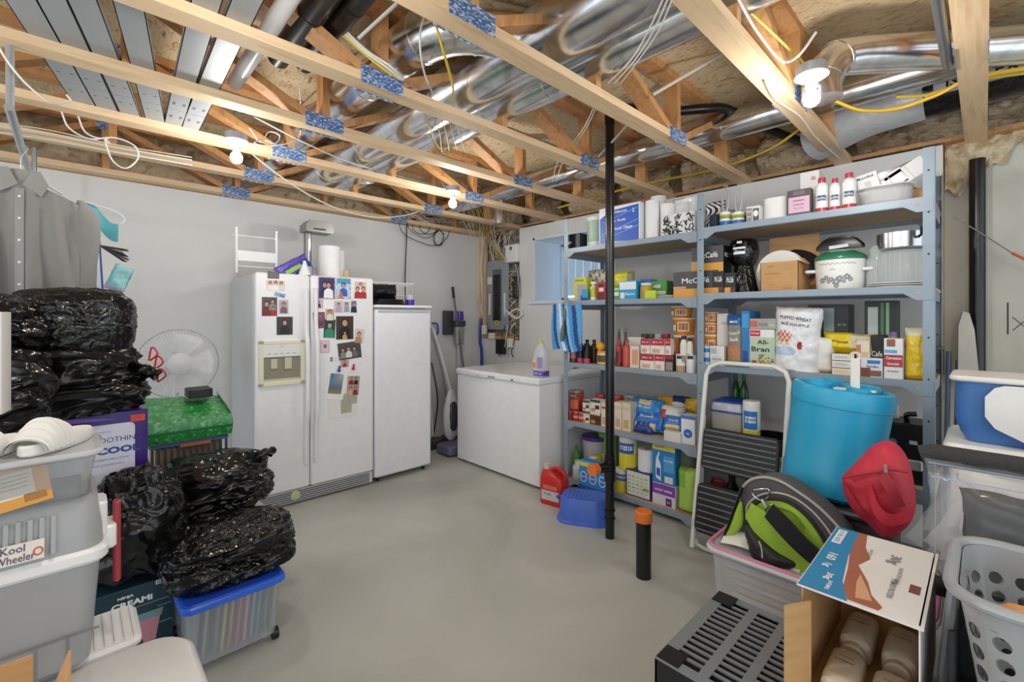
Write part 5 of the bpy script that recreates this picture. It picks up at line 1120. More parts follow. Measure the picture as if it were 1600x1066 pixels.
def toiletb(g, w, d, h):
    x = -w * .22
    g.prism([(x - .018, h * .12), (x + .02, h * .06), (x + .02, h * .45), (x + .0, h * .62), (x + .012, h * .74), (x + .004, h * .78), (x - .016, h * .6), (x - .02, h * .4)], C('#e9eef6'), o=(0, -d / 2 - .003, 0), ez=(0, -1, 0), t=.0005)
    g.prism([(x - .012, h * .2), (x + .014, h * .16), (x + .014, h * .36), (x - .012, h * .38)], C('#2f5ab8'), o=(0, -d / 2 - .004, 0), ez=(0, -1, 0), t=.0004)
carton('blue and yellow box of toilet cleaner bottles', 1019, 1055, 693, zp + .002, '#2f86c8', [(0, 1, .82, 1, '#e8d83a'), (.5, .95, .3, .7, '#58a8dc'), (.55, .9, .04, .2, '#e6e6e6')], [('Lysol', .3, .90, .02, '#2a5ab0', .42), ('POWER', .72, .58, .010, '#ffffff', .4)], X=2.985, d=.14, extra=toiletb)
sachet('grey black fabric bundle behind the toilet cleaner box', 1056, 1082, 700, z + .13, '#6f6f66', X=3.05, d=.14, seed=71, rough=.8)
sachet('slumped lime green bag at the right end of the lowest shelf', 1054, 1086, 735, z, '#a6cf52', lambda u, v: C('#b4d964', .35) if v < .6 or u > .5 else C('#8fba44', .35), X=2.965, d=.14, seed=73, wr=.008, crimp=.03, rough=.35)
# ---- tier 5, right bay: red and black things behind the ladder
z = TIER_R[0]
t = G().rbox((0, 0, .10), (.14, .16, .20), .03, C('#c02a2c', .3), .02).done('red_toolbox', loc=(3.12, yx(1122, 3.12), z + .02), rz=FACE, label='red plastic container behind the ladder steps', cat='container'); t.location.z = z + .0
G().tube([(-.04, 0, .2), (-.03, 0, .235), (.03, 0, .235), (.04, 0, .2)], .01, C('#a02024', .3), 8, sm=3).done('handle', t)
for k, px in enumerate((1140, 1166)):
    round_item('black motor oil bottle behind the ladder steps, %s' % ['left', 'right'][k], px - 12, px + 12, 742, z, BOT, [(0, '#171717', .3), (.3, '#3a3a3a', .3), (.6, '#171717', .3)], X=3.05, name='oil_bottle', cat='bottle', cap=('#111111', CAPB), group='black bottles behind the ladder')
# hanging striped bag and wrench-like clamp on the left upright
t = thing('striped_bag', 'blue and white striped cloth bag hanging from the left shelf upright', 'bag', (2.90, yx(885, 2.90), zx(885, 548, 2.90)), FACE)
y, w, h = span(862, 908, 476, zx(885, 548, 2.90), 2.90)
cols = ['#4f9fd8', '#2a4a88', '#78b8e4', '#dfe9ee', '#4f9fd8', '#22407c', '#8cc4ea', '#4a9ad6', '#2a4a88', '#5aa6dc']
g = G(); g.sheet(lambda u, v: Vector(((u - .5) * w * (1 - .12 * abs(v - .5)), -.012 * math.sin(9 * u + 3 * v) - .02 * math.sin(PI * u), v * h + .012 * math.sin(u * 7))), 60, 14, BK, lambda u, v: C(cols[int((u + .25 * (v - .5) + .03 * math.sin(v * 5)) * 9.99) % 10], .8))
g.sheet(lambda u, v: Vector(((.5 - u) * w * (1 - .12 * abs(v - .5)), .014 - .006 * math.sin(9 * u), v * h + .012 * math.sin((1 - u) * 7))), 20, 10, C('#4f9fd8', .8)); g.done('bag_cloth', t, smooth=60)
g = G(); hk = C('#c9ccd0', .3, .5); g.tube([(-.01, -.02, h * .85), (-.03, -.03, h + .01), (-.005, -.02, h + .04), (.0, .01, h + .05), (.01, .045, h + .02)], .003, hk, 6, sm=4); g.tube([(.01, -.02, h * .85), (.03, -.03, h + .0), (.012, -.02, h + .035), (.0, .01, h + .05)], .003, hk, 6, sm=4); g.done('wire_hook', t)
g = G(); g.tube([(-.02, -.03, h * .2), (-.01, -.035, h * .5), (.015, -.035, h * .75), (.0, -.03, h * .92)], lambda q: .012 + .005 * math.sin(q * 9), C('#7a7468', .35, .4), 8, sm=4); g.done('hanging_clasp', t)
# wall side storage right of the shelving
t = thing('ironing_board', 'folded ironing board with pale printed cover standing beside the shelving', 'ironing board', (3.60, .075, .05))
g = G(); g.prism([(-.03, 0), (.07, 0), (.055, 1.0), (.035, 1.28), (.015, 1.37), (-.01, 1.38), (-.028, 1.30), (-.03, 1.0)], C('#c9c2b8', .8), o=(0, 0, 0), ex=(.2, -1, 0), ez=(1, .2, 0), t=.03); g.done('board_cover', t)
g = G(); g.box((-.004, .0, .78), (.004, .07, .12), C('#c98a84', .8)); [g.box((-.004, .02 - .012 * k, .60 + .15 * k), (.004, .03, .03), C('#9a8f86', .8)) for k in range(3)]; g.done('cover_print', t)
g = G(); g.tube([(.05, .05, 0), (.05, .03, 1.1)], .012, C('#6f8aa8', .3, .3), 8); g.tube([(.05, .09, 0), (.05, .07, 1.15)], .012, C('#6f8aa8', .3, .3), 8); g.done('folded_leg', t)
# ================================================================== FLOOR PIPES, STOOL, JUG
ABS = ramp_mat('scuffed_black_pipe', [(.55, '#121213'), (.72, '#1a1a1a'), (.8, '#8a8a80')], (1, 1, .6), 30, 8, .28)
ORC = C('#e0762a', .45)
t = thing('stack_pipe', 'black plastic drain stack standing in front of the shelving with orange cleanout cap', 'pipe', (2.446, 1.648, 0))
G().cyl((0, 0, 0), (0, 0, 2.66), .028, C('#131314', .22), seg=24).done('pipe_run', t)
G().cyl((0, 0, 0.0), (0, 0, .16), .0285, ABS, seg=24).done('scuffed_foot', t)
G().tube([(0, 0, 2.62), (0, 0, 2.68), (.02, -.01, 2.72), (.06, -.03, 2.735), (.28, -.14, 2.74)], .031, C('#131314', .22), 20, sm=4).done('elbow', t)
g = G(); g.cyl((0, 0, .36), (0, 0, .50), .036, ABS, seg=24); 
g.tube([(0, 0, .445), (-.07, -.0, .46), (-.15, -.0, .468)], .03, C('#131314', .25), 18); g.done('tee_fitting', t)
G().cyl((-.145, 0, .468), (-.19, 0, .472), .036, ORC, seg=24).done('cleanout_cap', t)
for z in (.12, .17, .51): G().cyl((0, 0, z), (0, 0, z + .012), .034, C('#131314', .3), seg=24).done('joint_collar', t)
t = thing('pipe_stub', 'short black pipe stub rising from the floor with an orange cap', 'pipe', (2.21, 1.275, 0))
G().cyl((0, 0, 0), (0, 0, .33), .040, ABS, seg=28).done('pipe_run', t)
G().lathe([(.046, .30), (.047, .305), (.046, .352), (.040, .357), (0, .357)], ORC, 28).done('orange_cap', t)

t = thing('step_stool', 'small blue plastic step stool on the floor beside the stack pipe', 'stool', (2.55, 1.93, 0), R(-62))
bl = C('#4a6fd0', .35)
G().loft([[(x * k, y * k2, z) for x, y in rrect(.36, .26, .09, 5)] for k, k2, z in ((1.0, 1.0, 0), (1.0, 1.0, .012), (.93, .9, .02), (.86, .82, .15), (.82, .78, .165))], bl).done('stool_body', t)
g = G()
for i in range(9):
    for j in range(5): g.cyl((-.11 + i * .0275, -.06 + j * .03, .165), (-.11 + i * .0275, -.06 + j * .03, .1675), .006, C('#6486dc', .4), seg=8)
s_ = g.done('grip_dots', t); s_['kind'] = 'stuff'
g = G(); g.tube([(-.155, 0, .13), (-.19, .02, .12), (-.19, .06, .10)], .012, C('#2c4fa8', .35), 8, sm=3); g.done('handle', t)

t = thing('detergent_jug', 'red plastic jug on the floor beside the chest freezer corner', 'jug', (2.60, 2.24, 0), FACE + R(10))
rd = C('#c92a24', .28)
g = G(); g.loft([[(x * k + o_, y * k2, z) for x, y in rrect(.20, .13, .03, 4)] for k, k2, o_, z in ((.94, .94, 0, 0), (1, 1, 0, .02), (1, 1, 0, .17), (.85, .9, -.01, .21), (.5, .6, -.04, .235), (.28, .45, -.06, .25))], rd); g.done('jug_body', t)
G().tube([(.085, 0, .16), (.09, 0, .225), (.05, 0, .262), (.0, 0, .262), (-.03, 0, .235)], .015, rd, 10, sm=4).done('handle', t)
G().cyl((-.065, 0, .245), (-.065, 0, .285), .026, C('#cfc8c4', .4), seg=18).done('cap', t)
g = G(); g.box((0, -.0665, .075), (.15, .002, .07), C('#c9c4c8')); g.box((.0, -.0668, .135), (.12, .002, .03), C('#d86a5a')); g.text('PURE', .02, plane_fn((-.02, -.0682, .085), (1, 0, 0), (0, 0, 1)), C('#5a6a9a'), .01); g.done('label_sticker', t)
# dish soap pack
t = thing('soap_pack', 'shrink wrapped pack of three blue dish soap bottles leaning behind the stool', 'pack', (2.80, 2.04, .03), FACE)
w, h = .27, .27
g = G(); g.rbox((0, .05, h / 2), (w, .09, h), .02, C('#3f93d6', .25), .01)
for k in range(3):
    x = -.085 + k * .085
    g.prism([(x + .033 * math.cos(q * PI / 8), .15 + .042 * math.sin(q * PI / 8)) for q in range(16)], C('#d4e6f6'), o=(0, .0035, 0), ez=(0, -1, 0), t=.001)
    g.prism([(x + .025 * math.cos(q * PI / 8), .15 + .033 * math.sin(q * PI / 8)) for q in range(16)], C('#3d7ad0'), o=(0, .0022, 0), ez=(0, -1, 0), t=.001)
    g.text('Dawn', .014, plane_fn((x, .0006, .152), (1, 0, 0), (0, 0, 1)), C('#ffffff'), .02, .042)
g.box((0, .003, .245), (w * .98, .004, .03), C('#e4dc5a')); g.text('DISH SOAP', .012, plane_fn((0, .0005, .246), (1, 0, 0), (0, 0, 1)), C('#6a6a2a'), .01)
g.box((0, .003, .05), (w * .96, .004, .07), C('#2a62b0')); g.text('ULTRA CLEAN', .014, plane_fn((0, .0005, .055), (1, 0, 0), (0, 0, 1)), C('#cfe0f4'), .01)
g.done('pack_wrap', t)
t = thing('vinegar_jug', 'clear jug with purple label standing on the chest freezer corner', 'jug', (2.80, 2.56, .902), FACE)
g = G(); g.loft([[(x * k, y * k, z) for x, y in rrect(.13, .10, .035, 4)] for k, z in ((.95, 0), (1, .01), (1, .17), (.8, .22), (.3, .27), (.28, .285))], C('#e3e6e8', .08, 0, .5)); g.done('jug_body', t)
g = G(); g.rbox((0, 0, .03), (.132, .102, .04), .035, C('#5b3aa8', .3), .002); g.text('OPEN ME', .018, plane_fn((0, -.0525, .03), (1, 0, 0), (0, 0, 1)), C('#d8cef0'), .02)
g.box((.03, -.051, .12), (.055, .002, .09), C('#a08ac8')); g.box((-.03, -.051, .11), (.04, .002, .07), C('#e4cfa8')); g.box((-.03, -.0525, .10), (.03, .002, .04), C('#d8905a')); g.done('label_sticker', t)
g = G(); g.lathe([(.02, .285), (.022, .29), (.022, .305), (0, .305)], C('#c8cc6a', .4), 16); g.tube([(.02, 0, .298), (.05, 0, .30), (.03, 0, .312), (-.03, 0, .31), (-.05, 0, .298)], .003, C('#c8cc6a', .4), 6, sm=3); g.done('cap', t)

# ================================================================== RIGHT FOREGROUND
# folded step ladder
t = thing('step_ladder', 'folded white framed step ladder with black ribbed steps leaning on the shelving', 'ladder', (0, 0, 0))
wf = C('#e4e4de', .3)
ya, yb = 1.215, .755
def LP(y, s): return Vector((2.66 + .22 * s, y, .0 + 1.115 * s))      # s: 0 foot .. 1 top
g = G(); g.tube([LP(ya, .02), LP(ya, .93), LP(ya - .02, .975), LP(ya - .08, 1.0), LP(yb + .08, 1.0), LP(yb + .02, .975), LP(yb, .93), LP(yb, .02)], .0135, wf, 12, sm=0); g.done('front_frame', t)
bf = lambda y, s: LP(y, s) + Vector((.05, 0, -.0))
g = G(); g.tube([bf(ya + .012, .70), bf(ya + .012, .06), bf(ya - .01, .02), bf(ya - .06, .013), bf(yb + .06, .013), bf(yb + .01, .02), bf(yb - .012, .06), bf(yb - .012, .70)], .0115, wf, 12); g.done('rear_frame', t)
bs = C('#0b0b0c', .4); rb = C('#6f7072', .4)
def lstep(s0, s1, y0, y1, nr):
    a = LP(0, s0); b = LP(0, s1); d = (b - a); nrm = Vector((-d.z, 0, d.x)).normalized()
    ex = Vector((0, -1, 0)); ey = d.normalized(); L = d.length; w = y1 - y0
    T = Matrix(((ex.x, ey.x, -nrm.x, 0), (ex.y, ey.y, -nrm.y, 0), (ex.z, ey.z, -nrm.z, 0), (0, 0, 0, 1)))
    O = Matrix.Translation(Vector((a.x, (y0 + y1) / 2, a.z)) + nrm * .02) @ T
    p = G().rbox((0, L / 2, 0), (w, L, .022), .03, bs, .004, T=O).done('step_panel', t)
    for k in range(nr):
        G().box((0, (k + .6) * L / (nr + .2), -.013), (w * .94, .0075, .010), rb, T=O).done('step_rib', p, smooth=0)
    for k in range(12):
        G().box((-w * .42 + k * w * .075, L / 2, -.0115), (.004, L * .86, .003), C('#232324', .4), T=O).done('cross_rib', p, smooth=0)
lstep(.43, .65, .775, 1.19, 8); lstep(.11, .36, .80, 1.20, 8)
for y in (ya, yb):
    G().cyl(LP(y, .13), LP(y, .17), .017, C('#c9c9c4', .4), seg=12).done('hinge_clamp', t)

# blue barrel, on a grey tote
t = thing('storage_tote', 'dark grey lidded tote under the blue barrel', 'tote', (2.565, .48, 0))
G().rbox((0, 0, .27), (.38, .44, .54), .05, C('#4a4c50', .45), .02, taper=.92).done('tote_body', t); G().rbox((0, 0, .555), (.41, .46, .03), .05, C('#3a3b3f', .45), .01).done('tote_lid', t)
t = thing('water_barrel', 'large sky blue plastic barrel behind the green cooler bag', 'barrel', (2.56, .515, .585), rot=(R(6.5), R(2), 0))
bb = C('#2ba6d0', .35)
G().lathe([(.0, .0), (.165, .0), (.188, .02), (.192, .10), (.189, .108), (.191, .30), (.194, .40), (.194, .412), (.199, .415), (.200, .47), (.192, .492), (.175, .495), (.168, .480), (.0, .478)], bb, 56).done('barrel_body', t, smooth=40)
g = G()
for k, (a, s) in enumerate(((2.3, .055), (3.9, .05), (.6, .05), (5.4, .05))):
    cx, cy = .11 * math.cos(a), .11 * math.sin(a)
    q = G(); q.lathe([(s, .476), (s * .98, .505), (s * .8, .512), (s * .7, .500), (0, .498)], bb, 20, c=(cx, cy, 0), sx=1.15); q.done('raised_lobe', t, smooth=50)
t = G().rbox((0, 0, .07), (.008, .035, .14), .003, C('#e6e4dc', .4), .002)
t = t.done('paint_paddle', loc=(2.50, .40, 1.075), label='white paddle with a hole standing on top of the blue barrel', cat='paddle', rot=(0, .05, 0))
G().lathe([(.022, 0), (.022, .008), (.010, .0081), (.010, 0)], C('#e6e4dc', .4), 18, cap=False, T=Matrix.Translation((-.004, 0, .15)) @ Matrix.Rotation(PI / 2, 4, 'Y')).done('round_end', t)
G().box((0, 0, 0), (.05, .15, .008), C('#e8e6e0', .4)).done('paper_tag', t)

# clear tote with papers
t = thing('clear_tote', 'clear plastic tote full of papers with pink rim under the green cooler bag', 'tote', (2.0, .12, 0))
tw, td = .34, .72
g = G(); g.rbox((tw / 2, td / 2, .205), (tw, td, .40), .05, C('#dcdce2', .12, 0, .5), .01, taper=.93, n=4); g.done('tote_wall', t)
g = G(); g.tube([(x + tw / 2, y + td / 2, .405) for x, y in rrect(tw + .012, td + .012, .05, 4)], .008, C('#d98aa8', .35), 8, closed=True); g.done('rim_band', t)
g = G(); g.tube([(x + tw / 2, y + td / 2, .392) for x, y in rrect(tw + .018, td + .018, .05, 4)], .012, C('#e6e6ea', .2, 0, .8), 8, closed=True); g.done('tote_rim', t)
rr3 = random.Random(12)
for k in range(11):
    z = .05 + k * .031
    g = G(); g.rbox((0, 0, 0), (.28 - rr3.random() * .03, .60 - rr3.random() * .1, .024), .01, C(rr3.choice(('#e9e6e2', '#dcdcdf', '#cfc2b8', '#e4e4ea', '#d8c8a8')), .7), .004)
    g.done('paper_stack', loc=(2.17 + rr3.uniform(-.01, .01), .48 + rr3.uniform(-.01, .01), z), rz=rr3.uniform(-.04, .04), label='stack of loose papers inside the clear tote, %s from the bottom' % ['first', 'second', 'third', 'fourth', 'fifth', 'sixth', 'seventh', 'eighth', 'ninth', 'tenth', 'eleventh'][k], cat='papers', group='papers in the clear tote')
g = G(); g.sheet(lambda u, v: Vector((2.03 + .3 * v, .80 - .30 * u, .415 + .05 * math.sin(PI * v) + .012 * math.sin(5 * u))), 16, 10, C('#e8e6de', .7)); g.box((2.12, .70, .462), (.05, .05, .001), C('#9aa0a8'))
g.done('notepad', label='cream paper sheets curling out of the clear tote', cat='papers')
sheet_ = G(); sheet_.rbox((0, 0, 0), (.14, .24, .012), .01, C('#e9ecf2', .5), .003); sheet_.text('365', .05, plane_fn((-.02, 0, .007), (0, -1, 0), (1, 0, 0)), C('#24489a'), .03)
sheet_.done('paper_pad', loc=(2.10, .34, .425), label='white pad with blue print at the rim of the clear tote', cat='papers')

# green and grey cooler bag
def W3(px, py, X):
    a, b, c = ray(px, py); q = X / a
    return Vector((X, b * q, CAM_H + c * q))
def puff(outline, X, depth, m, back=.01, n=6, wr=.006, seed=1, sm=5, power=.6):
    """cushion grown from a closed outline standing in the plane X, bulging towards -X"""
    P = catmull([W3(px, py, X) for px, py in outline], sm, True) if sm else [W3(px, py, X) for px, py in outline]
    c = sum(P, Vector()) / len(P); off = Vector((seed * 3.3, seed, seed * 2.1))
    rings = [[p + Vector((back, 0, 0)) for p in P]]
    for k in range(n + 1):
        s_ = 1 - (k / n) ** 1.4 * .97 if k else 1
        rg = []
        for p in P:
            q = c + (p - c) * s_
            w_ = noise.noise(q * 12 + off) * wr + abs(noise.noise(q * 22 + off)) * wr
            rg.append(q + Vector((-depth * (1 - s_ ** 2.5) ** power - w_ * (k > 0) - .002, w_ * .4 * (k > 0), 0)))
        rings.append(rg)
    g = G(); g.loft(rings, m); return g
t = thing('cooler_bag', 'open lime green and charcoal cooler bag with strap lying on the clear tote', 'bag', (0, 0, 0))
LIME, CHAR = C('#9dc23c', .7, bump=.15, bscale=300), C('#5a585b', .75, bump=.2, bscale=300)
XB = 2.10
outl = [(1153, 830), (1154, 800), (1157, 770), (1170, 752), (1192, 746), (1218, 752), (1245, 768), (1278, 792), (1308, 822), (1332, 852), (1348, 882), (1346, 902), (1280, 896), (1200, 872)]
P = catmull([W3(x, y, XB) for x, y in outl], 5, True); cc = sum(P, Vector()) / len(P)
rings = []
for dx, k in ((0, .93), (.006, 1), (.05, 1.01), (.12, .97), (.17, .86), (.19, .6)):
    rings.append([Vector((XB + dx, (cc + (p - cc) * k).y, (cc + (p - cc) * k).z)) for p in P])
G().loft(rings, CHAR).done('lid_shell', t, smooth=60)
def edge(pts, X, r, m, name, sm=5): 
    g = G(); g.tube([W3(x, y, X) for x, y in pts], r, m, 8, sm=sm); return g.done(name, t)
edge(outl[:11], XB - .004, .006, C('#a9aaa4', .5), 'piping')
edge([(1166, 812), (1168, 790), (1185, 775), (1210, 770), (1240, 778), (1270, 800), (1295, 830), (1312, 862)], XB - .010, .004, C('#c9bcb6', .4), 'zipper')
edge([(1172, 806), (1180, 788), (1200, 780), (1230, 784), (1258, 804), (1282, 834), (1298, 866)], XB - .012, .007, C('#232224', .6), 'inner_binding')
puff([(1168, 800), (1182, 784), (1205, 778), (1235, 786), (1262, 806), (1285, 838), (1298, 868), (1296, 892), (1262, 884), (1215, 850), (1180, 820)], XB - .004, .022, LIME, seed=4, wr=.004).done('lime_panel', t, smooth=60)
edge([(1212, 792), (1238, 802), (1258, 826)], XB - .03, .003, C('#6f8a28', .7), 'panel_seam')
def band(a, b, X, m, name, th=.006, bulge=.02):
    """strap between two pixel polylines a (upper edge) and b (lower edge)"""
    A_ = catmull([W3(x, y, X) for x, y in a], 5); B_ = catmull([W3(x, y, X) for x, y in b], 5); n = len(A_)
    g = G(); vs = []; 
    for i in range(n):
        o = -bulge * math.sin(PI * i / (n - 1))
        for p, dx in ((A_[i], 0), (A_[i], -th), (B_[i], -th), (B_[i], 0)): vs.append(p + Vector((o + dx, 0, 0)))
    fs = []
    for i in range(n - 1):
        for j in range(4): fs.append((i * 4 + j, i * 4 + (j + 1) % 4, (i + 1) * 4 + (j + 1) % 4, (i + 1) * 4 + j))
    fs += [(0, 1, 2, 3), tuple((n - 1) * 4 + j for j in (3, 2, 1, 0))]
    g.add(vs, fs, m); return g.done(name, t, smooth=50)
band([(1174, 786), (1200, 800), (1235, 838), (1285, 884)], [(1165, 806), (1184, 832), (1218, 862), (1255, 905)], XB - .045, LIME, 'lime_band')
band([(1208, 788), (1232, 806), (1262, 838), (1296, 872)], [(1196, 806), (1222, 832), (1250, 860), (1276, 886)], XB - .062, C('#1b1d24', .85), 'shoulder_strap', .014, .02)
ch = C('#c2c4c8', .2, 1)
g = G(); g.tube([W3(x, y, XB - .03) for x, y in ((1178, 766), (1200, 764), (1202, 772), (1194, 782), (1184, 780), (1176, 772))], .004, ch, 8, closed=True, sm=2); g.done('d_ring', t)
g = G(); g.tube([W3(x, y, XB - .05) for x, y in ((1190, 780), (1196, 790), (1200, 798))], .007, ch, 8); g.done('snap_hook', t)
g = G(); g.tube([W3(x, y, XB - .058) for x, y in ((1196, 796), (1208, 788), (1211, 796), (1203, 806), (1197, 803))], .003, ch, 8, closed=True, sm=2); g.done('snap_loop', t)
puff([(1128, 848), (1140, 822), (1156, 785), (1160, 800), (1160, 822), (1145, 838)], XB - .02, .012, LIME, seed=9, wr=.004, sm=3).done('side_flap', t, smooth=60)
edge([(1125, 853), (1138, 822), (1156, 774), (1160, 762)], XB - .03, .006, BK, 'flap_piping', 4)
puff([(1166, 818), (1185, 832), (1215, 858), (1246, 880), (1232, 890), (1200, 885), (1176, 868), (1168, 845)], XB - .05, .05, C('#232326', .5, bump=.4, bscale=40), seed=13, wr=.01).done('black_pocket', t, smooth=70)
edge([(1186, 846), (1190, 858), (1191, 872)], XB - .112, .0028, C('#c9c9c9', .3), 'reflective_tab', 3)

# red lunch bag
t = thing('lunch_bag', 'slumped red fabric lunch bag in front of the blue barrel', 'bag', (0, 0, 0))
RD = C('#cc3044', .55, bump=.15, bscale=250); RD2 = C('#b02c3c', .6)
XL = 2.20
ol = [(1315, 748), (1322, 738), (1338, 722), (1358, 702), (1380, 694), (1400, 702), (1417, 728), (1426, 770), (1427, 808), (1408, 832), (1385, 840), (1366, 826), (1340, 800), (1322, 775)]
puff(ol, XL, .085, RD, back=.07, seed=6, wr=.012, n=9, power=.55).done('bag_body', t, smooth=60)
edge([(1317, 747), (1340, 742), (1368, 738), (1392, 734), (1418, 738)], XL - .10, .005, RD2, 'zipper_seam')
edge([(1383, 726), (1384, 738)], XL - .115, .005, C('#c9c6c4', .3, .6), 'zipper_pull', 0)
edge([(1322, 756), (1340, 785), (1358, 812), (1368, 828)], XL - .085, .0025, C('#7a2030', .6), 'seam', 4)
band([(1362, 758), (1375, 785), (1396, 800), (1424, 792)], [(1356, 770), (1370, 802), (1396, 818), (1426, 812)], XL - .09, RD, 'carry_strap', .004, .035)
band([(1385, 736), (1402, 760), (1416, 790)], [(1372, 745), (1386, 768), (1396, 798)], XL - .10, RD2, 'upper_strap', .004, .012)
# dark tote below lunch bag
t = thing('storage_tote', 'dark tote hidden under the red lunch bag', 'tote', (2.17, -.16, 0))
G().rbox((0, 0, .275), (.28, .46, .55), .03, C('#2f3033', .5), .01).done('tote_body', t); G().rbox((.0, .0, .56), (.31, .49, .025), .03, C('#232427', .5), .006).done('tote_lid', t)

# black grated crate
t = thing('slotted_crate', 'black storage crate with a slotted grey black top', 'crate', (1.17, .13, 0))
cw, cd, chh = .44, .51, .45
SL = C('#7c8084', .35); BKc = C('#161617', .4)
g = G(); g.bx(0, .006, 0, cd, 0, chh - .005, BKc); g.bx(cw - .006, cw, 0, cd, 0, chh - .005, BKc); g.bx(0, cw, 0, .006, 0, chh - .005, BKc); g.bx(0, cw, cd - .006, cd, 0, chh - .005, BKc); g.bx(0, cw, 0, cd, 0, .01, BKc); g.done('crate_wall', t)
z0, z1 = chh - .005, chh
G().bx(.007, cw - .007, .007, cd - .007, chh - .022, chh - .018, C('#060606', .8)).done('slot_shade_sheet', t)  # black sheet added as the shade seen through the slots
xs = [.0]; 
# slots run along Y, rows step along X; four columns in Y
ncol, nrow = 5, 14
mx, my = .03, .035
cwid = (cd - 2 * my) / ncol; px_ = (cw - 2 * mx) / nrow
top = G()
top.bx(0, mx, 0, cd, z0, z1, SL); top.bx(cw - mx, cw, 0, cd, z0, z1, SL)
for c_ in range(ncol + 1):
    wy = .026 if 0 < c_ < ncol else my
    yc_ = my + c_ * cwid if 0 < c_ < ncol else (my / 2 if c_ == 0 else cd - my / 2)
    top.bx(mx, cw - mx, yc_ - wy / 2, yc_ + wy / 2, z0, z1, SL)
top.done('lid_rail', t, smooth=0)['kind'] = 'stuff'
for c_ in range(ncol):
    ya_ = my + c_ * cwid + (.013 if c_ else 0); yb_ = my + (c_ + 1) * cwid - (.013 if c_ < ncol - 1 else 0)
    for r_ in range(nrow):
        x0_ = mx + r_ * px_ + px_ * .30; x1_ = mx + (r_ + 1) * px_ - px_ * .16
        # the solid bar between two slots
        G().bx(x1_ + .001, x1_ + px_ * .40, ya_, yb_, z0, z1 - .0004, SL).done('lid_bar', t, smooth=0) if r_ < nrow - 1 else None
for x, y in ((.0, cd - .07), (.0, .0), (cw - .07, cd - .07), (cw - .07, 0)):
    G().bx(x + .004, x + .066, y + .004, y + .066, z1 - .001, z1 + .003, BKc).done('corner_cap', t)
for k in range(8):
    G().box((-.001, .06 + k * .055, .22), (.003, .018, .28), C('#202022', .4)).done('wall_rib', t)

# carton of protein shakes lying open on the crate
t = thing('drink_carton', 'open white and blue drink carton lying on its side on the crate', 'box', (1.30, .095, .455))
bx_, by_, bz_ = .43, .22, .285
Wt = C('#e9e6e4', .4)
G().bx(0, bx_, 0, .003, 0, bz_, Wt).done('box_side', t, smooth=0)
G().bx(0, bx_, by_ - .003, by_, 0, bz_, CARD).done('box_side', t, smooth=0)
G().bx(0, bx_, 0, by_, 0, .003, CARD).done('box_bottom', t, smooth=0)
G().bx(bx_ - .003, bx_, 0, by_, 0, bz_, CARD).done('box_back', t, smooth=0)
g = G(); g.bx(-.012, bx_, -.006, by_ + .008, bz_ - .004, bz_, Wt)
tz = bz_ + .0004
def tp(x, y, e=0): return Vector((x, y, tz + e))
BLU = C('#2a84b8', .4); BRN = C('#a8603e', .35); CREAM = C('#d9a680', .3)
yb2 = by_ + .006
g.add([tp(-.01, yb2), tp(bx_ - .002, yb2), tp(bx_ - .002, yb2 - .055), tp(.24, yb2 - .06), tp(.08, yb2 - .075), tp(-.01, yb2 - .10)], [(5, 4, 3, 2, 1, 0)], BLU)
q = [(.0, yb2 - .098), (.06, yb2 - .08), (.16, yb2 - .072), (.26, yb2 - .06), (.36, yb2 - .056), (bx_ - .004, yb2 - .054), (bx_ - .004, yb2 - .075), (.33, yb2 - .085), (.26, yb2 - .105), (.20, yb2 - .088), (.12, yb2 - .12), (.06, yb2 - .135), (.02, yb2 - .16), (.0, yb2 - .155)]
g.add([tp(x, y, .0004) for x, y in q], [tuple(reversed(range(len(q))))], BRN)
q = [(.02, yb2 - .11), (.10, yb2 - .10), (.15, yb2 - .10), (.08, yb2 - .125), (.03, yb2 - .14)]
g.add([tp(x, y, .0008) for x, y in q], [tuple(reversed(range(len(q))))], CREAM)
gy = C('#8a8a90', .5)
def ttxt(s, x, y, sz, m, w=None): g.text(s, sz, lambda a, b: tp(x + a, y + b, .0014), m, .01, w)
# lettering is read from the far side of the box, so it runs towards -X
def ttxt2(s, x, y, sz, m, w=None, bold=.01): g.text(s, sz, lambda a, b: tp(x + b, y - a, .0014), m, bold, w)
def trot(s, x, y, sz, m, w=None): g.text(s, sz, lambda a, b: tp(x - a, y - b, .0014), m, .015, w)
trot('30g', .30, yb2 - .15, .030, gy, .06); trot('PREMIER PROTEIN', .13, yb2 - .165, .012, gy, .11)
trot('HIGH PROTEIN SHAKE', .21, yb2 - .17, .009, gy, .10); trot('CHOCOLATE', .29, yb2 - .10, .008, gy, .07)
WT = C('#ffffff', .5)
trot('160', .20, yb2 - .03, .022, WT, .045); trot('1g', .14, yb2 - .03, .02, WT, .022); trot('30g', .08, yb2 - .045, .018, WT, .04); trot('24 VITAMINS', .035, yb2 - .055, .009, WT, .05)
g.bx(.30, .41, yb2 - .03, yb2 - .008, tz - .0002, tz + .0008, C('#dfe8ee')); trot('11 FL OZ', .355, yb2 - .019, .010, C('#5a8ab0'), .09)
g.bx(.14, .185, .012, .032, tz - .0002, tz + .0008, C('#7a3f44'))
g.done('box_lid', t, smooth=0)
g = G(); g.box((-.04, .03, .04), (.09, .004, .08), CARD, rot=(0, 0, .6)); g.done('box_flap', t); g = G(); g.box((-.035, by_ + .0, .13), (.08, .003, .24), CARD, rot=(0, 0, -.5)); g.done('box_flap', t)
g = G(); g.box((-.045, by_ / 2, -.0), (.09, by_ - .01, .003), CARD, rot=(0, -.12, 0)); g.done('box_flap', t)
bt = C('#d8c8b4', .4)
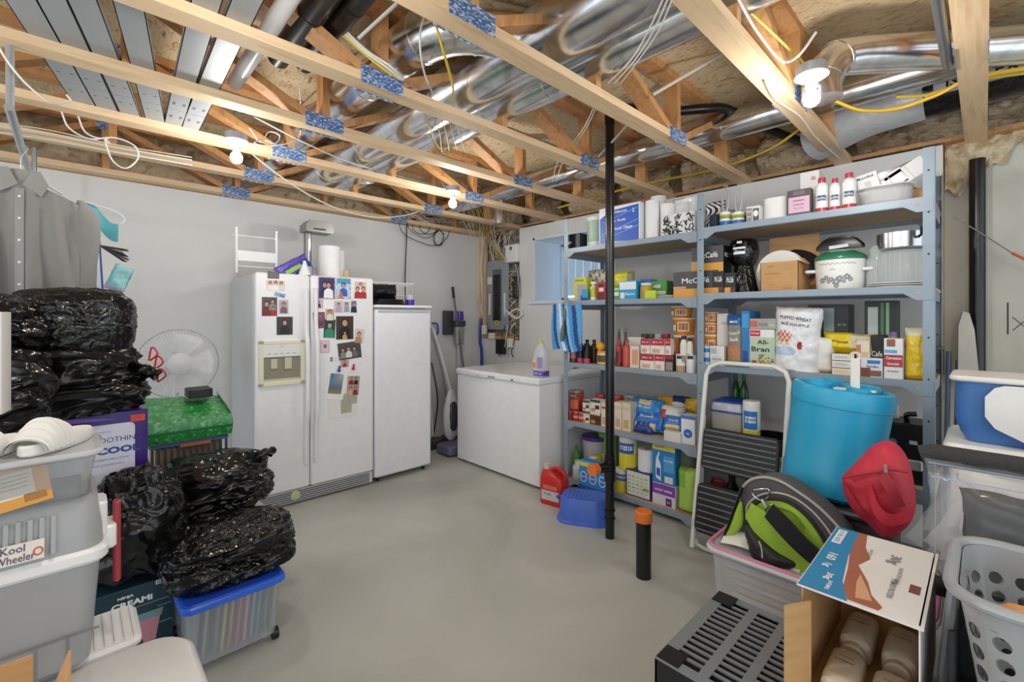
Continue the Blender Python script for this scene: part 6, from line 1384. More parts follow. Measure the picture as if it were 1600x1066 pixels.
for i, (x, y, z, l) in enumerate(((.06, .148, .062, 'left front bottle'), (.04, .058, .062, 'right front bottle'), (.27, .148, .062, 'left rear bottle'), (.27, .058, .062, 'right rear bottle'))):
    t2 = thing('shake_bottle', 'cream shake bottle with round cap lying in the drink carton, %s' % l, 'bottle', (1.30 + x, .095 + y, .459 + .042), group='shake bottles in the drink carton')
    TT = Matrix.Rotation(-PI / 2, 4, 'Y')
    g = G(); rings = []
    for s, k, rr_ in ((0, .9, .018), (.01, 1, .018), (.12, 1, .018), (.142, .95, .02), (.152, .72, .02), (.156, .5, .017)):
        rings.append([(a * k * .072, b * k * .072, s) for a, b in rrect(1, 1.0, .3, 4)])
    g.loft(rings, bt, T=TT @ Matrix.Translation((0, 0, -.075)) if False else Matrix.Translation((.09, 0, 0)) @ TT)
    g.done('bottle_body', t2)
    G().lathe([(.027, .152), (.0275, .172), (.023, .176), (0, .176)], bt, 24, T=Matrix.Translation((.09, 0, 0)) @ TT).done('cap', t2)
    g = G(); g.text('PREMIER', .008, lambda a, b: Vector((.03 - b, -a, .0365)), C('#8a6a58'), .01, .04); g.text('chocolate', .006, lambda a, b: Vector((.05 - b, -a, .0365)), C('#8a6a58'), .01, .03); g.done('label_print', t2)

# ---- far right: cooler on plastic drawers, bags, basket
t = thing('drawer_tower', 'translucent white plastic drawer unit below the blue cooler', 'drawers', (2.36, -.36, 0))
wd = C('#d2d6d6', .25, 0, .8); wfr = C('#e6e6e4', .35)
G().rbox((.20, .21, .44), (.38, .48, .88), .02, wfr, .006).done('drawer_frame', t)
for k in range(4): G().rbox((.0, .21, .11 + k * .21), (.03, .42, .18), .012, wd, .006).done('drawer_front', t)
G().rbox((.20, .21, .905), (.43, .52, .05), .03, wfr, .012).done('top_panel', t)
t = thing('cooler_box', 'small blue cooler with white lid lying on the plastic drawers', 'cooler', (2.36, -.38, .932))
g = G(); g.loft([[(.20 + x * k, .24 + y * k2, z) for x, y in rrect(.28, .44, .04, 4)] for k, k2, z in ((.92, .86, 0), (.97, .93, .03), (1, 1, .08), (1, 1, .23))], C('#4275b8', .4)); g.done('cooler_body', t)
g = G(); g.rbox((.19, .24, .235), (.30, .47, .02), .03, C('#e8e6e0', .35), .006); g.done('top_edge', t)
g = G(); g.prism([(-.15, .035), (-.10, .01), (.08, .0), (.13, .015), (.215, .06), (.24, .10), (.24, .17), (.215, .205), (.19, .215), (-.14, .215), (-.165, .19), (-.17, .10)][::-1], C('#ecebe8', .35), o=(.045, .14, .005), ex=(0, 1, 0), ez=(-1, 0, 0), t=.022); g.done('white_lid', t)
TT = Matrix.Translation((.022, .075, .12)) @ Matrix.Rotation(-PI / 2, 4, 'Y')
G().lathe([(.028, 0), (.028, .003), (.02, .005)], C('#d6d8dc', .3), 24, T=TT, sy=1.3).done('latch_ring', t); G().lathe([(.014, .004), (.014, .008)], C('#3a5a9a', .3), 20, T=TT, sy=1.4).done('latch_button', t)
# dark tote with lid foam roll and zip bags
t = thing('storage_tote', 'tall grey tote holding up the zip bags at the right edge', 'tote', (1.79, -.225, 0))
G().rbox((0, 0, .36), (.38, .58, .72), .04, C('#6b6d70', .4), .01, taper=.94).done('tote_body', t); G().rbox((0, 0, .735), (.40, .62, .03), .04, C('#77797c', .4), .01).done('tote_lid', t)
g = G(); g.tube([(1.96, .14, .955), (1.96, .11, .965), (1.96, -.2, .965), (1.96, -.6, .955)], lambda q: .032, C('#3a3b3c', .9, bump=.6, bscale=90), 14); g.done('foam_roll', label='long dark grey foam roll lying across the zip bags', cat='foam roll')
def zipbag(label, loc, w, h, d, inner, seed, rot):
    t = thing('zip_bag', label, 'bag', loc, rot=rot)
    g, F = pillow(w, h, d, C('#f2f4f8', .06, 0, .10), None, seed, 30, 22, .08, .016); g.done('clear_film', t, smooth=70)
    g2, F2 = pillow(w * .82, h * .8, d * .7, inner, None, seed + 1, 24, 18, .1, .02); o2 = g2.done('bag_contents', t, smooth=70); o2.location = (.02, 0, h * .08)
    g3 = G(); g3.box((0, 0, h * .955), (w * .96, .003, .004), C('#9ab4e0', .2, 0, .5)); g3.done('zip_seal', t)
    return t, F2
t, F2 = zipbag('clear zip bag of black items with white triangle marks', (1.66, -.12, .756), .46, .22, .15, C('#1a1b1f', .35), 81, (-.15, 0, FACE))
g = G()
for cx, cz, s in ((.0, .45, .022), (.08, .5, .02), (.15, .42, .024)):
    cx_, cz_ = cx, cz
    P = [F2(.5 + (cx_ + s * math.cos(a)) / .38, cz_ + s * math.sin(a) / .14) + Vector((.02, -.004, .0136)) for a in (PI / 2, PI / 2 + 2 * PI / 3, PI / 2 + 4 * PI / 3)]
    g.tube(P, .0025, C('#e0e0e0', .4), 5, closed=True)
g.done('triangle_print', t)
t, F2 = zipbag('pale zip bag of white papers lying behind the black one', (1.84, -.15, .760), .56, .21, .13, C('#c9c8c4', .5), 85, (-.15, 0, FACE))
t, F2 = zipbag('empty crinkled zip bag draped beside the red lunch bag', (1.80, .10, .70), .16, .24, .04, C('#dadde2', .3, 0, .3), 89, (-.15, .5, FACE))
g = G(); g.tube([(1.86, .12, .595), (1.84, .02, .61), (1.86, -.06, .60)], .028, C('#17181a', .6), 12, sm=4); g.done('rolled_cloth', label='black rolled cloth below the red lunch bag', cat='cloth')
# grey metal-ish bin and laundry basket
t = thing('laundry_basket', 'silver grey laundry basket with round holes at the lower right', 'basket', (1.42, -.20, .52))
LB = C('#a9acae', .3, .15)
prof = [(.0, .78), (.33, 1.0)]
bh = .33
def bwall(u, v, off=0):
    n = 48; P = rrect(.34 - off * 2, .48 - off * 2, .07, 5); m = len(P); f = u * m; i = int(f) % m; a = Vector(P[i]); b = Vector(P[(i + 1) % m]); p = a.lerp(b, f - int(f))
    k = .80 + .20 * v
    return Vector((p.x * k, p.y * k, bh * v))
# perforated wall: strips of quads with round openings
g = G()
per = []
P = rrect(.34, .48, .07, 5); L = 0; cum = [0]
for i in range(len(P)): L += (Vector(P[(i + 1) % len(P)]) - Vector(P[i])).length; cum.append(L)
def perim(s):
    s %= L
    for i in range(len(P)):
        if cum[i] <= s <= cum[i + 1]:
            f = (s - cum[i]) / (cum[i + 1] - cum[i] + 1e-9); return Vector(P[i]).lerp(Vector(P[(i + 1) % len(P)]), f)
    return Vector(P[0])
def wp_(s, v, o=0):
    p = perim(s * L); k = .80 + .20 * v
    q = Vector((p.x * k, p.y * k, bh * v)); q.xy = q.xy * (1 - o / .2); return q
NC, NR = 32, 6
for o in (0, .003):
    for c_ in range(NC):
        for r_ in range(NR):
            s0, s1 = c_ / NC, (c_ + 1) / NC; v0, v1 = .10 + r_ * .125, .10 + (r_ + 1) * .125
            sc_, vc = (s0 + s1) / 2, (v0 + v1) / 2
            ring_i = [(sc_ + .30 * (s1 - s0) * math.cos(a), vc + .30 * (v1 - v0) * 1.15 * math.sin(a)) for a in [R(45 + 30 * q) for q in range(12)]]
            ring_o = []
            for q in range(12):
                a = R(45 + 30 * q); x_, y_ = math.cos(a), math.sin(a); m_ = max(abs(x_), abs(y_))
                ring_o.append((sc_ + .5 * (s1 - s0) * x_ / m_, vc + .5 * (v1 - v0) * y_ / m_))
            vs = [wp_(*p_, o) for p_ in ring_i] + [wp_(*p_, o) for p_ in ring_o]
            g.add(vs, [(q, (q + 1) % 12, 12 + (q + 1) % 12, 12 + q) for q in range(12)], LB)
    for va, vb in ((0, .10), (.85, 1.0)):
        g.add([wp_(c_ / 64, vv, o) for vv in (va, vb) for c_ in range(64)], [(c_, (c_ + 1) % 64, 64 + (c_ + 1) % 64, 64 + c_) for c_ in range(64)], LB)
g.add([wp_(c_ / 64, 0) for c_ in range(64)], [tuple(range(64))], LB)
g.done('basket_wall', t, smooth=40)
G().tube([(x, y, bh) for x, y in rrect(.36, .50, .075, 5)], .012, LB, 10, closed=True).done('basket_rim', t)
for i, (x, y, z, c, l) in enumerate(((-.02, .0, .10, '#4a3a8a', 'purple'), (.04, -.08, .14, '#2a2f6a', 'navy'), (-.04, .10, .08, '#c8c8cc', 'pale grey'))):
    g, F = pillow(.20, .16, .09, C(c, .6), None, 90 + i, 16, 14, .1, .02); g.done('cloth_bundle', loc=(1.42 + x, -.20 + y, .53 + z), rot=(-.9, .3 * i, 1.2 * i), label='%s cloth bundle inside the laundry basket' % l, cat='cloth', group='things in the laundry basket')
g = G(); g.tube([(1.36, -.02, .775), (1.37, -.06, .795), (1.39, -.22, .775), (1.40, -.34, .76)], lambda q: .016 + .01 * math.sin(q * 6), C('#d99a52', .4), 10, sm=4); g.done('wooden_handle', label='orange brown wooden handle poking out of the laundry basket', cat='handle')
t = thing('storage_tote', 'large dark bin under the laundry basket', 'tote', (1.425, -.26, 0)); G().rbox((0, 0, .26), (.30, .60, .50), .03, C('#2c2d30', .5), .01).done('tote_body', t)
t = thing('folding_chair', 'folded grey webbed chair squeezed beside the drink carton', 'chair', (1.50, .02, .0))
g = G()
for k in range(3): g.tube([(-.12 + k * .1, .035 - .01 * k, .0), (-.10 + k * .1, .045, .60), (-.06 + k * .1, .03, .78 - .06 * k)], .010, C('#8d8f92', .4, .3), 8)
g.done('chair_tube', t); G().rbox((.0, .03, .45), (.28, .014, .5), .006, C('#3a3b3e', .8)).done('seat_web', t)
for k, (x, c) in enumerate(((.0, '#d8d8da'), (.03, '#7a4ab0'), (.05, '#e0a83a'))):
    g = G(); g.rbox((0, 0, .05), (.02, .03, .10), .004, C(c, .35)); g.done('toy_bottle', loc=(1.27 + x, .055 - .012 * k, .52 + .0), label='small %s bottle between the drink carton and laundry basket' % ['white', 'purple', 'yellow'][k], cat='bottle')

# tape measure wire and red marks on the concrete wall
g = G(); g.tube([(3.50, .12, 1.95), (3.55, .02, 1.86), (3.6, -.10, 1.74)], .003, C('#9a9a98', .3, .6), 6); g.tube([(3.6, -.10, 1.74), (3.63, -.30, 1.58)], .007, C('#d0583a', .4), 8); g.done('tie_cord', label='taut grey cord with an orange end tied to the rear shelf upright', cat='cord')
g = G()
for y, z0_, z1_, c in ((-.21, 1.0, 1.52, '#a8605a'), (-.09, 1.30, 1.48, '#3a3835')): g.box((3.7992, y, (z0_ + z1_) / 2), (.001, .006, z1_ - z0_), C(c, .9))
for a in (.7, -.7): g.box((3.7992, -.14, 1.36), (.001, .004, .10), C('#5a5852', .9), rot=(a, 0, 0))
g.done('chalk_mark', label='red and dark pencil marks on the concrete wall', cat='marking', smooth=0)
# ================================================================== LEFT PILE
def blob(rad, n1, n2, seed, m, amp=.16, ridge=.10, kd=None, kn=9, ksig=.9, kh=.10, box=2.6, flat=True, fine=0):
    """bag: rounded box-like body with sharp creases and an optional gathered knot in direction kd"""
    off = Vector((seed * 4.3, seed * 1.7, seed * 8.9)); a_, b_, c_ = rad
    kd = Vector(kd).normalized() if kd else None
    e1 = kd.orthogonal().normalized() if kd else None; e2 = kd.cross(e1) if kd else None
    def f(u, v):
        th = 2 * PI * u; ph = PI * (v - .5)
        d = Vector((math.cos(ph) * math.cos(th), math.cos(ph) * math.sin(th), math.sin(ph)))
        s = (abs(d.x) ** box + abs(d.y) ** box + abs(d.z) ** box) ** (-1 / box)
        q = d * 2.2 + off
        r = s * (1 + amp * noise.noise(q * .9))
        w = noise.noise(q * .8 + Vector((9, 9, 9))) * 1.2
        qs = Vector((q.x * .7, q.y * 1.1, q.z * 1.9))
        r += ridge * .95 * (.45 - abs(noise.noise(qs * 1.1 + Vector((w, -w, w))) * 2))
        r += ridge * (.20 if fine else .07) * (.4 - abs(noise.noise(qs * 4.2 + Vector((w, w, -w)) * 2) * 1.6))
        if fine: r += fine * (.4 - abs(noise.noise(q * 9)))
        if kd:
            ang = math.acos(max(-1, min(1, d.dot(kd)))); psi = math.atan2(d.dot(e2), d.dot(e1))
            fall = math.exp(-(ang / ksig) ** 2)
            r += .075 * fall * (abs(math.sin(kn * psi + 1.2 * noise.noise(q))) - .6) * min(1, ang / .25)
            r -= .10 * math.exp(-((ang - .35) / .16) ** 2)
            r += kh * 4 * math.exp(-(ang / .13) ** 2)
        p = Vector((d.x * r * a_, d.y * r * b_, d.z * r * c_))
        if flat: p.z = max(p.z, -c_ * .80)
        return p
    g = G(); g.sheet(f, n1, n2, m)
    return g
def bag(name, label, loc, rad, seed, m=BLACK_BAG, n=(150, 90), rot=(0, 0, 0), **k):
    return blob(rad, n[0], n[1], seed, m, **k).done(name, loc=loc, rot=rot, label=label, cat='bag', smooth=80, group='black plastic bags in the left pile')
# purple bedding box
t = thing('bedding_box', 'purple and white box lettered Soothing Cool under the black bags', 'box', (-.16, 2.62, 0))
PU = C('#3b1f7a', .25)
wb, db, hb = .40, .26, .985
G().rbox((wb / 2, db / 2, hb / 2), (wb, db, hb), .004, PU, .002).done('box_body', t)
g = G(); xr = wb
g.prism([(x + .20, z + .80) for x, z in rrect(.31, .27, .02, 4)], C('#dcdae8', .4), o=(0, -.0008, 0), ez=(0, -1, 0), t=.001)
g.prism([(x + .20, z + .68) for x, z in rrect(.31, .22, .02, 4)], C('#33228a', .35), o=(0, -.0006, 0), ez=(0, -1, 0), t=.0009)
fn = lambda x, z: plane_fn((x, -.0024, z), (1, 0, 0), (0, 0, 1))
g.text('SOOTHING', .022, fn(.30, .868), C('#33348a'), .0, .155); g.text('COOL', .030, fn(.30, .822), C('#2a55a0'), .05, .145)
g.text('novaform', .009, fn(.25, .905), C('#8a88a8')); g.text('MEMORY FOAM PILLOW', .009, fn(.235, .785), C('#6a68a0'), 0, .2); g.text('CENTRE OF COMFORT', .008, fn(.235, .762), C('#6a68a0'), 0, .17)
for k in range(6): g.text('supportive and cooling comfort layer', .007, fn(.25, .72 - k * .017), C('#c8c4e8'), 0, .19 - .012 * (k % 3))
g.prism([(.34, .935), (.39, .935), (.39, .965), (.34, .965)], C('#d8402a', .4), o=(0, -.0012, 0), ez=(0, -1, 0), t=.001); g.text('Saving', .008, fn(.365, .952), C('#7a1a10'))
g.prism([(.02, .93), (.12, .99 - .01), (.30, .955), (.12, .955)], C('#7a5ab8', .3), o=(0, -.0006, 0), ez=(0, -1, 0), t=.0008)
g.done('box_print', t, smooth=0)
# box of ice cream maker
t = thing('appliance_box', 'dark teal box lettered Ninja Creami on the floor', 'box', (.035, 2.40, 0))
TE = C('#1d3f4a', .3)
G().rbox((.135, .10, .15), (.27, .20, .30), .003, TE, .0015).done('box_body', t)
g = G(); g.text('NINJA', .014, fn(.115, .268), C('#ffffff'), .03, .05); g.text('CREAMi', .024, fn(.135, .240), C('#ffffff'), .04, .13)
g.box((.13, -.0012, .215), (.25, .001, .002), C('#9ab0b4')); g.box((.235, -.0012, .29), (.05, .001, .018), C('#e9e9e9'))
for k in range(7): g.box((.217 + k * .006, -.002, .29), (.002, .001, .013), BK)
g.prism([(.17, .06), (.21, .06), (.225, .15), (.155, .15)], C('#c98a94', .3), o=(0, -.0008, 0), ez=(0, -1, 0), t=.001)
g.prism([(.15, .15), (.23, .15), (.235, .18), (.145, .18)], C('#7a9aa0', .2), o=(0, -.0008, 0), ez=(0, -1, 0), t=.001)
for z in (.19, .12): g.box((.24, -.0014, z), (.05, .001, .0015), C('#b8c8cc'))
for k in range(4): g.box((.08, -.0014, .18 - k * .02), (.08, .001, .0015), C('#3f6470'))
g.done('box_print', t, smooth=0)
# white lidded tote under the knotted bag
t = thing('storage_tote', 'white tote under the knotted black bag next to the refrigerator', 'tote', (.53, 2.80, 0))
G().rbox((0, 0, .18), (.38, .40, .36), .03, C('#d6d7da', .3), .01, taper=.92).done('tote_body', t); G().rbox((0, 0, .375), (.42, .44, .03), .04, C('#e4e5e8', .3), .01).done('tote_lid', t)
# stack beneath the green bag
t = thing('storage_tote', 'grey tote at the bottom of the stack below the green bag', 'tote', (.46, 3.24, 0)); G().rbox((0, 0, .28), (.34, .40, .56), .03, C('#8a8c90', .4), .01).done('tote_body', t)
t = thing('slatted_basket', 'blue grey plastic basket with slats under the green bag', 'basket', (.455, 3.14, .562))
g = G(); bb2 = C('#4a6488', .4)
g.rbox((0, 0, .16), (.36, .34, .02), .02, bb2, .004); g.rbox((0, 0, .012), (.34, .32, .02), .02, bb2, .004); g.done('basket_frame', t)
for k in range(13): G().box((-.165 + k * .0275, -.163, .085), (.012, .006, .14), C('#3a4658', .5)).done('slat', t, smooth=0)
G().rbox((.02, -.172, .15), (.14, .02, .018), .006, C('#b8703a', .4)).done('handle', t)
g = G(); g.box((0, 0, .08), (.30, .28, .12), C('#a88a5a', .6)); g.done('basket_contents', t)
# green shopping bag lying flat
t = thing('green_bag', 'shiny green shopping bag lying on the slatted basket', 'bag', (.45, 3.14, .742))
GR = ramp_mat('green_woven_plastic', [(.35, '#1f7a34'), (.55, '#2f9a48'), (.72, '#8fc89a')], (1, 1, 1), 26, 6, .2, bump=.5, dist=1.5, bdist=.006)
g = G(); g.sheet(crumple(lambda u, v: ((-.19 + .38 * u + .015 * math.sin(PI * v), -.19 + .38 * v, .10 + .10 * v * (1 - .3 * u) * (1 if v < .9 else .9)), (0, 0, 1)), 0, 0, .008, 7, 3), 40, 30, GR)
g.sheet(lambda u, v: Vector((-.19 + .38 * u, -.19 - .012 * math.sin(PI * v), (.115 + .0) * v)), 30, 8, GR, lambda u, v: C('#1d6e30', .3) if v > .42 and v < .5 else GR)
g.sheet(lambda u, v: Vector((.19 + .008 * math.sin(PI * v), -.19 + .38 * u, (.115 + .085 * u) * v)), 20, 8, GR)
g.sheet(lambda u, v: Vector((-.19, .19 - .38 * u, (.20 - .085 * u) * v)), 20, 8, GR); g.done('bag_body', t, smooth=60)
G().rbox((0.03, .0, 0), (.12, .14, .05), .01, C('#1a1a1b', .5)).done('black_case', loc=(.50, 3.22, .955), label='small black case on top of the green bag', cat='case')
# fan behind
t = thing('pedestal_fan', 'white pedestal fan behind the green bag', 'fan', (.50, 3.72, 0))
fw = C('#e2e3e4', .35)
zc = 1.09
G().lathe([(0, 0), (.20, 0), (.20, .015), (.05, .04), (.025, .06)], fw, 30).done('fan_base', t); G().cyl((0, .08, .03), (0, .08, zc - .1), .016, fw).done('pole', t)
g = G(); g.lathe([(0, 0), (.06, .0), (.075, .04), (.07, .12), (.04, .15), (0, .15)], fw, 24, T=Matrix.Translation((0, .03, zc)) @ Matrix.Rotation(-PI / 2, 4, 'X')); g.done('motor_housing', t)
g = G()
RF = .225
for k in range(5):
    a0 = 2 * PI * k / 5
    g.sheet(lambda u, v: Vector(((.05 + .145 * v) * math.cos(a0 + (u - .5) * (.9)), -.02 + .03 * (u - .5), zc + (.05 + .145 * v) * math.sin(a0 + (u - .5) * .9))), 8, 6, C('#e6e8ea', .3, 0, .9))
g.done('fan_blade', t)
for yy, nm in ((-.065, 'front_grille'), (.03, 'rear_grille')):
    g = G()
    for k in range(72):
        a = 2 * PI * k / 72; c, s = math.cos(a), math.sin(a)
        g.tube([(.07 * c, yy, zc + .07 * s), (.16 * c, yy * .9, zc + .16 * s), (RF * c, -.02, zc + RF * s)], .0014, fw, 4)
    for r_ in (RF, .155): g.tube([(r_ * math.cos(2 * PI * k / 40), -.02 if r_ == RF else yy * .9, zc + r_ * math.sin(2 * PI * k / 40)) for k in range(40)], .004 if r_ == RF else .002, fw, 6, closed=True)
    g.done(nm, t)
G().lathe([(0, 0), (.068, 0), (.07, .008), (.06, .014), (0, .016)], C('#d4d5d6', .3), 30, T=Matrix.Translation((0, -.06, zc)) @ Matrix.Rotation(PI / 2, 4, 'X')).done('grille_badge', t)

# black bags
bag('rubbish_bag', 'large knotted black bag in the middle of the left pile', (-.06, 2.70, 1.125), (.31, .22, .17), 2, kd=(.95, -.2, .10), kn=11, n=(190, 110), ridge=.13, kh=.05)
bag('rubbish_bag', 'crinkled black bag on top of the left pile', (-.0, 2.72, 1.37), (.20, .17, .15), 6, m=BLACK_CRINKLE, n=(150, 90), fine=.05, ridge=.05, amp=.08, box=3.6)
bag('rubbish_bag', 'dark crinkled bag at the left edge of the top of the pile', (-.26, 2.60, 1.36), (.19, .2, .13), 12, m=BLACK_CRINKLE, fine=.05, ridge=.07, amp=.1)
bag('rubbish_bag', 'smooth black bag at the left edge behind the gift bag', (-.27, 2.42, 1.13), (.22, .20, .16), 14, ridge=.10)
bag('rubbish_bag', 'knotted black bag lying on the white tote near the refrigerator', (.52, 2.72, .55), (.24, .20, .15), 21, kd=(.3, -.55, -.5), kn=9, ridge=.12, kh=.0, amp=.2)
bag('rubbish_bag', 'black bag with a gathered top standing on the teal appliance box', (.19, 2.50, .515), (.17, .14, .235), 27, kd=(-.4, -.5, .75), kn=9, ridge=.10, kh=.06, amp=.15)
bag('rubbish_bag', 'flat crinkled black bag lying on the blue lidded tote', (.50, 2.32, .385), (.24, .20, .115), 33, m=BLACK_CRINKLE, fine=.04, n=(190, 110), ridge=.11, box=3.4, amp=.1)
# twisted necks of the tied bags
for nm, lc, pts in (('large knotted black bag in the middle of the left pile', (.20, 2.62, 1.15), [(0, 0, 0), (.03, -.01, .015), (.05, -.01, .0), (.07, -.02, -.015)]),
                    ('knotted black bag lying on the white tote near the refrigerator', (.68, 2.66, .64), [(0, 0, 0), (.03, -.02, .03), (.06, -.03, .045), (.08, -.02, .04)]),
                    ('black bag with a gathered top standing on the teal appliance box', (.06, 2.40, .68), [(0, 0, 0), (-.03, -.03, .03), (-.05, -.04, .01), (-.06, -.06, -.03)])):
    g = G()
    for k in range(5):
        g.tube([(a + .010 * math.cos(k * 1.3 + i), b + .010 * math.sin(k * 1.3 + i), c + .008 * math.sin(k * 2.1 + i)) for i, (a, b, c) in enumerate(pts)], lambda q, k=k: (.014 + .012 * q * (k % 2)) * (1 - .35 * q) - .005 * math.sin(q * 9 + k), BLACK_BAG, 8, sm=4)
    owner = next(o for o in COL.objects if o.get('label') == nm)
    g.done('tied_neck', owner, loc=Vector(lc) - owner.location, smooth=70)
# red drawstring loops
g = G(); rdm = C('#d8382e', .35)
for k, (dx, dz) in enumerate(((0, .10), (.02, .06), (.03, 0))):
    g.tube([(.245 + dx, 2.64, 1.10 + dz), (.255 + dx, 2.63, 1.16 + dz), (.275 + dx, 2.62, 1.13 + dz), (.25 + dx, 2.64, 1.10 + dz)], .004, rdm, 6, sm=4)
g.done('drawstring', label='red drawstring loops of the large knotted black bag', cat='string')
# gift bag at the left edge
t = thing('gift_bag', 'white patterned gift bag with red ribbon at the left edge', 'bag', (-.42, 2.16, 1.095), R(-8))
g = G(); g.rbox((.13, .05, .16), (.26, .10, .32), .004, C('#e6e2de', .4), .001)
rr4 = random.Random(3)
for k in range(26):
    x, z = rr4.uniform(.02, .24), rr4.uniform(.01, .17); g.prism([(x + .014 * math.cos(a), z + .014 * math.sin(a)) for a in [q * PI / 3 for q in range(6)]], C(rr4.choice(('#c8503a', '#3a8ab8', '#8aa06a', '#d8a06a', '#7a5a4a')), .4), o=(0, -.0008 - k * .00003, 0), ez=(0, -1, 0), t=.0004)
g.text('Quality', .014, fn(.20, .22), C('#5a5a9a'), .01); g.done('bag_body', t)
g = G(); rib = lambda u, v: Vector((.17 + .10 * math.sin(PI * u * .9) + .0 * v, -.012 - .02 * math.sin(PI * u), .32 - .20 * math.sin(PI * u) + .022 * v)); 
g.sheet(lambda u, v: Vector((.17 + .07 * u, -.012 - .03 * math.sin(PI * u), .31 - .17 * math.sin(PI * .8 * u) + .025 * v)), 20, 2, rdm)
g.done('ribbon_handle', t)
# clear tote with blue lid
t = thing('clear_tote', 'clear file tote with a blue lid and black caster', 'tote', (.475, 2.295, 0))
G().rbox((0, 0, .155), (.34, .38, .25), .03, C('#c9ced4', .12, 0, .42), .01, taper=.92, n=4).done('tote_wall', t)
g = G(); BLU2 = C('#2f6ae0', .3); g.rbox((0, 0, .277), (.375, .425, .028), .035, BLU2, .006, n=4); g.rbox((0, 0, .290), (.35, .40, .008), .03, C('#2450c8', .3), .002, n=4); g.done('tote_lid', t)
for x, y in ((.155, -.15), (-.15, -.15), (.155, .16), (-.15, .16)):
    c_ = G(); c_.cyl((x - .012, y, .024), (x + .012, y, .024), .024, BK, seg=18); c_.done('caster', t)
for k, (x, c, w_) in enumerate(((-.13, '#8d949c', 'grey'), (-.10, '#9aa0a6', 'silver'), (-.06, '#7c848c', 'slate'), (-.035, '#c8c84a', 'yellow'), (-.01, '#d87a7a', 'pink'), (.018, '#c85a6a', 'red'), (.045, '#d89aa0', 'rose'), (.07, '#6aa0c8', 'light blue'), (.092, '#4a86b8', 'blue'), (.12, '#6a7468', 'dark green'), (.14, '#4f564e', 'black green'))):
    G().box((0, 0, 0), (.010, .30, .19), C(c, .6), rot=(0, .10, 0)).done('hanging_folder', loc=(.475 + x, 2.295, .145), label='%s hanging file folder inside the blue lidded tote' % w_, cat='folder', group='file folders in the blue lidded tote', smooth=0)
# white tables / steps and the cooler stack
WP = C('#f3f3f4', .3)
t = thing('step_table', 'white ribbed plastic step stool under the grey cooler', 'stool', (-.06, 1.885, -.018))
G().rbox((0, 0, .435), (.42, .24, .03), .03, WP, .01).done('stool_top', t)
for x in (-.17, .17):
    for y in (-.09, .09): G().cyl((x * 1.05, y * 1.1, 0), (x, y, .43), .02, WP, .02, 10).done('leg', t)
for k in range(14): G().box((.195 - k * .022, .0, .4525), (.008, .19, .004), WP).done('top_rib', t, smooth=0)
t = thing('step_table', 'smooth white plastic stool top at the bottom left', 'stool', (-.0, 1.535, -.005))
G().rbox((0, 0, .41), (.52, .42, .06), .10, WP, .02, n=6).done('stool_top', t, smooth=60)
G().rbox((0, 0, .19), (.46, .36, .38), .08, C('#dcdcde', .35), .01, taper=.95).done('stool_body', t)
# wheeled cooler
t = thing('wheeled_cooler', 'grey and white cooler lettered Kool Wheeler standing on the white stool', 'cooler', (-.17, 1.86, .437)); t.scale = (1, 1, 1.14)
GY = C('#a6a8aa', .4); WR = C('#f0f0f1', .3)
G().rbox((0, 0, .145), (.45, .34, .27), .035, GY, .008, taper=.90).done('cooler_body', t)
G().rbox((0, 0, .275), (.48, .37, .035), .035, WR, .008).done('cooler_rim', t)
g = G(); g.loft([[(x * k, y * k2, z) for x, y in rrect(.46, .35, .05, 4)] for k, k2, z in ((1, 1, .29), (.99, .98, .33), (.95, .88, .395), (.90, .80, .41))], GY); g.done('cooler_lid', t)
for k in range(17): G().box((-.205 + k * .021, -.1705, .345), (.009, .012, .085), C('#a4a6a8', .4), rot=(-.30, 0, 0)).done('lid_groove', t, smooth=0)
g = G(); TM = Matrix.Translation((.06, -.186, .325)) @ Matrix.Rotation(-.32, 4, 'X')
g.box((0, 0, 0), (.11, .002, .042), C('#e4dcd0'), T=TM)
g.text('Kool', .016, lambda x, y: TM @ Vector((x, -.002, y + .010)), C('#4a4a6a'), .01); g.text('Wheeler', .016, lambda x, y: TM @ Vector((x + .004, -.002, y - .010)), C('#4a4a6a'), .01, .07)
for s in (-1, 1): g.tube([TM @ Vector((s * .044 + .008 * math.cos(a), -.002, -.004 + .008 * math.sin(a))) for a in [q * PI / 8 for q in range(16)]], .0016, C('#c8583a'), 5, closed=True)
g.done('name_plate', t)
g = G(); g.rbox((.235, -.06, .285), (.05, .09, .06), .01, WR, .006); g.rbox((.225, -.06, .335), (.03, .10, .09), .01, WR, .006); g.done('latch', t)
G().rbox((.262, -.06, .26), (.018, .035, .21), .008, C('#a83a44', .35), .004).done('red_handle', t)
for x in (.10, .16): G().box((x, -.166, .05), (.004, .004, .09), C('#85878a', .4)).done('body_rib', t, smooth=0)
g = G(); g.box((.02, -.165, .095), (.40, .004, .004), C('#85878a', .4)); g.done('body_rib', t, smooth=0)
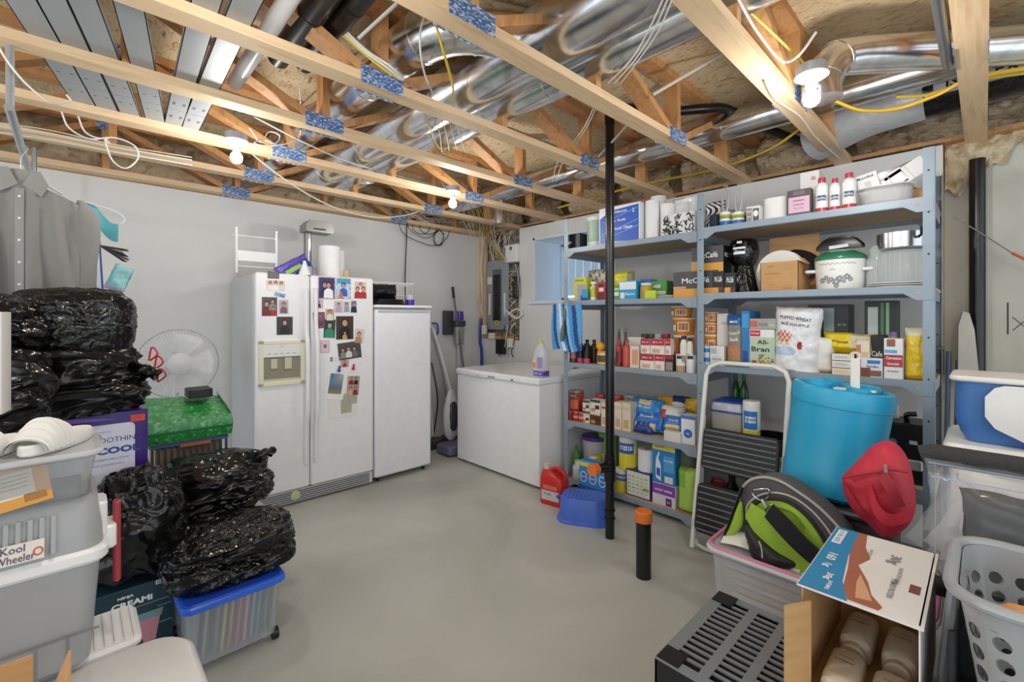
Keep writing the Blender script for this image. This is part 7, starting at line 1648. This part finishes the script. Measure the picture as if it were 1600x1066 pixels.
# clear organizer case on the cooler
t = thing('clear_case', 'clear plastic case with an orange card inside on the cooler lid', 'case', (-.14, 1.79, .906))
G().rbox((0, 0, .062), (.37, .22, .12), .03, C('#b9bcc0', .1, 0, .45), .01, taper=.90).done('case_body', t)
g = G(); g.rbox((0, 0, .126), (.40, .25, .016), .035, C('#d8dadc', .15, 0, .75), .005); g.done('case_lid', t)
q = G(); q.box((0, 0, 0), (.14, .003, .10), C('#d89a3c')); q.box((-.008, -.002, .008), (.10, .001, .065), C('#ddd6c4')); q.box((.04, -.002, -.03), (.04, .001, .02), C('#a8702a')); [q.box((-.01, -.003, .03 - k * .01), (.08, .001, .002), C('#8a8578')) for k in range(4)]
q.done('orange_card', loc=(-.115, 1.695, .965), rot=(-.25, -.16, 0), label='orange and cream card inside the clear case', cat='card')
g = G(); g.box((0, 0, 0), (.34, .16, .012), C('#6a6c70', .5)); g.done('grey_insert', loc=(-.155, 1.80, .925), label='grey sheet lying inside the clear case', cat='sheet')
t = G().rbox((0, 0, .065), (.14, .26, .13), .03, C('#e4e4e2', .3), .01).done('white_bin', loc=(-.04, 2.0, .90), label='white plastic bin behind the clear case', cat='bin')
# slide sandals
def sandal(x, y, label, rz=0):
    t = thing('slide_sandal', label, 'sandal', (x, y, 1.042), rz, group='pair of white slide sandals')
    SWm = C('#e9e7e3', .5)
    out = [(.05 * math.cos(a) * (1 + .15 * math.sin(a)), .125 * math.sin(a)) for a in [q * PI / 14 for q in range(28)]]
    g = G(); g.loft([[(p[0] * k, p[1] * k, z) for p in out] for k, z in ((.94, 0), (1, .006), (1, .024), (.95, .03), (.8, .027))], SWm); g.done('sole', t)
    def band(u, v, o=0):
        a = PI * u; yy = -.115 + .105 * v + .0; rx = .053 + o; rz_ = .062 + .015 * math.sin(PI * v) + o
        k = .55 + .45 * min(1, v / .5)
        return Vector((rx * math.cos(a) * (.8 + .2 * k), yy, .012 + rz_ * k * math.sin(a) + .0022 * math.sin(v * 38)))
    g = G(); g.sheet(band, 20, 40, SWm); g.sheet(lambda u, v: band(1 - u, v, -.006), 20, 14, SWm); g.done('strap', t, smooth=70)
sandal(-.035, 1.79, 'white slide sandal on the clear case, right one of the pair', R(-28)); sandal(-.165, 1.79, 'white slide sandal on the clear case, left one of the pair', R(-22))
# cardboard box at the very bottom left
t = thing('cardboard_box', 'open brown cardboard box at the bottom left corner', 'box', (-.25, 1.14, 0))
g = G(); g.rbox((0, 0, .31), (.38, .40, .62), .004, CARD, .002); g.done('box_body', t)
g = G(); g.box((0, .198, .665), (.38, .004, .10), CARD, rot=(.0, 0, 0)); g.done('box_flap', t); g = G(); g.box((.225, .0, .66), (.004, .34, .11), CARD, rot=(0, .35, 0)); g.done('box_flap', t)

# ================================================================== CLOTHES RAIL
t = thing('clothes_rail', 'grey pipe clothes rail hung from the trusses at the left', 'rail', (-.17, 0, 2.16))
gp = C('#a4a9ae', .3, .5)
G().cyl((0, 2.45, 0), (0, 4.0, 0), .014, gp, seg=14).done('rail_pipe', t)
G().tube([(0, 2.49, .24), (0, 2.49, .04), (0, 2.49, .0)], .012, gp, 10).done('hanger_bracket', t); G().tube([(0, 3.9, .24), (0, 3.9, .0)], .012, gp, 10).done('hanger_bracket', t)
def shirt(y, label, m, m2=None, zt=1.86, zb=1.02, hw=.17, seed=0, name='hanging_shirt', cat='shirt', detail=True, xo=-.17, rz=0, mf=None):
    t = thing(name, label, cat, (xo, y, 0), rz, group='clothes on the rail')
    off = Vector((seed * 3.1, 0, seed * 1.9))
    def body(sg):
        def f(u, v):
            z = zb + (zt - zb) * v; x = (u - .5) * 2
            sh = .05 * abs(x) ** 1.3 * v ** 3            # sloping shoulders
            w = hw * (1.12 - .12 * v)
            fold = .034 * noise.noise(Vector((x * 3.2, z * 1.6, 3)) + off) * (1 - v ** 4) * 1.6 + .010 * noise.noise(Vector((x * 7 + z * 3, z * 2.5, 7)) + off)
            e = (1 - abs(x) ** 4) ** .5 if abs(x) < 1 else 0
            return Vector((x * w, sg * (.045 * e + .003) + fold * e, z - sh * 1.6))
        return f
    g = G(); g.sheet(body(-1), 60, 26, m, mf); g.sheet(lambda u, v: body(1)(1 - u, v), 24, 12, m, mf); g.done('shirt_body', t, smooth=80)
    if not detail: return t
    for s in (-1, 1):
        def slv(u, v, s=s):
            a = 2 * PI * u; z = zt - .05 - (zt - zb - .02) * v
            fold = .006 * math.sin(a * 3 + v * 9 + seed)
            cx = s * (hw * .98 + .035 * math.sin(PI * min(1, v * 1.6)) ** .5 * .6); r_ = (.052 - .016 * v + fold) * min(1, .25 + v * 8)
            return Vector((cx + r_ * math.cos(a), .0 + r_ * .75 * math.sin(a), z))
        G().sheet(slv, 20, 26, m).done('sleeve', t, smooth=80)
    F = body(-1)
    g = G(); g.sheet(lambda u, v: F(.46 + .07 * u, .02 + .93 * v) + Vector((0, -.005, 0)), 3, 24, m2 or m); g.done('button_placket', t, smooth=60)
    for k in range(7):
        p = F(.495, .12 + .13 * k); G().lathe([(0, 0), (.005, 0), (.005, .002), (0, .002)], C('#e6e6e6', .3), 10, T=Matrix.Translation(p + Vector((0, -.007, 0))) @ Matrix.Rotation(PI / 2, 4, 'X')).done('button', t)
    for s in (-1, 1):
        g = G(); g.prism([(s * .006, -.02), (s * .065, -.065), (s * .088, -.01), (s * .062, .045), (s * .035, .05)][::s], m2 or m, o=(0, -.055, zt + .0), ez=(0, 1, 0), t=.006); g.done('collar', t)
    g = G(); g.lathe([(.05, -.02), (.055, .02), (.05, .05)], m2 or m, 20, c=(0, 0, zt), cap=False, sy=.8); g.done('collar_band', t)
    g = G(); g.tube([(.13, 0, zt - .03), (.0, 0, zt + .05), (-.13, 0, zt - .03)], .005, C('#dcdcdc', .3), 6); g.tube([(0, 0, zt + .05), (0, 0, zt + .11), (.02, 0, zt + .155), (.0, 0, zt + .17), (-.018, 0, zt + .155)], .0025, C('#c9c9c9', .3, .6), 6, sm=3); g.done('hanger', t)
    return t
SH = C('#83817e', .75, bump=.15, bscale=220); SH2 = C('#8f8d8a', .75)
shirt(2.98, 'grey button up shirt hanging nearest on the rail', SH, SH2, zt=2.0, zb=1.26, hw=.195, seed=1)
STRP = lambda u, v: C('#2e4a7a', .8) if math.sin(u * 90) > .0 else C('#b9c2d4', .8)
for k, (y, c, l, mf_, hw, sd) in enumerate(((3.08, '#8a8a88', 'second grey garment hidden behind the first shirt', None, .20, 2), (3.16, '#c4ced8', 'pale striped shirt edge behind the grey shirt', None, .225, 3), (3.25, '#2e4a7a', 'navy and white striped garment behind the grey shirts', STRP, .265, 4), (3.34, '#2f62a8', 'blue garment at the far end of the rail', None, .24, 5))):
    shirt(y, l, C(c, .8), None, zt=1.97, zb=1.24, hw=hw, seed=sd, detail=False, name='hanging_garment', cat='garment', mf=mf_)
TEAL = C('#5fb4c0', .7)
g = G(); g.sheet(lambda u, v: Vector((.14 * u, .02 * math.sin(4 * u), .10 * v - .10 * u + .02 * math.sin(6 * u))), 14, 8, TEAL); g.sheet(lambda u, v: Vector((.14 * (1 - u), .02 * math.sin(4 * (1 - u)) + .006, .10 * v - .10 * (1 - u) + .02 * math.sin(6 * (1 - u)))), 14, 8, TEAL)
o = g.done('teal_cloth', loc=(.04, 3.42, 1.93), label='teal cloth draped on the far end of the clothes rail', cat='cloth', smooth=70)
G().tube([(0, 0, .10), (.12, .0, .07), (.17, 0, .03), (.15, 0, .0)], .004, C('#dcdcde', .3), 6, sm=3).done('hanger', o)
g, F = pillow(.09, .15, .02, C('#8cc8cc', .5), lambda u, v: C('#c9b4d0', .5) if v < .12 else C('#8cc8cc', .5), 66); o = g.done('teal_pouch', loc=(.16, 3.45, 1.55), rot=(0, .35, 0), label='small pale teal pouch dangling below the teal cloth', cat='pouch')
g = G()
rr5 = random.Random(8)
for k in range(26):
    a = rr5.uniform(-.25, .25); g.tube([(0, 0, 0), (.10 + rr5.uniform(0, .03), rr5.uniform(-.02, .02), -.05 + a * .16)], .003, C('#4a4648', .9), 5)
o = g.done('duster', loc=(.10, 3.44, 1.80), label='dark bristled duster sticking out from the hanging clothes', cat='duster'); o['kind'] = 'stuff'

# ================================================================== WIRES
def wire(label, pts, r=.004, c='#dcd8d0', sm=7, name='cable'):
    P0 = Vector(pts[0]); g = G(); g.tube([Vector(p) - P0 for p in pts], r, C(c, .45), 6, sm=sm)
    return g.done(name, loc=P0, label=label, cat='cable', smooth=60)
YEL = '#d8b83a'; WW = '#e0dcd4'; BW = '#1c1c1d'
def A(px, py, z):
    a, b, c = ray(px, py); t = (z - CAM_H) / c; return (a * t, b * t, z)
def AY(px, py, Y):
    a, b, c = ray(px, py); t = Y / b; return (a * t, Y, CAM_H + c * t)
def AX(px, py, X):
    a, b, c = ray(px, py); t = X / a; return (X, b * t, CAM_H + c * t)
wire('white cable looping down from the trusses at the far left', [AY(-8, 60, 2.45), AY(8, 90, 2.45), AY(40, 130, 2.45), AY(80, 160, 2.45), AY(109, 158, 2.45), AY(104, 148, 2.45)])
wire('white cable with a big hanging loop left of the ceiling bulb', [AY(96, 175, 3.05), AY(108, 200, 3.05), AY(140, 217, 3.05), AY(178, 215, 3.05), AY(210, 228, 3.05), AY(215, 248, 3.05), AY(196, 263, 3.05), AY(175, 250, 3.05), AY(164, 218, 3.05), AY(172, 225, 3.05)])
wire('short white cable beside the big hanging loop', [AY(122, 182, 3.05), AY(132, 205, 3.05), AY(150, 215, 3.05), AY(170, 216, 3.05)])
for k in range(4):
    wire('%s thin cable running along the truss toward the back wall' % ['pale', 'second pale', 'grey', 'white'][k], [AY(0, 192 + k * 5, 3.26), AY(80, 204 + k * 5, 3.26), AY(180, 226 + k * 4, 3.26), AY(300, 246 + k * 4, 3.26)], .003, ['#cfcac0', '#dcd8ce', '#9a9690', '#e4e0d8'][k], 4)
wire('white cable coiled at the truss right of the fridge bulb', [AY(390, 200, 2.78), AY(408, 222, 2.78), AY(420, 206, 2.78), AY(437, 212, 2.78), AY(430, 224, 2.78), AY(410, 218, 2.78), AY(398, 224, 2.78), AY(420, 228, 2.78), AY(455, 222, 2.78), AY(470, 205, 2.78), AY(468, 130, 2.6)])
wire('long white cable sagging from the fridge bulb to the back corner', [AY(380, 228, 3.2), AY(420, 262, 3.3), AY(475, 300, 3.4), AY(530, 327, 3.5), AY(590, 340, 3.6), AY(640, 335, 3.7), AY(672, 322, 3.75)], .0055)
wire('second white cable under the middle trusses', [AY(396, 182, 2.86), AY(480, 225, 2.95), AY(560, 258, 3.05), AY(680, 290, 3.2)], .0045)
for k in range(3):
    wire('%s cable falling beside the blue plate above the fridge' % ['yellow', 'white', 'second white'][k], [A(496 + 4 * k, -12, 2.62), A(520 + 6 * k, 38, 2.58), A(562 + 5 * k, 78, 2.52), A(600 + 4 * k, 108 - k * 3, 2.46), A(625 + 3 * k, 124, 2.44)], .0055, [YEL, WW, WW][k])
wire('white cable hanging across the middle duct', [A(664, 20, 2.6), A(656, 60, 2.46), A(662, 110, 2.42), A(676, 146, 2.45)], .0045)
wire('yellow cable hanging across the middle duct', [A(676, 20, 2.6), A(690, 70, 2.46), A(704, 120, 2.42), A(708, 142, 2.43), A(704, 158, 2.45)], .0055, YEL)
wire('yellow cable beside the lower end of the middle duct', [A(660, 168, 2.44), A(672, 200, 2.42), A(684, 228, 2.44), A(700, 240, 2.46)], .0045, YEL)
for k in range(4):
    wire('thin white cable strand below the middle duct, %s' % ['first from the left', 'second from the left', 'third from the left', 'fourth from the left'][k], [A(668 + 14 * k, 168, 2.46), A(686 + 10 * k, 205, 2.42), A(690 + 12 * k, 235, 2.44)], .0025, '#d8d4cc', 4)
for k in range(3):
    wire('thin white cord strung diagonally across the large duct, %s' % ['left strand', 'middle strand', 'right strand'][k], [A(1040 + 7 * k, -10, 2.36), A(1012 + 8 * k, 50, 2.40), A(985 + 6 * k, 95, 2.42), A(950 + 10 * k, 130, 2.46)], .003, '#e8e6e0', 3)
for k in range(2):
    wire('thin white cord reaching the truss plate right of the duct, %s strand' % ['upper', 'lower'][k], [A(932 + 4 * k, 158, 2.45), A(915 + 4 * k, 195, 2.43), A(896 + 5 * k, 222, 2.45)], .0025, '#e8e6e0', 3)
    wire('thin white cord hanging beside the stack pipe top, %s strand' % ['left', 'right'][k], [A(880 + 5 * k, 240, 2.45), A(868 + 8 * k, 262, 2.43), A(864 + 4 * k, 285, 2.44)], .0025, '#e8e6e0', 3)
wire('yellow gas line running above the shelving to the right', [(3.42, 2.9, 2.47), (3.40, 2.0, 2.50), (3.38, 1.4, 2.48), (3.35, 1.0, 2.52), (3.3, .75, 2.62)], .010, YEL, 4)
wire('yellow gas line sagging below the flexible duct', [A(1305, 158, 2.44), A(1345, 172, 2.40), A(1400, 170, 2.40), A(1460, 150, 2.41), A(1520, 122, 2.44), A(1620, 104, 2.46)], .009, '#e3b428', 5)
wire('second yellow gas line beside the sagging one', [A(1400, 152, 2.47), A(1450, 148, 2.46), A(1520, 126, 2.46), A(1620, 112, 2.48)], .007, '#e0bc3a', 4)
wire('white cable stapled along the truss beside the bright bulb', [A(1150, -8, 2.38), A(1180, 45, 2.385), A(1215, 90, 2.385), A(1232, 96, 2.385), A(1252, 82, 2.39), A(1275, 50, 2.45)], .005)
wire('white cable running down the truss past the bright bulb', [A(1196, 128, 2.385), A(1212, 155, 2.385), A(1250, 182, 2.385), A(1275, 215, 2.385), A(1312, 248, 2.39)], .0045)
wire('yellow cable crossing the truss bay near the bright bulb', [A(1146, -5, 2.55), A(1200, 45, 2.52), A(1255, 98, 2.45)], .005, YEL, 4)
for k in range(2):
    wire('pale metal strap crossing diagonally under the subfloor, %s' % ['near the stack pipe top', 'above the fridge'][k], [[A(935, 245, 2.44), A(990, 185, 2.58)], [A(560, 60, 2.5), A(620, 5, 2.6)]][k] , .008, '#bdbab4', 0, name='brace_strap')
wire('pale wooden brace crossing under the subfloor right of the middle duct', [A(1020, 148, 2.56), A(1140, 78, 2.776)], .009, '#cfc9c0', 0, name='brace_strap')
# tangle over the freezers and service bay
rw = random.Random(21)
BX = [('black', BW), ('second black', BW), ('third black', BW)]
wire('black power cord hanging down to the upright freezer', [AY(636, 335, 4.3), AY(635, 380, 4.33), AY(633, 430, 4.33), AY(633, 470, 4.2)], .006, BW)
wire('outer black cable arc hanging from the back wall plate', [AY(622, 335, 4.3), AY(628, 362, 4.3), AY(650, 376, 4.3), AY(680, 384, 4.3), AY(698, 372, 4.3), AY(704, 352, 4.3)], .004, BW)
wire('black cable coil hanging in the back corner, large loop', [AY(656 + 17 * math.cos(q * .9) + q * 1.6, 352 + 14 * math.sin(q * .9), 4.28) for q in range(14)], .004, BW, 5)
wire('black cable coil hanging in the back corner, small loop', [AY(684 + 8 * math.cos(q * 1.1) + q * .3, 372 + 12 * math.sin(q * 1.1), 4.27) for q in range(12)], .004, BW, 5)
wire('lower black cable arc hanging from the back wall plate', [AY(636, 338, 4.29), AY(640, 358, 4.29), AY(664, 372, 4.29), AY(684, 362, 4.29), AY(690, 345, 4.29)], .0035, BW)
for k in range(7):
    wire('pale cable spreading along the back wall plate, %s' % ['first', 'second', 'third', 'fourth', 'fifth', 'sixth', 'seventh'][k], [AY(622 + k * 4, 322 + (k % 3) * 3, 4.25), AY(650 + k * 3, 338 + (k * 5) % 9, 4.25), AY(690, 356 - k * 3, 4.3), AY(724 + k * 2, 362 - k * 5, 4.33)], .0035, rw.choice(('#d8d0c4', '#e4ded4', '#b9b0a4')), 5)
for k in range(6):
    x0 = 690 + k * 8
    wire('%s cable looping by the corner bulb' % ['white', 'second white', 'third white', 'yellow', 'cream', 'fourth white'][k], [AY(x0, 285 + (k % 2) * 8, 3.35), AY(x0 + 12, 305, 3.4), AY(x0 + 28 - k * 3, 296 + k * 2, 3.4), AY(x0 + 20, 278 + 3 * k, 3.4), AY(x0 + 6, 290, 3.4), AY(x0 + 26, 330, 3.9), AY(738 + k * 3, 372, 4.2)], .004, [WW, WW, WW, YEL, '#e8dfc8', WW][k], 6)
for k in range(5):
    wire('yellow cable dropping to the breaker panel, %s' % ['first', 'second', 'third', 'fourth', 'fifth'][k], [AY(728 + k * 5, 300 + k * 2, 3.6), AY(740 + k * 7, 335, 3.8), AX(760 + k * 4, 370 + k * 3, 3.62), AX(776 + k * 4, 395 + k * 3, 3.66), AX(788 + k, 420, 3.68)], .0045, YEL if k < 3 else '#d8d0b8', 5)
for k in range(26):
    y0, y1 = rw.uniform(3.72, 4.3), rw.uniform(3.9, 4.22)
    wire('thin wire in the tangled bundle above the breaker panel',
         [(3.70, y0, 2.42), (3.69 - rw.random() * .06, (y0 + y1) / 2 + rw.uniform(-.12, .12), 2.27), (3.70, y1 + rw.uniform(-.05, .05), 2.14), (3.70, y1, 2.05)], .004, ['#b0aca4', '#3a3634', '#d8d0c0', '#e2ded6'][k % 4], 4)['group'] = 'wires above the breaker panel'
for k in range(9):
    z = 1.95 - k * .09
    wire('white wire bunched right of the breaker panel, %s from the top' % ['first', 'second', 'third', 'fourth', 'fifth', 'sixth', 'seventh', 'eighth', 'ninth'][k], [(3.68, 3.84, z), (3.62, 3.78 + rw.uniform(-.03, .03), z - .03), (3.64, 3.72, z + rw.uniform(-.05, .02)), (3.62, 3.80, z - .08), (3.68, 3.83, z - .12)], .0045, rw.choice((WW, '#cfc6b4', YEL if k == 1 else WW)), 5)
wire('thick white cable coil below the black network box', [AX(802 + 14 * math.cos(q * 1.25), 492 + 7 * math.sin(q * 1.25 * 1.5) - q * .3, 3.60) for q in range(14)], .006, '#ecebe6', 5)
wire('pink beige conduit strapped to the corner stud', [(3.64, 4.34, 2.32), (3.65, 4.335, 2.0), (3.64, 4.34, 1.6), (3.65, 4.335, 1.18)], .014, '#c9a08c', 3)
for k in range(4):
    wire('cream cable tied along the corner stud, %s' % ['first', 'second', 'third', 'fourth'][k], [(3.62, 4.30 - k * .02, 2.38), (3.63, 4.31 + .02 * (k % 2), 2.0), (3.62, 4.28, 1.7 - .05 * k), (3.60, 4.33 - k * .02, 1.55), (3.64, 4.30, 1.4)], .005, '#dcd0bc', 5)
for k in range(4):
    wire('%s cable hanging to the chest freezer wall sockets' % ['black', 'grey', 'white', 'thin black'][k], [(3.63, 3.74 + .05 * k, 1.30), (3.60, 3.70 + .07 * k, 1.15), (3.61, 3.76 + .06 * k, 1.0), (3.60, 3.72 + .08 * k, .94)], .005, [BW, '#8a8a8a', WW, BW][k], 5)
wire('white cable curving down right of the black network box', [(3.61, 3.70, 2.0), (3.60, 3.64, 1.85), (3.61, 3.63, 1.6), (3.62, 3.68, 1.42), (3.62, 3.74, 1.35)], .0035, '#d8d8d4', 5)
